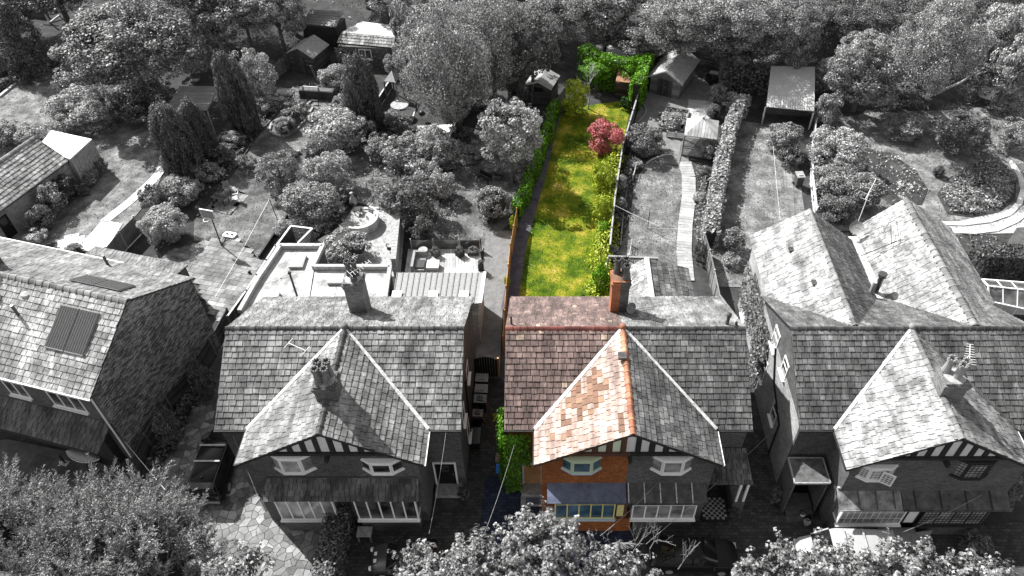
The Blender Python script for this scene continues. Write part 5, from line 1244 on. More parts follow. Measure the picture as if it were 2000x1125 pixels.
def grass(pts, n, mat, seed, s=.06):
    P = [(p.x, p.y) for p in pp(pts)]; rng = np.random.default_rng(seed); x0, x1, y0, y1 = min(p[0] for p in P), max(p[0] for p in P), min(p[1] for p in P), max(p[1] for p in P); out = []
    q = np.stack([rng.uniform(x0, x1, n * 3), rng.uniform(y0, y1, n * 3)], 1)
    for x, y in q:
        if inpoly((x, y), P): out.append((x, y, .035))
        if len(out) >= n: break
    P3 = np.array(out); N = rng.normal(size=P3.shape) * .5 + np.array([0, -.3, .9]); tg = rng.normal(size=P3.shape) * .6 + np.array([0, 0, .6])
    link('grass', leaves_mesh('grass', P3, N, s * rng.uniform(.6, 1.4, len(P3)), mat, rng, w=.3, tang=tg), None, kind='stuff')
grass(L_A, 9000, GRASSB, 1, .08); grass(L_B, 6000, GRASSB, 2, .07); grass(L_C, 3000, GRASSB, 3, .07); grass(L_D, 5000, GRASSB, 4, .07)
grass(L_G, 12000, GRASSG, 5, .06); grass(L_N, 5000, GRASSB, 6, .06); grass(L_E, 6000, GRASSB, 7, .07); grass(L_F, 9000, GRASSB, 8, .09)

# ------------------------------------------------------------------ near trees at the bottom edge
def cypress(label, px, py, zc, rx, ry, nl_, seed):
    """plumes of flat sprays: leaders on the crown, each carrying sprays, each spray a row of leaflets"""
    c, a, b = ellip(px, py, rx, ry, zc); rng = np.random.default_rng(seed); t = thing('cypress', label, 'tree', (c.x, c.y, 0), group='cypresses along the front left corner')
    d = unit(rng, nl_); d[:, 2] = np.abs(d[:, 2]) - .2; lc = d * np.array([a, a, b]) * rng.uniform(.72, 1.0, (nl_, 1)) + np.array([0, 0, c.z])
    la_ = d * .4 + np.array([.3, .2, .85]) + rng.normal(size=(nl_, 3)) * .18; la_ /= np.linalg.norm(la_, axis=1, keepdims=True); LL = rng.uniform(1.1, 2.5, nl_)
    m = 34; ns = nl_ * m; li = np.repeat(np.arange(nl_), m); f = rng.uniform(0, 1, ns); LS = (.5 * (1 - f) + .13) * rng.uniform(.7, 1.2, ns)
    sd = np.cross(la_[li], rng.normal(size=(ns, 3))); sd /= np.linalg.norm(sd, axis=1, keepdims=True)
    cen = lc[li] + la_[li] * (f * LL[li] - .4).reshape(-1, 1); ax = la_[li] * .75 + sd * (.95 - .5 * f).reshape(-1, 1); ax /= np.linalg.norm(ax, axis=1, keepdims=True)
    ps, ts, ns_, ss = [], [], [], []
    for k in range(9):
        g_ = k / 8; sgn = -1 if k % 2 else 1; sp = np.cross(ax, la_[li]) + rng.normal(size=(ns, 3)) * .25; sp /= np.linalg.norm(sp, axis=1, keepdims=True)
        ps.append(cen + ax * (g_ * LS).reshape(-1, 1) + sgn * sp * (LS * .16 * (1 - g_)).reshape(-1, 1)); ts.append(ax + sgn * sp * .7 * (1 - g_)); ns_.append(np.cross(ax, sp) + rng.normal(size=(ns, 3)) * .4); ss.append(.035 + .15 * LS * (1 - g_ * .6))
    link('crown', leaves_mesh('sprays', np.concatenate(ps), np.concatenate(ns_), np.concatenate(ss), CYP, rng, w=.24, fold=.1, tang=np.concatenate(ts)), t)
    MB().ball((0, 0, c.z), (a * .62, a * .62, b * .62), 14, 10).build('inner_growth', CORE, t)  # dark ball added inside the sprays, makes the gaps look shaded
    MB().tube((0, 0, 0), (0, 0, c.z), .28, .1, 8).build('trunk', BARK, t)
    return t
cypress('feathery cypress in the bottom left corner, middle of the clump', 180, 1085, 6.0, 165, 140, 260, 1)
cypress('feathery cypress of the corner clump that reaches the lit crazy paving', 325, 1100, 5.0, 85, 120, 130, 2)
cypress('feathery cypress of the corner clump at the left edge of the photo', 10, 1045, 5.5, 100, 110, 140, 3)
def maple(label, px, py, zc, rx, ry, n, seed, group, mat=None, leaf=.118):
    c, a, b = ellip(px, py, rx, ry, zc); rng = np.random.default_rng(seed); t = thing('maple_tree', label, 'tree', (c.x, c.y, 0), group=group)
    nc = int(n / 75); d = unit(rng, nc); d[:, 2] = np.abs(d[:, 2]) - .2; cc_ = d * np.array([a, a, b]) * rng.uniform(.5, 1.0, (nc, 1))
    sa = d * .6 + np.array([.05, 0, .7]) + rng.normal(size=(nc, 3)) * .3; sa /= np.linalg.norm(sa, axis=1, keepdims=True); sL = rng.uniform(.45, 1.2, nc)
    m = 10; nr = nc * m; ci = np.repeat(np.arange(nc), m); f = np.tile(np.linspace(0, 1, m), nc)
    off = rng.normal(size=(nr, 3)) * (.17 * (1.15 - f)).reshape(-1, 1)
    ro = cc_[ci] + sa[ci] * (f * sL[ci]).reshape(-1, 1) + off
    up = sa[ci] + off * 2.5 + rng.normal(size=(nr, 3)) * .25; up /= np.linalg.norm(up, axis=1, keepdims=True)
    ang = np.linspace(0, 2 * np.pi, 11)[:-1]; rad = np.array([1, .4, .85, .38, .6, .3, .6, .38, .85, .4])
    V_ = []
    for k in range(6):
        s1 = np.cross(up, rng.normal(size=(nr, 3))); s1 /= np.linalg.norm(s1, axis=1, keepdims=True)
        nrm = up * .75 + s1 * .55 + rng.normal(size=(nr, 3)) * .25; nrm /= np.linalg.norm(nrm, axis=1, keepdims=True)
        tx = s1 - (s1 * nrm).sum(1, keepdims=True) * nrm; tx /= np.linalg.norm(tx, axis=1, keepdims=True); ty = np.cross(nrm, tx)
        sz = (leaf * rng.uniform(.6, 1.3, nr) * (1.1 - .35 * f)).reshape(-1, 1); cen = ro + s1 * sz * .95
        V_.append(np.stack([cen + sz * r_ * (tx * math.cos(an) + ty * math.sin(an)) + nrm * sz * (.12 if r_ < .5 else -.1) for an, r_ in zip(ang, rad)], 1))
    v = np.concatenate(V_).reshape(-1, 3) + np.array([0, 0, c.z])
    link('crown', raw_mesh('maple_leaves', v, 10, mat or MAPLE), t)
    mb = MB(); mb.tube((0, 0, 0), (0, 0, c.z), .3, .12, 8)
    for k in range(30): q = V(cc_[k]) + V((0, 0, c.z)); mb.tube((0, 0, c.z - b * .4), q, .06, .015, 5)
    mb.build('trunk', BARK, t); return t
mg = 'pale leaved maples along the bottom edge'
maple('pale maple crown at the bottom edge, below the alley', 900, 1164, 7.0, 130, 70, 15000, 1, mg)
maple('pale maple crown rising in front of the orange brick bay', 1058, 1085, 7.5, 78, 78, 11000, 2, mg)
maple('pale maple crown with bare twigs left of the black saloon car', 1190, 1165, 7.0, 90, 58, 11000, 3, mg)
maple('pale maple crown that covers the front of the white van', 1600, 1150, 7.5, 95, 54, 9500, 4, mg)
maple('pale maple crown in the bottom right, over the timber planter', 1750, 1160, 7.5, 115, 56, 11000, 5, mg)
maple('small pale maple crown at the bottom right corner', 1905, 1162, 7.5, 80, 40, 6500, 6, mg)
maple('small pale maple crown in front of the lit crazy paving', 480, 1158, 6.0, 90, 30, 3600, 7, mg)
maple('pale maple crown at the bottom edge between black saloon and white van', 1475, 1158, 7.0, 55, 34, 3600, 8, mg)
for k, (px, py) in enumerate(((1235, 1040), (1270, 1030), (1185, 1035), (1325, 1070))):
    bare_tree('bare twiggy shoots above the pale maples, ' + ('left of the black saloon', 'highest ones over the black saloon bonnet', 'nearest the orange brick bay', 'over the black saloon windscreen')[k], G(px, py + 40, 6.0), 2.2, .38, 20 + k, STONE, 'bare_shoots', .028)
# ------------------------------------------------------------------ fences and walls
def fence(label, pts, h, mat, style='boards', top=False, indiv=False, post=WOOD, span=1.9, bw_=.13, group=None, name='fence', pz=.12, capm=None):
    P = pp(pts, h if top else 0); P = [V((p.x, p.y, 0)) for p in P]; o = P[0]; t = thing(name, label, 'fence', tuple(o), group=group); joined = MB(); pm = MB(); rw = random.Random(label)
    for a, b in zip(P, P[1:]):
        a, b = a - o, b - o; L = (b - a).length; d = (b - a).normalized(); n = V((-d.y, d.x, 0)); ns = max(1, round(L / span)); an = math.atan2(d.y, d.x)
        for k in range(ns):
            p, q = a.lerp(b, k / ns), a.lerp(b, (k + 1) / ns)
            MB().box((0, 0, (h + pz) / 2), (.1, .1, h + pz), an).build('post', post, t).location = p
            S0 = (q - p).length
            if style == 'lapped':
                m_ = max(3, int(h / bw_))
                for j in range(m_):
                    z = .06 + (h - .1) * (j + .5) / m_; hh = h / m_ * 1.12
                    m4 = Matrix.Translation((p + q) / 2 + V((0, 0, z)) + n * (.012 * (j % 2))) @ Matrix.Rotation(an, 4, 'Z') @ Matrix.Rotation(.09, 4, 'X')
                    if indiv: piece('board', mat, t, m4, (S0 - .1, .018, hh))
                    else: joined.box(None, (S0 - .1, .018, hh), mat=m4)
                for z in (h - .02,): joined.box((p + q) / 2 + V((0, 0, z)), (S0 - .1, .07, .05), an)
                joined.box((p + q) / 2 - n * .05 + V((0, 0, h * .5)), (.05, .04, h * .95), an)
            elif style == 'boards':
                m_ = max(2, int(S0 / bw_))
                for j in range(m_):
                    c = p.lerp(q, (j + .5) / m_); hh = h * (1 + .015 * (rw.random() - .5))
                    m4 = Matrix.Translation(c + V((0, 0, hh / 2)) + n * (.01 * (j % 2))) @ Matrix.Rotation(an, 4, 'Z')
                    if indiv: piece('board', mat, t, m4, (S0 / m_ - .012, .02, hh))
                    else: joined.box(None, (S0 / m_ - .012, .02, hh), mat=m4)
                for z in (h * .25, h * .8): joined.box((p + q) / 2 - n * .04 + V((0, 0, z)), (S0 - .1, .04, .07), an)
            elif style == 'rails':
                m_ = 5
                for j in range(m_):
                    z = h * (j + .6) / m_; m4 = Matrix.Translation((p + q) / 2 + V((0, 0, z)) + n * .05) @ Matrix.Rotation(an, 4, 'Z')
                    piece('rail', mat, t, m4, (S0, .025, h / m_ * .62))
            elif style == 'lattice':
                nn = max(4, int(S0 / .2))
                for j in range(nn + 1): c = p.lerp(q, j / nn); joined.box(c + V((0, 0, h / 2)), (.03, .03, h), an)
                for j in range(1, max(4, int(h / .22))): joined.box((p + q) / 2 + V((0, 0, j * .22)), (S0, .026, .03), an)
                if indiv: piece('board', mat, t, Matrix.Translation((p + q) / 2 + V((0, 0, h / 2)) + n * .03) @ Matrix.Rotation(an, 4, 'Z'), (S0 - .1, .015, h * .96))
            elif style == 'palings':
                nn = max(4, int(S0 / .16))
                for j in range(nn):
                    c = p.lerp(q, (j + .5) / nn); m4 = Matrix.Translation(c + V((0, 0, h / 2))) @ Matrix.Rotation(an, 4, 'Z')
                    piece('paling', mat, t, m4, (.09, .025, h))
                for z in (h * .25, h * .8): joined.box((p + q) / 2 - n * .035 + V((0, 0, z)), (S0, .03, .07), an)
        if capm: MB().bar(a + V((0, 0, h + .02)), b + V((0, 0, h + .02)), .12, .05).build('capping', capm, t)
    MB().box((0, 0, (h + pz) / 2), (.1, .1, h + pz)).build('post', post, t).location = P[-1] - o
    if joined.f: joined.build('boarding', mat, t, kind='stuff')
    return t
fence('lapped panel fence with pale posts, along the border beside the dark brick gable', [(275, 930), (301, 878), (340, 805), (388, 757), (424, 695), (456, 634)], 1.65, WOOD_D, 'lapped', indiv=True, post=WOOD, span=2.6, bw_=.16)
fence('dark fence with pale capping between the slab patio and the flat felt roof', [(444, 618), (481, 567), (538, 480)], 1.8, WOOD_D, 'boards', top=True, capm=CONC_P)
fence('trellised panel fence with a concrete post beside the pale patio', [(206, 484), (232, 452), (261, 423)], 1.7, WOOD, 'lattice', top=True, indiv=True, post=CONC)
fence('low panel fence with pale posts below the far left corner conifer', [(-20, 176), (32, 150), (74, 128)], 1.1, WOOD_D, 'lattice', post=CONC, span=2.4, indiv=True)
fence('pale topped fence behind the low panel fence in the far left corner', [(82, 112), (140, 74)], 1.1, WOOD, 'rails', span=2.6)
fence('short board fence left of the gabled garden shed', [(533, 158), (571, 130)], 1.5, WOOD, 'boards', indiv=True, bw_=.2)
fence('vertical board fence in front of the birch trunk', [(882, 298), (898, 262), (908, 214)], 1.7, WOOD_D, 'boards', bw_=.16)
fence('board fence running behind the small shed with white barge boards', [(1000, 200), (1078, 205)], 1.3, WOOD_D, 'lapped', span=2.4)
fence('orange board fence along the left path of the coloured garden', [(1010, 440), (998, 510), (990, 592), (984, 690)], 1.7, WOOD_O, 'boards', indiv=True, bw_=.22, post=WOOD_O)
fence('grey board fence at the far left of the coloured garden, behind its hedge', [(1104, 196), (1078, 235), (1062, 290)], 1.6, WOOD, 'boards', bw_=.18)
fence('long weathered fence on the right of the coloured lawn', [(1262, 158), (1240, 222), (1214, 310), (1199, 410), (1189, 508)], 1.5, WOOD, 'boards', indiv=True, bw_=.24, capm=STONE)
fence('lapped fence with concrete posts at the end of the long pale hedge', [(1377, 456), (1387, 489), (1396, 528), (1407, 580)], 1.8, WOOD, 'lapped', top=True, indiv=True, post=CONC, span=2.2, bw_=.16)
fence('white paling fence below the domed tree', [(1592, 232), (1584, 300), (1582, 360), (1590, 428)], 1.2, WHITE, 'palings', post=WHITE)
fence('open rail fence round the black covered barbecue', [(1356, 122), (1392, 130), (1418, 144), (1424, 180)], 1.4, WOOD, 'rails', span=2.2)
fence('low white edge rail left of the gazebo', [(1302, 268), (1336, 272)], .6, WOOD_L, 'rails', span=.8, post=WOOD_L)
fence('small lattice at the upper end of the grey fence border', [(1243, 327), (1236, 352)], .5, WOOD_L, 'lattice', post=WOOD_L)
fence('small lattice beside the lawn, near the dark beam', [(1233, 480), (1228, 508)], .5, WOOD_L, 'lattice', post=WOOD_L)
def low_edge(label, pts, w, h, mat, name='edging_board', cat='edging'):
    P = pp(pts); t = thing(name, label, cat, tuple(P[0]))
    for a, b in zip(P, P[1:]): MB().bar(a - P[0] + V((0, 0, h / 2)), b - P[0] + V((0, 0, h / 2)), w, h).build('sleeper', mat, t)
    return t
low_edge('dark sleeper edging beside the lawn of the washing line', [(562, 424), (536, 462), (507, 505)], .14, .35, WOOD_D)
low_edge('thin dark edging along the border of the picnic patio lawn', [(575, 180), (540, 225), (505, 264), (452, 342), (386, 424)], .08, .16, WOOD_D)
low_edge('pale edging of the shaded lawn by the low panel fence', [(0, 190), (70, 133), (100, 122)], .3, .2, CONC)
low_edge('curved step edging at the top of the patterned patio', [(690, 405), (718, 408), (742, 407)], .25, .12, CONC)
low_edge('edging of the dark bed left of the gravel yard', [(1258, 205), (1262, 216), (1258, 228), (1246, 240)], .1, .15, STONE)
# brick wall with stone coping between patio and deck
WP = [G(783, 447), G(774, 540)]
t = thing('garden_wall', 'pale capped brick wall between the patterned patio and the timber deck', 'wall', tuple(WP[0])); d = WP[1] - WP[0]
MB().bar(V((0, 0, .85)), d + V((0, 0, .85)), .3, 1.7).build('brickwork', BRICK_L, t)
for k in range(16): MB().bar(d * (k / 16) + V((0, 0, 1.74)), d * ((k + .94) / 16) + V((0, 0, 1.74)), .42, .08).build('coping_stone', STONE, t)
t = thing('boundary_beam', 'dark beam on posts crossing above the small lattice, behind the brick chimney', 'beam', tuple(G(1190, 512)))
a, b = G(1188, 501, 2.2) - t.location, G(1285, 505, 2.2) - t.location
MB().bar(a, b, .16, .2).build('beam', GREYM, t)
for p in (a, b): MB().bar(V((p.x, p.y, 0)), V((p.x, p.y, 2.1)), .14, .14).build('post', STONE, t)
# alley gate
g0, g1 = G(929, 735), G(973, 735); t = thing('alley_gate', 'black arched gate across the alley behind the wheeled bins', 'gate', tuple((g0 + g1) / 2)); w = (g1 - g0).length
n = 9
for k in range(n):
    x = (k + .5) / n - .5; hh = 1.75 + .25 * (1 - (2 * x) ** 2); MB().box((x * w, 0, hh / 2), (w / n - .015, .04, hh)).build('board', BLACKM, t)
for s in (-1, 1): MB().box((s * (w / 2 + .06), 0, .95), (.12, .12, 1.9)).build('gate_post', WOOD_O if s > 0 else BLACKM, t)
# ------------------------------------------------------------------ sheds and garden buildings
def shed(label, fl, fr, br, h, rise, wallm, roofm, doorm=None, dw=(.25, .7), win=None, name='garden_shed', over=.18, barge=None, boards=True, cat='shed', front_rise=True):
    A, B, C = G(*fl), G(*fr), G(*br); x = (B - A); wd = x.length; x.normalize(); y = V((-x.y, x.x, 0)); L = max(1.2, (C - B).dot(y)); an = math.atan2(x.y, x.x)
    t = thing(name, label, cat, tuple(A), an)
    MB().extrude([(0, 0, 0), (wd, 0, 0), (wd, 0, h), (wd / 2, 0, h + rise - .03), (0, 0, h)], (0, L, 0)).build('wall', wallm, t)
    if boards:
        m_ = max(6, int(h / .2))
        for k in range(m_):
            z = h * (k + .5) / m_
            piece('board', wallm, t, Matrix.Translation((wd / 2, -.012, z)) @ Matrix.Rotation(-.08, 4, 'X'), (wd, .02, h / m_ * 1.05))
            piece('board', wallm, t, Matrix.Translation((wd + .012, L / 2, z)) @ Matrix.Rotation(.08, 4, 'Y'), (.02, L, h / m_ * 1.05))
    for s in (-1, 1):
        e = wd / 2 + over; sl_ = rise / (wd / 2)
        MB().extrude([(wd / 2, -over, h + rise + .02), (wd / 2 + s * e, -over, h + rise + .02 - e * sl_), (wd / 2 + s * e, L + over, h + rise + .02 - e * sl_), (wd / 2, L + over, h + rise + .02)], (0, 0, .06)).build('roof', roofm, t)
        MB().extrude([(wd / 2, -over - .03, h + rise + .05), (wd / 2 + s * e, -over - .03, h + rise + .05 - e * sl_), (wd / 2 + s * e, -over - .03, h + rise - .08 - e * sl_), (wd / 2, -over - .03, h + rise - .08)], (0, .028, 0)).build('barge_board', barge or wallm, t)
    if doorm:
        x0, x1 = dw[0] * wd, dw[1] * wd; m_ = max(4, int((x1 - x0) / .16)); dd = MB().box(((x0 + x1) / 2, -.035, h * .46), (x1 - x0, .03, h * .9)).build('door', doorm, t)
        for k in range(m_): piece('plank', doorm, dd, Matrix.Translation((x0 + (x1 - x0) * (k + .5) / m_, -.06, h * .46)), ((x1 - x0) / m_ - .015, .02, h * .9))
        MB().box(((x0 + x1) / 2, -.08, h * .5), (.03, .03, .2)).build('handle', GREYM, dd)
    if win:
        for yy in win: window(t, (wd + .03, L * yy, h * .5), (0, 1, 0), .6, h * .38, 1, None, wallm, GLASS, sill=False, fw=.05)
    return t
shed('gabled timber shed with a felt roof, left of the summer house', (571, 138), (618, 147), (640, 121), 2.0, .75, WOOD_D, FELT, WOOD_D, (.2, .65), (.25,))
shed('small timber shed with white barge boards beside the coloured garden', (1030, 197), (1075, 205), (1088, 182), 1.9, .5, WOOD_D, FELT, BLACKM, (.3, .7), barge=RENDER_W)
shed('large gabled shed with plank double doors on the gravel yard', (1268, 180), (1325, 194), (1357, 152), 1.95, .85, WOOD, FELT, WOOD_D, (.25, .75), (.3, .55, .8), over=.3, barge=WOOD_L)
def slabroof(t, q, th, mat, name='roof'):
    return MB().extrude(q, (0, 0, -th)).build(name, mat, t)
# boarded shed
q = [G(588, 46, 2.3), G(656, 53, 2.3), G(671, 22, 2.9), G(606, 18, 2.9)]; t = thing('boarded_shed', 'dark shed with a single-pitch boarded roof behind the gabled shed', 'shed', (q[0].x, q[0].y, 0)); q = [p - t.location for p in q]
MB().prism([p * 1 for p in q], 0, 2.15).build('wall', WOOD_D, t)
for k in range(6):
    a, b, c, d = q[0].lerp(q[3], k / 6), q[1].lerp(q[2], k / 6), q[1].lerp(q[2], (k + .96) / 6), q[0].lerp(q[3], (k + .96) / 6)
    MB().extrude([a, b, c + V((0, 0, -.03)), d + V((0, 0, -.03))], (0, 0, .06)).build('roof_board', FELT, t)
# summer house
q = [G(658, 83, 2.3), G(768, 93, 2.3), G(772, 71, 3.0), G(668, 62, 3.0), G(768, 49, 2.5), G(705, 41, 2.5)]
t = thing('summer_house', 'summer house with tiled front slope, white rear roof and ivy on its wall', 'summer house', (q[0].x, q[0].y, 0)); q = [p - t.location for p in q]
rfs = Roofer(t, 110); rfs.slope(q[0], q[1], q[:4], SLATE_P, w=.42, h=.34); rfs.done()
slabroof(t, [q[3], q[2], q[4], q[5]], .08, CONC_P, 'rear_roof')
wb = [G(668, 128) - t.location, G(765, 133) - t.location]; dd = V((-wb[1].y + wb[0].y, wb[1].x - wb[0].x, 0)).normalized()
MB().prism([wb[0], wb[1], wb[1] + dd * 2.6, wb[0] + dd * 2.6], 0, 2.2).build('wall', BRICK, t)
u = (wb[1] - wb[0]); window(t, wb[0] + u * .4 + V((0, 0, 1.0)) - dd * .06, u, 1.3, 1.0, 2, None, WHITE, GLASS)
# small pavilion canopy with post
q = [G(750, 158, 2.3), G(772, 160, 2.3), G(784, 146, 2.3), G(764, 140, 2.3)]; t = thing('pavilion', 'small pale pointed canopy on posts in front of the birch', 'canopy', (q[0].x, q[0].y, 0)); q = [p - t.location for p in q]; ap = (q[0] + q[2]) / 2 + V((0, 0, .8))
for k in range(4): MB().extrude([q[k], q[(k + 1) % 4], ap], (0, 0, -.05)).build('roof_face', FELT if k % 2 else CONC_P, t)
for p in q: MB().bar(V((p.x, p.y, 0)), V((p.x, p.y, 2.3)), .12, .12).build('post', WOOD, t)
fence('low dark planter fence with pale capping beside the pointed canopy', [(741, 210), (765, 172)], 1.0, WOOD_D, 'boards', capm=CONC_P)
# tiled lean-to shed
q = [G(1499, 187, 2.3), G(1591, 194, 2.3), G(1592, 130, 2.75), G(1506, 128, 2.75)]; f0, f1 = G(1496, 209, 1.9), G(1590, 218, 1.9)
t = thing('lean_to_shed', 'open fronted lean-to shed with felt roof and a band of pale tiles', 'shed', (q[0].x, q[0].y, 0)); q = [p - t.location for p in q]; f0, f1 = f0 - t.location, f1 - t.location
slabroof(t, q, .1, plain('pale_felt', .45, var=.12, scale=3))
tb = MB().extrude([f0, f1, q[1], q[0]], (0, 0, -.08)).build('tile_band', UNDER, t)
for i in range(20):
    for j in range(3):
        a, b = f0.lerp(f1, (i + .06) / 20), f0.lerp(f1, (i + .94) / 20); c, d = q[0].lerp(q[1], (i + .06) / 20), q[0].lerp(q[1], (i + .94) / 20)
        p0, p1 = (a + b) / 2, (c + d) / 2; s0, s1 = p0.lerp(p1, j / 3), p0.lerp(p1, (j + 1.05) / 3)
        piece('tile', SLAB_P, tb, Matrix.Translation((s0 + s1) / 2 + V((0, 0, .05 + .012 * (j % 2)))) @ Matrix.Rotation(math.atan2((f1 - f0).y, (f1 - f0).x), 4, 'Z') @ Matrix.Rotation(math.atan2(s1.z - s0.z, V((s1.x - s0.x, s1.y - s0.y, 0)).length), 4, 'X'), ((b - a).length, (s1 - s0).length, .05))
for p in (f0, f1, q[2], q[3]): MB().bar(V((p.x, p.y + .1, 0)), V((p.x, p.y + .1, min(p.z, 2.2) - .05)), .12, .12).build('post', WOOD_L, t)
m0, m1 = q[0].lerp(q[3], .15), q[1].lerp(q[2], .15)
MB().bar(V((m0.x, m0.y, 1.0)), V((m1.x, m1.y, 1.0)), .1, 2.0).build('wall', BRICK, t); window(t, V((m0.x + .5, m0.y - .12, .9)), m1 - m0, 2.6, .9, 3, None, WOOD_D, GLASS, sill=False)
# gazebo
q = [G(1337, 264, 2.1), G(1400, 272, 2.1), G(1404, 236, 2.1), G(1342, 231, 2.1)]; t = thing('gazebo', 'timber gazebo with pale four-sided boarded roof and lattice sides', 'gazebo', (q[0].x, q[0].y, 0)); q = [p - t.location for p in q]; ap = (q[0] + q[2]) / 2 + V((0, 0, 1.0))
for k in range(4):
    a, b = q[k], q[(k + 1) % 4]; fc = MB().extrude([a, b, ap], (0, 0, -.05)).build('roof_face', WOOD, t); nn = (b - a).cross(ap - a).normalized()
    if nn.z < 0: nn = -nn
    for j in range(10):
        a0, b0 = a.lerp(b, (j + .05) / 10), a.lerp(b, (j + .95) / 10); mid = lambda s: a.lerp(b, s).lerp(ap, 1 - 2 * abs(s - .5)) if True else None
        def up_(s):
            k1 = 1 - abs(2 * s - 1); base = a.lerp(b, s); m_ = (a + b) / 2; return base + (ap - m_) * k1 * .98
        MB().extrude([a0, b0, up_((j + .95) / 10), up_((j + .05) / 10)], nn * .03).build('roof_board', WOOD_L, fc)
for p in q: MB().bar(V((p.x * .93, p.y * .93, 0)), V((p.x * .93, p.y * .93, 2.05)), .12, .12).build('post', WOOD, t)
la_ = MB(); a, b = q[0] * .93, q[1] * .93; a.z = b.z = 0
for k in range(24):
    s = k / 23; p = a.lerp(b, s)
    for sg in (-1, 1):
        e = a.lerp(b, min(1, max(0, s + sg * .4))); la_.bar(p + V((0, 0, 1.0)), V((e.x, e.y, 1.0 + .95 * min(1, abs((e - p).length / ((b - a).length * .4 + 1e-6))))), .02, .025)
        la_.bar(V((p.x, p.y, .05)), V((e.x, e.y, .05 + .75 * min(1, abs((e - p).length / ((b - a).length * .4 + 1e-6))))), .02, .025)
la_.build('lattice', WOOD, t)
for z in (.85, .05, 1.0): MB().bar(a + V((0, 0, z)), b + V((0, 0, z)), .08, .08).build('rail', WOOD, t)
MB().ball(ap + V((0, 0, .05)), .09, 8, 6).build('finial', WOOD, t)
# corrugated pergola
q = [G(322, 216, 2.5), G(405, 216, 2.5), G(428, 169, 2.5), G(351, 168, 2.5)]; t = thing('pergola', 'pergola with dark ribbed roof on thin posts over the shaded lawn', 'pergola', (q[0].x, q[0].y, 0)); q = [p - t.location for p in q]
rf_ = MB().extrude(q, (0, 0, -.05)).build('roof', PAINT_G, t)
for k in range(17): MB().bar(q[0].lerp(q[3], (k + .5) / 17) + V((0, 0, .03)), q[1].lerp(q[2], (k + .5) / 17) + V((0, 0, .03)), .16, .06).build('rib', pieces('ribbed_sheet', [(0, .22), (1, .32)], dirt=.2), rf_)
for p in q: MB().bar(V((p.x, p.y, 0)), V((p.x, p.y, 2.45)), .1, .1).build('post', GREYM, t)
# timber frame in the far left corner
t = thing('timber_pergola', 'pale timber frame with sloping braces at the top left edge', 'pergola', tuple(G(92, 40)))
for a, b in (((75, 0, 2.6), (97, 44, 0)), ((102, 22, 1.2), (122, 8, 1.4)), ((97, 44, 0), (118, 28, .4)), ((82, -4, 2.6), (130, 2, 2.6)), ((104, 0, 2.4), (112, 24, .3)), ((60, 12, 1.6), (75, -8, 2.6)), ((120, 4, 2.4), (127, 34, 0))):
    MB().bar(G(*a) - t.location, G(*b) - t.location, .16, .16).build('beam', WOOD_L, t)
MB().bar(G(48, 20, .5) - t.location, G(90, 26, .5) - t.location, .5, 1.0).build('dark_wall', WOOD_D, t)
# arbour with log stack in coloured garden
t = thing('arbour', 'dark log arbour with a rusty lean-to roof under green climbers', 'arbour', tuple(G(1201, 190))); ux = (G(1238, 194) - G(1201, 190)); ux.z = 0; wx = ux.length; ux.normalize(); uy = V((-ux.y, ux.x, 0))
LOGM = pieces('log_dark', [(0, (.03, .02, .02)), (1, (.12, .08, .07))], grain=.4)
for r_ in range(7):
    MB().tube(V((0, 0, .15 + r_ * .24)), ux * wx + V((0, 0, .15 + r_ * .24)), .11, None, 8).build('log', LOGM, t)
    MB().tube(ux * .05 + V((0, 0, .27 + r_ * .24)), uy * 1.6 + ux * .05 + V((0, 0, .27 + r_ * .24)), .1, None, 8).build('log', LOGM, t)
MB().extrude([V((0, 0, 1.95)) - uy * .3, ux * wx + V((0, 0, 1.95)) - uy * .3, ux * wx + uy * 1.9 + V((0, 0, 2.7)), uy * 1.9 + V((0, 0, 2.7))], (0, 0, -.06)).build('roof', plain('rusty_roof', (.3, .16, .09), var=.6, scale=3), t)
# white framed log store beside flat roof
q = [G(538, 482, 1.7), G(568, 441, 1.7), G(610, 446, 1.7), G(582, 474, 1.7)]; t = thing('log_store', 'open lattice enclosure with white top rails behind the flat felt roof', 'enclosure', (q[0].x, q[0].y, 0)); q = [p - t.location for p in q]
for k in range(3):
    a, b = q[k], q[k + 1]; MB().bar(a, b, .12, .08).build('top_rail', WHITE, t); lm = MB(); nn = int((b - a).length / .14)
    for j in range(nn): p = a.lerp(b, (j + .5) / nn); lm.bar(V((p.x, p.y, 0)), V((p.x, p.y, 1.66)), .05 if k else .12, .03)
    for j in range(11): lm.bar(V((a.x, a.y, .1 + j * .15)), V((b.x, b.y, .1 + j * .15)), .03, .04)
    lm.build('lattice', WOOD_D if k == 0 else WOOD, t, kind='stuff')
q = [G(612, 470, .9), G(660, 440, .9), G(672, 448, .9), G(628, 482, .9)]; t = tag(MB().prism([p - G(612, 470) for p in q], 0, .75).build('storage_box', WOOD_D), 'long dark storage box between the log store and the clipped bush', 'box'); t.location = G(612, 470)
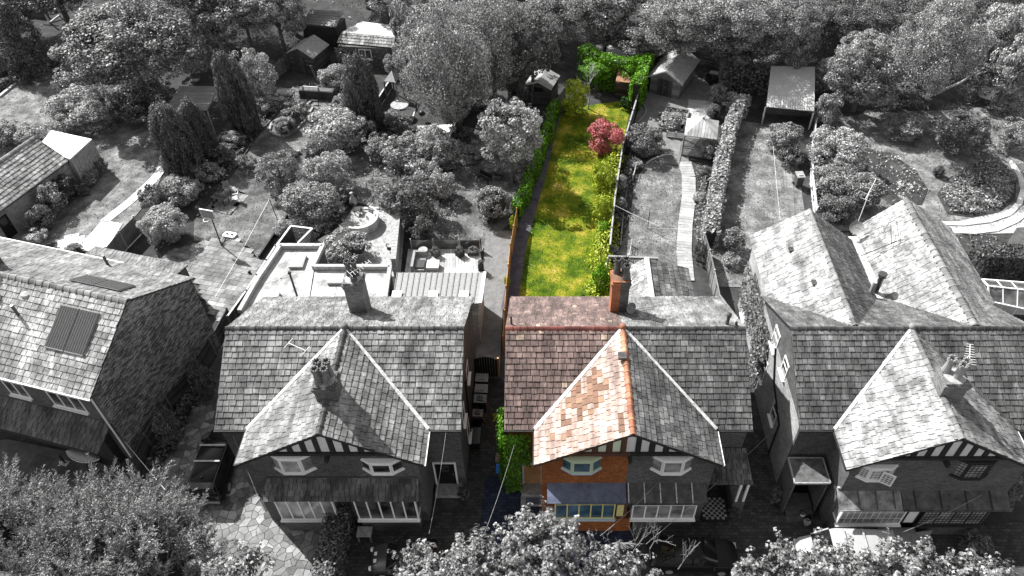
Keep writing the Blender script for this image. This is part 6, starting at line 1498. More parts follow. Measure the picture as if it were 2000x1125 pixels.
# greenhouse frame at the right edge
t = thing('greenhouse', 'white framed glass greenhouse against the tall black hedge, right edge', 'greenhouse', tuple(G(1935, 640)))
gh = lambda px, py, z: G(px, py, z) - t.location
A, B, C, D = gh(1918, 545, 2.0), gh(2060, 556, 2.0), gh(2070, 604, 2.0), gh(1938, 578, 2.0)
E0, E1_ = gh(1930, 558, 2.6), gh(2075, 574, 2.6)
for a, b in ((A, B), (E0, E1_), (A, E0), (gh(1932, 588, 1.9), gh(2070, 618, 1.9)), (E0, gh(1932, 588, 1.9))): MB().bar(a, b, .09, .09).build('frame', WHITE, t)
for k in range(6):
    s = k / 5; MB().bar(A.lerp(B, s), E0.lerp(E1_, s), .06, .06).build('glazing_bar', WHITE, t); MB().bar(E0.lerp(E1_, s), gh(1932, 588, 1.9).lerp(gh(2070, 618, 1.9), s), .06, .06).build('glazing_bar', WHITE, t)
    p = gh(1932, 588, 1.9).lerp(gh(2070, 618, 1.9), s); MB().bar(p, V((p.x, p.y, 0)), .06, .06).build('glazing_bar', WHITE, t)
GG = M('greenhouse_glass', glassf(.04, .16, .1))
for k in range(5):
    s0, s1 = (k + .04) / 5, (k + .96) / 5; f0, f1 = gh(1932, 588, 1.9), gh(2070, 618, 1.9)
    MB().extrude([E0.lerp(E1_, s0), E0.lerp(E1_, s1), f0.lerp(f1, s1), f0.lerp(f1, s0)], (0, 0, -.015)).build('pane', GG, t); MB().extrude([A.lerp(B, s0), A.lerp(B, s1), E0.lerp(E1_, s1), E0.lerp(E1_, s0)], (0, 0, -.015)).build('pane', GG, t)
o = tag(MB().tube((0, 0, 0), (0, 0, 2.6), .14).build('drain_post', GREYM), 'short grey pipe standing beside the right rear roof edge', 'pipe'); o.location = G(1912, 610)
# ------------------------------------------------------------------ garden furniture and small things
# basketball stand
t = thing('basketball_hoop', 'basketball hoop with white backboard on a leaning pole, slab patio', 'basketball hoop', tuple(G(433, 480)))
tp = V((.05, .05, 2.75)); MB().tube((0, 0, 0), tp, .05, .045).build('pole', BLACKM, t); ang = R(-14); bx = V((math.cos(ang), math.sin(ang), 0)); by = V((-bx.y, bx.x, 0)); bc = V((-.16, .1, 3.1))
bd = MB().box(bc, (1.1, .05, .75), ang).build('backboard', plain('backboard_grey', .3, var=.15, bmp=0), t); fm = MB()
for s in (-1, 1): fm.box(bc + bx * .55 * s - by * .0, (.05, .08, .8), ang); fm.box(bc + V((0, 0, .39 * s)), (1.1, .08, .05), ang)
fm.build('board_rim', WHITE, bd); tq = MB()
for k in range(12):
    a0, a1 = k * math.pi / 6, (k + 1) * math.pi / 6; tq.bar(bc - by * .32 + V((0, 0, -.3)) + V((math.cos(a0) * .23, math.sin(a0) * .23, 0)), bc - by * .32 + V((0, 0, -.3)) + V((math.cos(a1) * .23, math.sin(a1) * .23, 0)), .035, .035)
tq.build('rim', WHITE, t); MB().bar(tp, bc + by * .03, .06, .06).build('bracket', BLACKM, t)
bs = G(450, 461) - t.location; MB().prism([bs + bx * x + by * y for x, y in ((-.45, -.3), (.4, -.3), (.5, -.18), (.5, .18), (.4, .3), (-.45, .3), (-.52, .18), (-.52, -.18))], .02, .2).build('base', WHITE, t)
for s in (-.2, .22): MB().box(bs + bx * s + V((0, 0, .25)), (.16, .1, .1), ang).build('weight', BLACKM, t)
sm = MB()
for s in (-.35, .35): sm.tube((0, 0, .25), bs + bx * s + V((0, 0, .15)), .025).tube((0, 0, .1), bs + bx * s * .6 + V((0, 0, .1)), .02)
sm.build('strut', BLACKM, t)
o = tag(MB().ball((0, 0, .12), .12, 12, 8).build('ball', BLACKM, smooth=True), 'dark ball lying on the slab patio below the basketball hoop', 'ball'); o.location = G(488, 534) + V((0, 0, .05))
def chair(label, pos, rz, mat, group, seat=.44, w=.48, slung=True):
    t = thing('garden_chair', label, 'chair', tuple(pos), rz, group)
    MB().box((0, 0, seat), (w, w, .04)).build('seat', mat, t); MB().box(None, (w, .035, .5), mat=Matrix.Translation((0, w / 2 + .05, seat + .28)) @ Matrix.Rotation(-.2, 4, 'X')).build('backrest', mat, t)
    for x in (-1, 1):
        for y in (-1, 1): MB().tube((x * w * .46, y * w * .46, 0), (x * w * .46, y * w * .42, seat), .018, None, 5).build('leg', BLACKM, t)
        MB().bar((x * w * .5, -w * .4, seat + .2), (x * w * .5, w * .55, seat + .22), .04, .03).build('armrest', mat, t)
    return t
def table(label, pos, sx, sy, h, mat, rz=0, rnd_=False, name='garden_table', legm=None):
    t = thing(name, label, 'table', tuple(pos), rz)
    if rnd_: MB().tube((0, 0, h - .04), (0, 0, h), sx / 2, None, 20).build('tabletop', mat, t); MB().tube((0, 0, 0), (0, 0, h - .04), .04).build('pedestal', legm or BLACKM, t); MB().tube((0, 0, 0), (0, 0, .03), sx * .28, None, 14).build('foot', legm or BLACKM, t)
    else:
        for k in range(5): MB().box((0, (k - 2) * sy / 5, h - .02), (sx, sy / 5 - .012, .04)).build('slat', mat, t)
        for x in (-1, 1):
            for y in (-1, 1): MB().box((x * sx * .43, y * sy * .4, h / 2 - .02), (.06, .06, h - .04)).build('leg', legm or mat, t)
    return t
table('dark wooden table on the small patio of the washing line lawn', G(433, 396), 1.3, .75, .68, WOOD_D, R(-20))
cg = 'chairs on the picnic patio'
chair('slung chair behind the dark wooden table on the picnic patio', G(446, 376), R(20), GREYM, cg); chair('pale chair right of the dark wooden table on the picnic patio', G(462, 394), R(-80), WHITE, cg)
t = thing('washing_line', 'washing line on a bent dark pole over the patio and lawn', 'washing line', tuple(G(548, 437)))
MB().path([V((0, 0, 0)), V((-.15, .0, .5)), G(526, 388, 2.2) - t.location], .035).build('pole', BLACKM, t); a = G(526, 388, 2.2) - t.location; MB().path([a, (a + G(420, 580, 2.2) - t.location) / 2 + V((0, 0, -.12)), G(420, 580, 2.2) - t.location], .012, 4).build('line', WHITE, t)
# rocks
t = thing('rock_pile', 'heap of pale boulders on the washing line lawn', 'rocks', tuple(G(568, 302)))
for k in range(9): a = k * 2.4; MB().ball((.16 * math.sqrt(k) * 1.6 * math.cos(a), .16 * math.sqrt(k) * 1.2 * math.sin(a), .14 + .03 * (k % 3)), (.26, .2, .18), 7, 5).build('rock', STONE, t)
P = [(527, 255), (531, 241), (548, 232), (575, 225), (600, 206), (612, 196)]; P2 = [(527, 258), (540, 266), (560, 266), (580, 254), (598, 235), (612, 210)]
t = thing('oval_bed_edging', 'stone kerb round the oval bed with a cushion shrub', 'edging', tuple(G(527, 256)))
for pl in (P, P2):
    W_ = [p - t.location for p in pp(pl)]
    for a, b in zip(W_, W_[1:]):
        n = max(1, int((b - a).length / .5))
        for k in range(n): MB().bar(a.lerp(b, k / n) + V((0, 0, .09)), a.lerp(b, (k + .94) / n) + V((0, 0, .09)), .18, .2).build('kerb_stone', STONE, t)
# swing frame and trough
t = thing('swing_frame', 'dark metal swing frame between the oval bed and the trough', 'swing', tuple(G(606, 205)))
a, b = G(592, 168, 1.9) - t.location, G(621, 170, 1.9) - t.location; MB().tube(a, b, .05).build('top_bar', WHITE, t)
for p, fs in ((a, ((597, 205), (586, 192))), (b, ((623, 212), (632, 196)))):
    for f in fs: MB().tube(p, G(*f) - t.location, .035).build('leg', BLACKM, t)
for s in (.35, .65): p = a.lerp(b, s); MB().tube(p, V((p.x, p.y, .45)), .01, None, 4).build('rope', BLACKM, t)
p = a.lerp(b, .5); MB().box((p.x, p.y, .43), (.7, .2, .04)).build('seat', BLACKM, t)
t = thing('planting_trough', 'long dark planting trough behind the swing frame', 'planter', tuple(G(622, 190))); MB().box((0, 0, .45), (3.4, .8, .9), R(-6)).build('box', WOOD_D, t); MB().box((0, 0, .92), (3.2, .6, .03), R(-6)).build('soil', CONC_D, t)
o = tag(MB().bar(V((0, 0, 0)), V((-.6, .3, 2.2)), .14, .14).build('leaning_post', WOOD), 'leaning pale post above the planting trough', 'post'); o.location = G(626, 170)
table('round white table in front of the ivy covered summer house', G(689, 138), 1.3, 1.3, .7, CONC_P, rnd_=True); chair('cane chair beside the round white table', G(678, 132), R(60), WOOD, 'single chairs on far lawns')
sheet('pale_terrace', [(770, 232), (782, 205), (812, 212), (806, 238)], .05, CONC_P); sheet('terrace_strip', [(815, 246), (884, 243), (878, 258), (858, 262), (820, 256)], .05, CONC_P)
table('larger round table on the small pale terrace', G(782, 216), 1.7, 1.7, .7, STONE, rnd_=True); table('smaller dark round table on the small pale terrace', G(793, 231), 1.5, 1.5, .55, WOOD_D, rnd_=True)
def grill(label, pos, r=.32):
    t = thing('kettle_grill', label, 'barbecue', tuple(pos)); MB().ball((0, 0, .8), (r, r, r * .85), 14, 10).build('kettle', BLACKM, t, smooth=True)
    for k in range(3): a = k * 2.1; MB().tube((r * .6 * math.cos(a), r * .6 * math.sin(a), .6), (r * math.cos(a) * 1.1, r * math.sin(a) * 1.1, 0), .02, None, 5).build('leg', GREYM, t)
    MB().tube((-.1, 0, .8 + r * .9), (.1, 0, .8 + r * .9), .02).build('handle', GREYM, t); return t
grill('dark kettle grill on the lawn below the birch', G(826, 235))
# seating corner of the patterned patio
def armchair(label, pos, rz, w=.85, name='cane_armchair'):
    t = thing(name, label, 'armchair', tuple(pos), rz)
    MB().box((0, 0, .2), (w, .8, .4)).build('base', WOOD, t); MB().box((0, -.04, .46), (w - .2, .62, .14)).build('cushion', CONC_P, t); MB().box((0, .36, .62), (w, .14, .6)).build('backrest', WOOD, t); MB().box(None, (w - .22, .12, .4), mat=Matrix.Translation((0, .26, .72)) @ Matrix.Rotation(-.15, 4, 'X')).build('back_cushion', STONE, t)
    for s in (-1, 1): MB().box((s * (w / 2 - .06), -.02, .5), (.12, .72, .3)).build('armrest', WOOD, t)
    return t
armchair('cane armchair with pale cushion beside the chiminea', G(663, 418), R(18), 1.0)
t = thing('chiminea', 'bottle shaped clay chiminea behind the curved cane sofa', 'chiminea', tuple(G(692, 402)))
MB().lathe((0, 0, .15), [(.12, 0), (.3, .12), (.34, .35), (.26, .6), (.14, .8), (.12, 1.15), (.17, 1.2)], 16).build('body', STONE, t, smooth=True); MB().ball((0, -.3, .42), (.14, .06, .13), 10, 6).build('mouth', BLACKM, t)
for k in range(3): a = k * 2.1; MB().tube((.2 * math.cos(a), .2 * math.sin(a), .2), (.28 * math.cos(a), .28 * math.sin(a), 0), .025, None, 5).build('leg', BLACKM, t)
t = thing('curved_sofa', 'curved cane sofa with scatter cushions on the patterned patio', 'sofa', tuple(G(705, 438))); bm, sm = MB(), MB()
for k in range(12):
    a0 = R(-115 + k * 15); a1 = a0 + R(15.3); r0, r1, r2 = .75, 1.35, 1.52
    pl = lambda r, a: (r * math.cos(a), r * math.sin(a))
    sm.prism([pl(r0, a0), pl(r1, a0), pl(r1, a1), pl(r0, a1)], 0, .42); bm.prism([pl(r1, a0), pl(r2, a0), pl(r2, a1), pl(r1, a1)], 0, .85)
bm.build('backrest', WOOD_L, t); sm.build('seat', CONC_P, t)
for k in range(6):
    a = R(-95 + k * 30); MB().box(None, (.12, .4, .36), mat=Matrix.Translation((1.24 * math.cos(a), 1.24 * math.sin(a), .6)) @ Matrix.Rotation(a, 4, 'Z') @ Matrix.Rotation(.2, 4, 'Y')).build('cushion', (STONE, CONC_P, GREYM)[k % 3], t)
table('low square table in the middle of the cane seating', G(676, 447), .9, .7, .42, STONE, R(30)); table('small dark side table next to the chiminea', G(700, 417), .5, .5, .5, WOOD_D)
t = thing('black_sign', 'small black slatted board behind the flat roof parapet', 'board', tuple(G(706, 520)))
for k in range(5): MB().box((0, 0, .5 + k * .16), (.9, .05, .13)).build('slat', GREYM, t)
for s in (-1, 1): MB().box((s * .42, .05, .6), (.05, .05, 1.2)).build('leg', GREYM, t)
t = thing('garden_ornament', 'dark heron-like ornament standing on the patterned patio', 'ornament', tuple(G(763, 497))); MB().tube((0, 0, .0), (0, 0, .5), .03).build('leg', BLACKM, t); MB().ball((0, 0, .62), (.2, .14, .14), 10, 8).build('body', BLACKM, t); MB().path([V((-.12, 0, .7)), V((-.22, 0, 1.0)), V((-.12, -.02, 1.15)), V((.06, -.05, 1.1))], .035).build('neck', BLACKM, t)
t = thing('hose_reel', 'hose reel and hanging tubing at the end of the brick garden wall', 'hose reel', tuple(G(768, 528))); MB().tube((0, 0, .5), (.12, 0, .5), .32, None, 16).build('reel', STONE, t); MB().path([V((0, 0, .8)), V((-.2, .3, 1.2)), V((0, .5, 1.3))], .015).build('hose', WHITE, t); MB().box((.05, 0, .2), (.2, .25, .4)).build('stand', GREYM, t)
# timber deck
DP = [(798, 490), (938, 490), (946, 545), (790, 545)]
dk = struct('deck', MB().prism(pp(DP), -.05, .2), WOOD_D); Pd = pp(DP); nb = 26
for k in range(nb):
    a, b, c, d = Pd[0].lerp(Pd[1], k / nb), Pd[0].lerp(Pd[1], (k + .92) / nb), Pd[3].lerp(Pd[2], (k + .92) / nb), Pd[3].lerp(Pd[2], k / nb); MB().prism([a, b, c, d], .2, .235).build('deck_board', WOOD_L, dk)
t = thing('glass_balustrade', 'glass balustrade with slim posts at the far edge of the timber deck', 'balustrade', tuple(G(805, 488))); xs = [G(x, 489) - t.location for x in (805, 848, 898, 940)]
for k, p in enumerate(xs): MB().box(p + V((0, 0, .65)), (.09, .09, 1.1)).build('post', STONE if k < 3 else BLACKM, t)
GB = M('balustrade_glass', glassf(.07, .13, .1))
for a, b in zip(xs, xs[1:]): MB().bar(a.lerp(b, .05) + V((0, 0, .62)), a.lerp(b, .95) + V((0, 0, .62)), .015, .9).build('pane', GB, t)
t = thing('corner_sofa', 'grey corner sofa with a pale footstool cushion on the timber deck', 'sofa', tuple(G(822, 524) + V((0, 0, .24)))); MB().box((0, 0, .2), (.8, 1.7, .4)).build('base', GREYM, t); MB().box((.05, -.25, .46), (.66, .85, .13)).build('cushion', PAINT_G, t); MB().box((-.46, 0, .42), (.18, 1.8, .8)).build('backrest', GREYM, t); MB().box((0, .8, .42), (.8, .16, .8)).build('back_end', GREYM, t); MB().box((1.0, -.25, .4), (.9, .85, .18)).build('pale_cushion', RENDER_W, t); MB().box((1.0, -.25, .16), (.86, .82, .3)).build('footstool', GREYM, t)
table('round glass side table behind the corner sofa', G(828, 500) + V((0, 0, .24)), .7, .7, .45, CONC, rnd_=True)
for lb, px, py in (('square dark planter with a clipped ball, by the middle balustrade post', 852, 503), ('square dark planter with a clipped ball, left of the trough on deck', 899, 503)):
    t = thing('ball_planter', lb, 'planter', tuple(G(px, py) + V((0, 0, .24))), group='ball planters on the deck'); MB().lathe((0, 0, 0), [(.36, 0), (.4, .55), (.34, .55), (.33, .45)], 4).build('pot', WOOD_D, t); o = put_crown(t, crown('ball', 5200, .045, 60, 1), LEAF_D, (0, 0, .62), .28, .28, 0)
t = thing('trough_planter', 'low dark trough of plants at the right end of the timber deck', 'planter', tuple(G(925, 500) + V((0, 0, .24)))); MB().box((0, 0, .15), (.85, .45, .3)).build('box', WOOD_D, t); put_crown(t, crown('round', 2200, .075, 26, 1), LEAF_D, (0, 0, .4), .42, .25, 0)
t = thing('tall_pot', 'dark tall pot against the white verge of the metal roof', 'planter', tuple(G(940, 530) + V((0, 0, .24)))); MB().box((0, 0, .3), (.4, .4, .6)).build('pot', BLACKM, t); put_crown(t, crown('round', 2200, .075, 26, 2), LEAF_D, (0, 0, .7), .25, .25, 0)
t = thing('garden_bench', 'dark metal bench on the shaded lawn above the clipped ball bush', 'bench', tuple(G(946, 356)), R(-35))
for k in range(4): MB().box((0, -.2 + k * .12, .44), (1.3, .09, .03)).build('slat', BLACKM, t)
MB().box((0, .3, .72), (1.3, .04, .4)).build('backrest', BLACKM, t)
for s in (-1, 1):
    for y in (-.22, .28): MB().box((s * .6, y, .22), (.05, .05, .44)).build('leg', BLACKM, t)
    MB().box((s * .62, 0, .64), (.05, .55, .04)).build('armrest', BLACKM, t)
# covered barbecue, planter box
t = thing('covered_barbecue', 'black covered barbecue beside the open rail fence', 'barbecue', tuple(G(1394, 160)), R(-25)); MB().lathe((0, 0, 0), [(.95, 0), (.98, .7), (.8, .95), (.5, 1.02)], 4).build('cover', BLACKM, t); MB().box((-.1, 0, 1.03), (.9, .6, .05)).build('lid', GREYM, t)
t = thing('raised_planter', 'pale edged square planter left of the gazebo', 'planter', tuple(G(1300, 240))); pl = [G(x, y) - t.location for x, y in ((1287, 254), (1302, 212), (1345, 220), (1334, 262))]
for a, b in zip(pl, pl[1:] + pl[:1]): MB().bar(a + V((0, 0, .16)), b + V((0, 0, .16)), .12, .32).build('sleeper', WOOD, t)
sheet('timber_bridge', [(1303, 302), (1326, 305), (1330, 282), (1309, 280)], .07, WOOD); sheet('deck_step', [(1297, 320), (1326, 324), (1330, 303), (1303, 300)], .1, WOOD)
# bins
BIN = pieces('bin_plastic', [(0, .02), (1, .07)], grain=.1, dirt=.2, bmp=0)
def bin_(label, pos, rz, lidm, bodym, group=None, w=.6, d=.72, h=1.0):
    t = thing('wheeled_bin', label, 'bin', tuple(pos), rz, group)
    MB().extrude([(-w * .42, -d * .38, .06), (w * .42, -d * .38, .06), (w * .42, d * .36, .06), (-w * .42, d * .36, .06)], (0, 0, .02)).build('bin_base', bodym, t); mb = MB(); i = 0
    mb.v += [(x * w * s, y * d * s, z) for z, s in ((.08, .42), (h, .5)) for x, y in ((-1, -1), (1, -1), (1, 1), (-1, 1))]; mb.f += [(3, 2, 1, 0), (4, 5, 6, 7), (0, 1, 5, 4), (1, 2, 6, 5), (2, 3, 7, 6), (3, 0, 4, 7)]; mb.build('bin_body', bodym, t)
    ld = MB().box(None, (w * 1.06, d * 1.1, .06), mat=Matrix.Translation((0, 0, h + .05)) @ Matrix.Rotation(R(4), 4, 'X')).box((0, d * .02, h + .1), (w * .6, d * .55, .05)).build('lid', lidm, t)
    MB().tube((-w * .4, d * .58, h), (w * .4, d * .58, h), .025).build('handle', bodym, t)
    for s in (-1, 1): MB().tube((s * w * .46, d * .4, .1), (s * w * .54, d * .4, .1), .1, None, 12).build('wheel', BLACKM, t)
    return t
bg_ = 'wheeled bins in the alley'
for k, (lb, px, py, lm) in enumerate((('wheeled bin closest to the black alley gate', 943, 757, GREYM), ('wheeled bin second from the black alley gate, grey lid', 942, 778, GREYM), ('wheeled bin third from the black alley gate, dark lid', 940, 798, PAINT_G))):
    bin_(lb, G(px, py), R(90), lm, BIN, bg_, .62, .74)
bin_('smaller dark wheeled bin at the near end of the row of bins', G(935, 825), R(90), PAINT_G, BLACKM, bg_, .5, .58, .95)
bin_('tall dark bin with pale lid standing on stepping stones by the white fence', G(1557, 362), R(5), STONE, PAINT_G, None, .62, .74, 1.1)
def crate(label, px, py, mat, s=(.55, .4, .35)):
    t = thing('recycling_box', label, 'box', tuple(G(px, py))); MB().box((0, 0, .02), (s[0] * .9, s[1] * .9, .04)).build('box_base', mat, t)
    for a, b, sz in ((0, 1, (s[0], .03, s[2])), (0, -1, (s[0], .03, s[2])), (1, 0, (.03, s[1], s[2])), (-1, 0, (.03, s[1], s[2]))): MB().box((a * s[0] / 2, b * s[1] / 2, s[2] / 2), sz).build('side', mat, t)
    MB().box((0, 0, s[2] + .015), (s[0] * 1.05, s[1] * 1.08, .03)).build('rim', mat, t); return t
crate('bright blue recycling box at the foot of the green ivy', 979, 918, plain('blue_plastic', (.03, .22, .75), rough=.4, var=.1, bmp=0)); crate('pale pink recycling box behind the bright blue one', 978, 897, plain('pink_plastic', (.42, .25, .3), rough=.5, var=.1, bmp=0))
t = thing('storage_chest', 'black storage chest against the alley side of the grey pair', 'box', tuple(G(929, 862))); MB().box((0, 0, .3), (.6, 1.1, .6)).build('box', BLACKM, t); MB().box((0, 0, .63), (.66, 1.16, .05)).build('lid', PAINT_G, t)
for lb, px, py in (('short black bollard on a pale base, in front of the left house', 128, 905), ('short black bollard nearer the panel fence, dark forecourt', 181, 922)):
    t = thing('bollard', lb, 'bollard', tuple(G(px, py)), group='folding bollards on the dark forecourt'); MB().tube((0, 0, 0), (-.08, .1, .7), .06).build('bollard_post', BLACKM, t); MB().box((0, 0, .06), (.45, .35, .04), R(-15)).build('plate', CONC if 'pale' in lb else CONC_D, t)
t = thing('kayak', 'upturned pale kayak lying under the slate canopy of the left house', 'kayak', tuple(G(165, 893)), R(-15)); 
mb = MB(); ns = 13; 
for k in range(ns):
    s = k / (ns - 1) * 2 - 1; w = .36 * (1 - abs(s) ** 2.4) + .01; hgt = .3 * (1 - abs(s) ** 3) + .02
    mb.v += [(s * 1.15, math.cos(a) * w, .12 + .12 * s * s + math.sin(a) * hgt) for a in (math.pi * j / 6 for j in range(7))]
mb.f += [(k * 7 + j, k * 7 + j + 1, (k + 1) * 7 + j + 1, (k + 1) * 7 + j) for k in range(ns - 1) for j in range(6)]; mb.build('hull', GREYM, t, smooth=True)
st_ = MB()
for sg in (-1, 1): st_.path([V((s * 1.15, sg * (.38 * (1 - abs(s) ** 2.4) + .02), .14 + .12 * s * s)) for s in (k / 10 - 1 for k in range(21))], .02, 5)
st_.build('gunwale', WHITE, t)
for k, (px, py) in enumerate(((1566, 1008), (1576, 1016), (1574, 1024))):
    t = thing('plant_pot', ('pale round pot on the setts by the porch steps', 'small dark pot next to two rimmed pots, porch steps', 'pale rimmed pot closest to the maple crown')[k], 'pot', tuple(G(px, py))); MB().lathe((0, 0, 0), [(.12, 0), (.17, .3), (.2, .3), (.2, .34), (.15, .34), (.14, .28)], 14).build('pot', (WHITE, BLACKM, CONC)[k], t); MB().lathe((0, 0, .26), [(.13, 0), (.02, .02)], 10).build('soil', SOIL, t)
t = thing('timber_planter', 'weathered timber planter under the right pair bay window', 'planter', tuple(G(1745, 1062))); 
for k in range(5): MB().box((0, 0, .1 + k * .18), (2.0, 1.0, .16)).build('board', WOOD, t)
for s in (-1, 0, 1): MB().box((s * .98, -.52, .5), (.08, .06, 1.0)).build('post', WOOD, t)
t = thing('garden_chair', 'small pale seat between timber planter and bay window', 'seat', tuple(G(1797, 1062)), R(8)); MB().box((0, 0, .42), (1.0, .45, .05)).build('seat', WOOD, t); MB().box((0, .24, .7), (1.0, .05, .5)).build('backrest', WOOD, t)
for s in (-1, 1): MB().box((s * .46, 0, .21), (.05, .42, .42)).build('leg', WOOD, t)
t = thing('potting_table', 'rustic dark table tucked beside the tall clipped hedge', 'table', tuple(G(716, 1050))); MB().box((0, 0, .7), (.8, .6, .08)).build('tabletop', STONE, t)
for x in (-1, 1):
    for y in (-1, 1): MB().box((x * .33, y * .24, .33), (.09, .09, .66)).build('leg', WOOD, t)
# ------------------------------------------------------------------ vehicles
def loft(rings, cap=True):
    mb = MB(); n = len(rings[0])
    for r in rings: mb.v += [tuple(p) for p in r]
    for k in range(len(rings) - 1): mb.f += [(k * n + j, k * n + (j + 1) % n, (k + 1) * n + (j + 1) % n, (k + 1) * n + j) for j in range(n)]
    if cap: mb.f += [tuple(reversed(range(n))), tuple((len(rings) - 1) * n + j for j in range(n))]
    return mb
def car(name, label, cat, pos, rz, body, cabin, paint, wheels, wr=.33, W=.9, stripes=False, bars=False, roofm=None, round_lights=False):
    """body: (x, half width, bottom, deck height); cabin: (x, half width at belt, half width at roof, belt, roof)"""
    t = thing(name, label, cat, tuple(pos), rz); ring = lambda x, w, z0, z1: [V((x, -w * .9, z0)), V((x, -w, z0 + .12)), V((x, -w * 1.0, z0 + (z1 - z0) * .62)), V((x, -w * .93, z1 - .03)), V((x, -w * .55, z1 + .02)), V((x, w * .55, z1 + .02)), V((x, w * .93, z1 - .03)), V((x, w, z0 + (z1 - z0) * .62)), V((x, w, z0 + .12)), V((x, w * .9, z0))]
    b = loft([ring(*r) for r in body]).build('body', paint, t); bv = b.modifiers.new('round', 'BEVEL'); bv.width = .05; bv.segments = 2; bv.limit_method = 'ANGLE'; bv.angle_limit = R(25)
    for p in b.data.polygons: p.use_smooth = True
    cr = lambda x, wb, wt, zb, zt: [V((x, -wb, zb)), V((x, -wt, zt - .05)), V((x, -wt * .85, zt)), V((x, wt * .85, zt)), V((x, wt, zt - .05)), V((x, wb, zb))]
    loft([cr(*r) for r in cabin]).build('windows', GLASS_K, t)
    top = [r for r in cabin if r[4] > max(c[4] for c in cabin) - .12]
    rr = loft([[V((r[0], -r[2] * 1.05, r[4] - .15)), V((r[0], -r[2] * .95, r[4] - .03)), V((r[0], -r[2] * .8, r[4] + .02)), V((r[0], 0, r[4] + .035)), V((r[0], r[2] * .8, r[4] + .02)), V((r[0], r[2] * .95, r[4] - .03)), V((r[0], r[2] * 1.05, r[4] - .15)), V((r[0], 0, r[4] - .06))] for r in top]).build('roof', roofm or paint, t)
    for p in rr.data.polygons: p.use_smooth = len(p.vertices) == 4
    for s in (-1, 1):
        for i in (0, len(cabin) - 1):
            r = cabin[i]; e = top[0] if i == 0 else top[-1]; MB().bar((r[0], s * r[1], r[3]), (e[0], s * e[2], e[4] - .03), .07, .05).build('pillar', paint, t)
        mx = sum(c[0] for c in top) / len(top); wb = [c for c in cabin][len(cabin) // 2]; MB().bar((mx, s * (wb[1] + .005), wb[3]), (mx, s * (wb[2] + .01), wb[4] - .03), .08, .03).build('pillar', paint, t)
        fx = body[-1][0]; rx = body[0][0]
        if round_lights: MB().tube((body[-2][0] + .1, s * W * .62, body[-2][3] - .12), (body[-1][0] + .05, s * W * .62, body[-2][3] - .14), .14, .12, 16).build('headlight', WHITE, t)
        else: MB().box((fx - .08, s * W * .66, body[-1][3] - .1), (.2, .34, .14)).build('headlight', CONC_P, t)
        MB().box((rx + .06, s * W * .78, body[0][3] - .14), (.14, .16, .3)).build('tail_light', LEAD_D, t)
        MB().box((cabin[-1][0] - .25, s * (W + .1), cabin[-1][3] + .05), (.12, .2, .14)).build('wing_mirror', paint, t)
        for wx in wheels:
            w_ = MB().tube((wx, s * (W - .2), wr), (wx, s * (W + .012), wr), wr, None, 20).build('wheel', BLACKM, t); MB().tube((wx, s * (W - .02), wr), (wx, s * (W + .025), wr), wr * .62, None, 14).build('rim', GREYM, w_)
    MB().box((rx - .01, 0, .45), (.06, W * 1.6, .2)).build('bumper', GREYM if bars else BLACKM, t); MB().box((fx + .01, 0, .42), (.06, W * 1.5, .2)).build('bumper', BLACKM, t)
    MB().box((rx - .045, 0, .72), (.02, .5, .11)).build('number_plate', CONC, t)
    if bars:
        zt = max(c[4] for c in cabin)
        for x in (-.75, .25): MB().bar((x, -.7, zt + .13), (x, .7, zt + .13), .09, .04).build('roof_bar', CONC, t)
    if bars: MB().extrude([(cabin[1][0] + .15, -.02, max(c[4] for c in cabin) + .02), (cabin[1][0] + .38, -.02, max(c[4] for c in cabin) + .02), (cabin[1][0] + .18, -.02, max(c[4] for c in cabin) + .14)], (0, .04, 0)).build('roof_fin', BLACKM, t)
    if stripes:
        for s in (-1, 1): MB().extrude([(body[-4][0], s * .2 - .1, body[-4][3] + .035), (body[-4][0], s * .2 + .1, body[-4][3] + .035), (body[-2][0], s * .2 + .1, body[-2][3] + .03), (body[-2][0], s * .2 - .1, body[-2][3] + .03)], (0, 0, .008)).build('bonnet_stripe', WHITE, t)
    return t
r0, r1 = G(416, 962), G(449, 868)
car('parked_suv', 'black estate car with two pale roof bars, beside the grey pair', 'car', (r0 + r1) / 2, math.atan2((r1 - r0).y, (r1 - r0).x), [(-2.35, .86, .35, .95), (-2.2, .93, .3, 1.05), (-1.2, .95, .28, 1.06), (1.0, .95, .28, 1.04), (1.9, .92, .28, .98), (2.25, .84, .32, .85), (2.38, .72, .38, .7)],
    [(-2.25, .84, .72, 1.02, 1.62), (-1.95, .86, .7, 1.04, 1.76), (0.3, .86, .7, 1.04, 1.78), (.7, .85, .68, 1.03, 1.7), (1.35, .84, .66, 1.02, 1.05)], PAINT_K, (-1.4, 1.4), .37, .95, bars=True).scale = (1.06, 1.06, 1.06)
car('parked_hatchback', 'small dark hatchback with two pale bonnet stripes beside the clipped hedge', 'car', G(795, 1098), R(183), [(-1.8, .74, .3, .75), (-1.65, .82, .26, .9), (-.6, .84, .25, .92), (.55, .84, .25, .9), (1.2, .82, .26, .86), (1.65, .76, .28, .74), (1.82, .62, .32, .6)],
    [(-1.7, .76, .6, .9, 1.2), (-1.4, .78, .62, .9, 1.38), (.1, .78, .62, .9, 1.4), (.35, .77, .6, .9, 1.34), (.95, .76, .58, .88, .92)], PAINT_G, (-1.2, 1.2), .3, .84, stripes=True, roofm=BLACKM, round_lights=True)
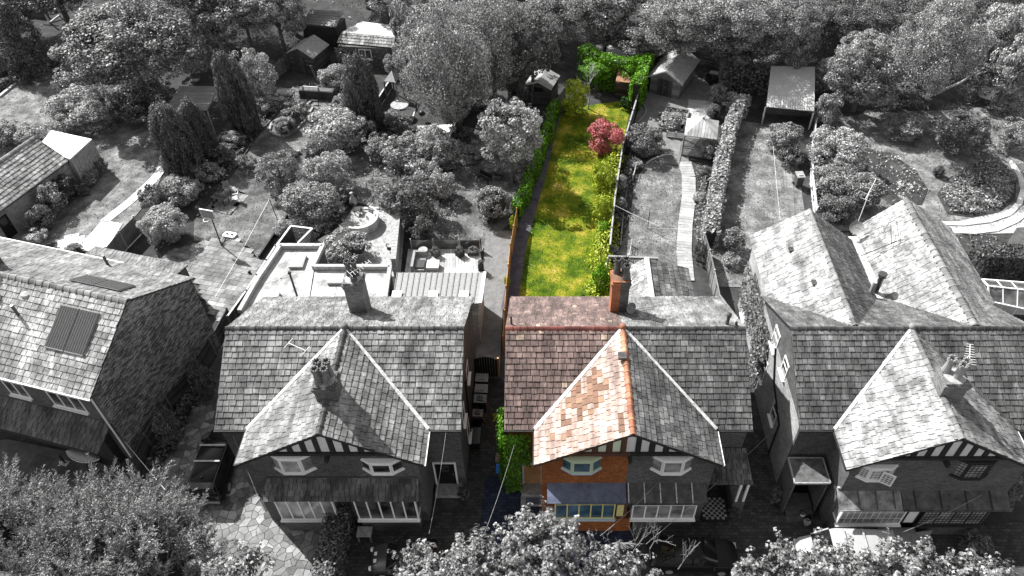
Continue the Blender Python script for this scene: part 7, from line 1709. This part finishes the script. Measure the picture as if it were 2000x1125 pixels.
car('parked_saloon', 'black saloon car parked along the front of the half-coloured pair', 'car', G(1352, 1092), R(-2), [(-2.3, .78, .35, .85), (-2.1, .87, .3, .95), (-1.2, .9, .28, .97), (.9, .9, .28, .95), (1.7, .87, .28, .88), (2.15, .76, .3, .75), (2.3, .6, .35, .6)],
    [(-1.75, .76, .58, .95, 1.0), (-1.15, .78, .62, .95, 1.38), (.15, .79, .63, .95, 1.42), (.4, .78, .6, .94, 1.36), (1.15, .76, .58, .92, .97)], PAINT_K, (-1.35, 1.4), .33, .9)
car('parked_van', 'white van half hidden under the pale maple crowns at bottom right', 'van', G(1640, 1095), R(178), [(-2.5, .92, .35, 1.3), (-2.4, .98, .3, 1.35), (.8, .98, .3, 1.35), (1.6, .97, .3, 1.15), (2.2, .9, .32, .95), (2.45, .75, .38, .75)],
    [(-2.45, .9, .86, 1.3, 1.95), (-2.3, .93, .86, 1.3, 2.05), (.6, .93, .86, 1.3, 2.05), (.9, .92, .84, 1.3, 1.95), (1.65, .9, .8, 1.15, 1.2)], PAINT_W, (-1.6, 1.55), .35, .98, bars=True)
car('parked_coupe', 'pale car roof showing at the very bottom right corner', 'car', G(1995, 1150), R(5), [(-2.1, .78, .35, .8), (-1.9, .86, .3, .92), (1.0, .88, .28, .92), (1.9, .8, .3, .75), (2.1, .6, .35, .6)], [(-1.6, .76, .58, .9, .95), (-1, .78, .62, .92, 1.35), (.2, .78, .62, .92, 1.36), (.9, .76, .58, .9, .94)], PAINT_W, (-1.25, 1.3), .32, .88)
# overhead wires
def wire(label, a, b, sag=.25, mat=STONE, r=.011):
    a, b = V(a), V(b); pts = [a.lerp(b, k / 10) - V((0, 0, sag * 4 * (k / 10) * (1 - k / 10))) for k in range(11)]
    o = MB().path([p - a for p in pts], r, 5).build('overhead_wire', mat); o.location = a; return tag(o, label, 'wire', 'overhead wires')
wire('pale service wire from the grey pair eaves to the forecourt, above the door', PY(871, 845, 22.6), G(838, 1042, 4.0)); wire('pale wire from the ivy corner down to the alley setts', PY(1004, 870, 22.0), G(946, 1042, 3.5))
wire('pale wire slanting across the porch of the half-coloured pair', PX(1515, 836, 13.3), G(1262, 1062, 4.5)); wire('pale wire over the dark lead canopy of the half-coloured pair', PY(1284, 943, 20.9), G(1172, 1046, 4.2))
wire('pale wire across the right-hand bay of the right pair', PY(1918, 966, 20.4), G(1765, 1038, 4.0)); wire('pale wire from the dark gable corner to the cypress tops', PY(222, 836, 26), G(330, 965, 3.5), .1, WHITE)
wire('pale wire past the left front corner of the grey pair', PY(455, 850, 22.7), G(516, 1000, 3.2)); wire('dark cable from the brick chimney to the rear roof corner', PY(1238, 604, 30), PY(1400, 575, 32.5), .1, BLACKM)
wire('thin white line between the grey fence and paver path', G(1200, 400, 1.5), G(1290, 442, 1.6), .05, WHITE, .01); wire('thin white line above the gazebo lawn', G(1265, 444, 1.8), G(1375, 447, 1.8), .05, WHITE, .01)
wire('thin pale line down the stepping stone lawn', G(1510, 285, 1.6), G(1524, 430, 1.6), .05, WHITE, .01)
t = thing('line_prop', 'thin dark prop of the white line over the gazebo lawn', 'pole', tuple(G(1265, 446))); MB().tube((0, 0, 0), (.0, 0, 1.9), .03).build('pole', BLACKM, t)
t = thing('ladder', 'pale ladder against a tree trunk at the top edge', 'ladder', tuple(G(1251, 26)))
for s in (-.22, .22): MB().bar((s, 0, 0), (s, 1.2, 6.5), .07, .05).build('rail', CONC_P, t)
for k in range(16): MB().bar((-.22, 1.2 * k / 16, 6.5 * k / 16 + .2), (.22, 1.2 * k / 16, 6.5 * k / 16 + .2), .04, .04).build('rung', CONC_P, t)
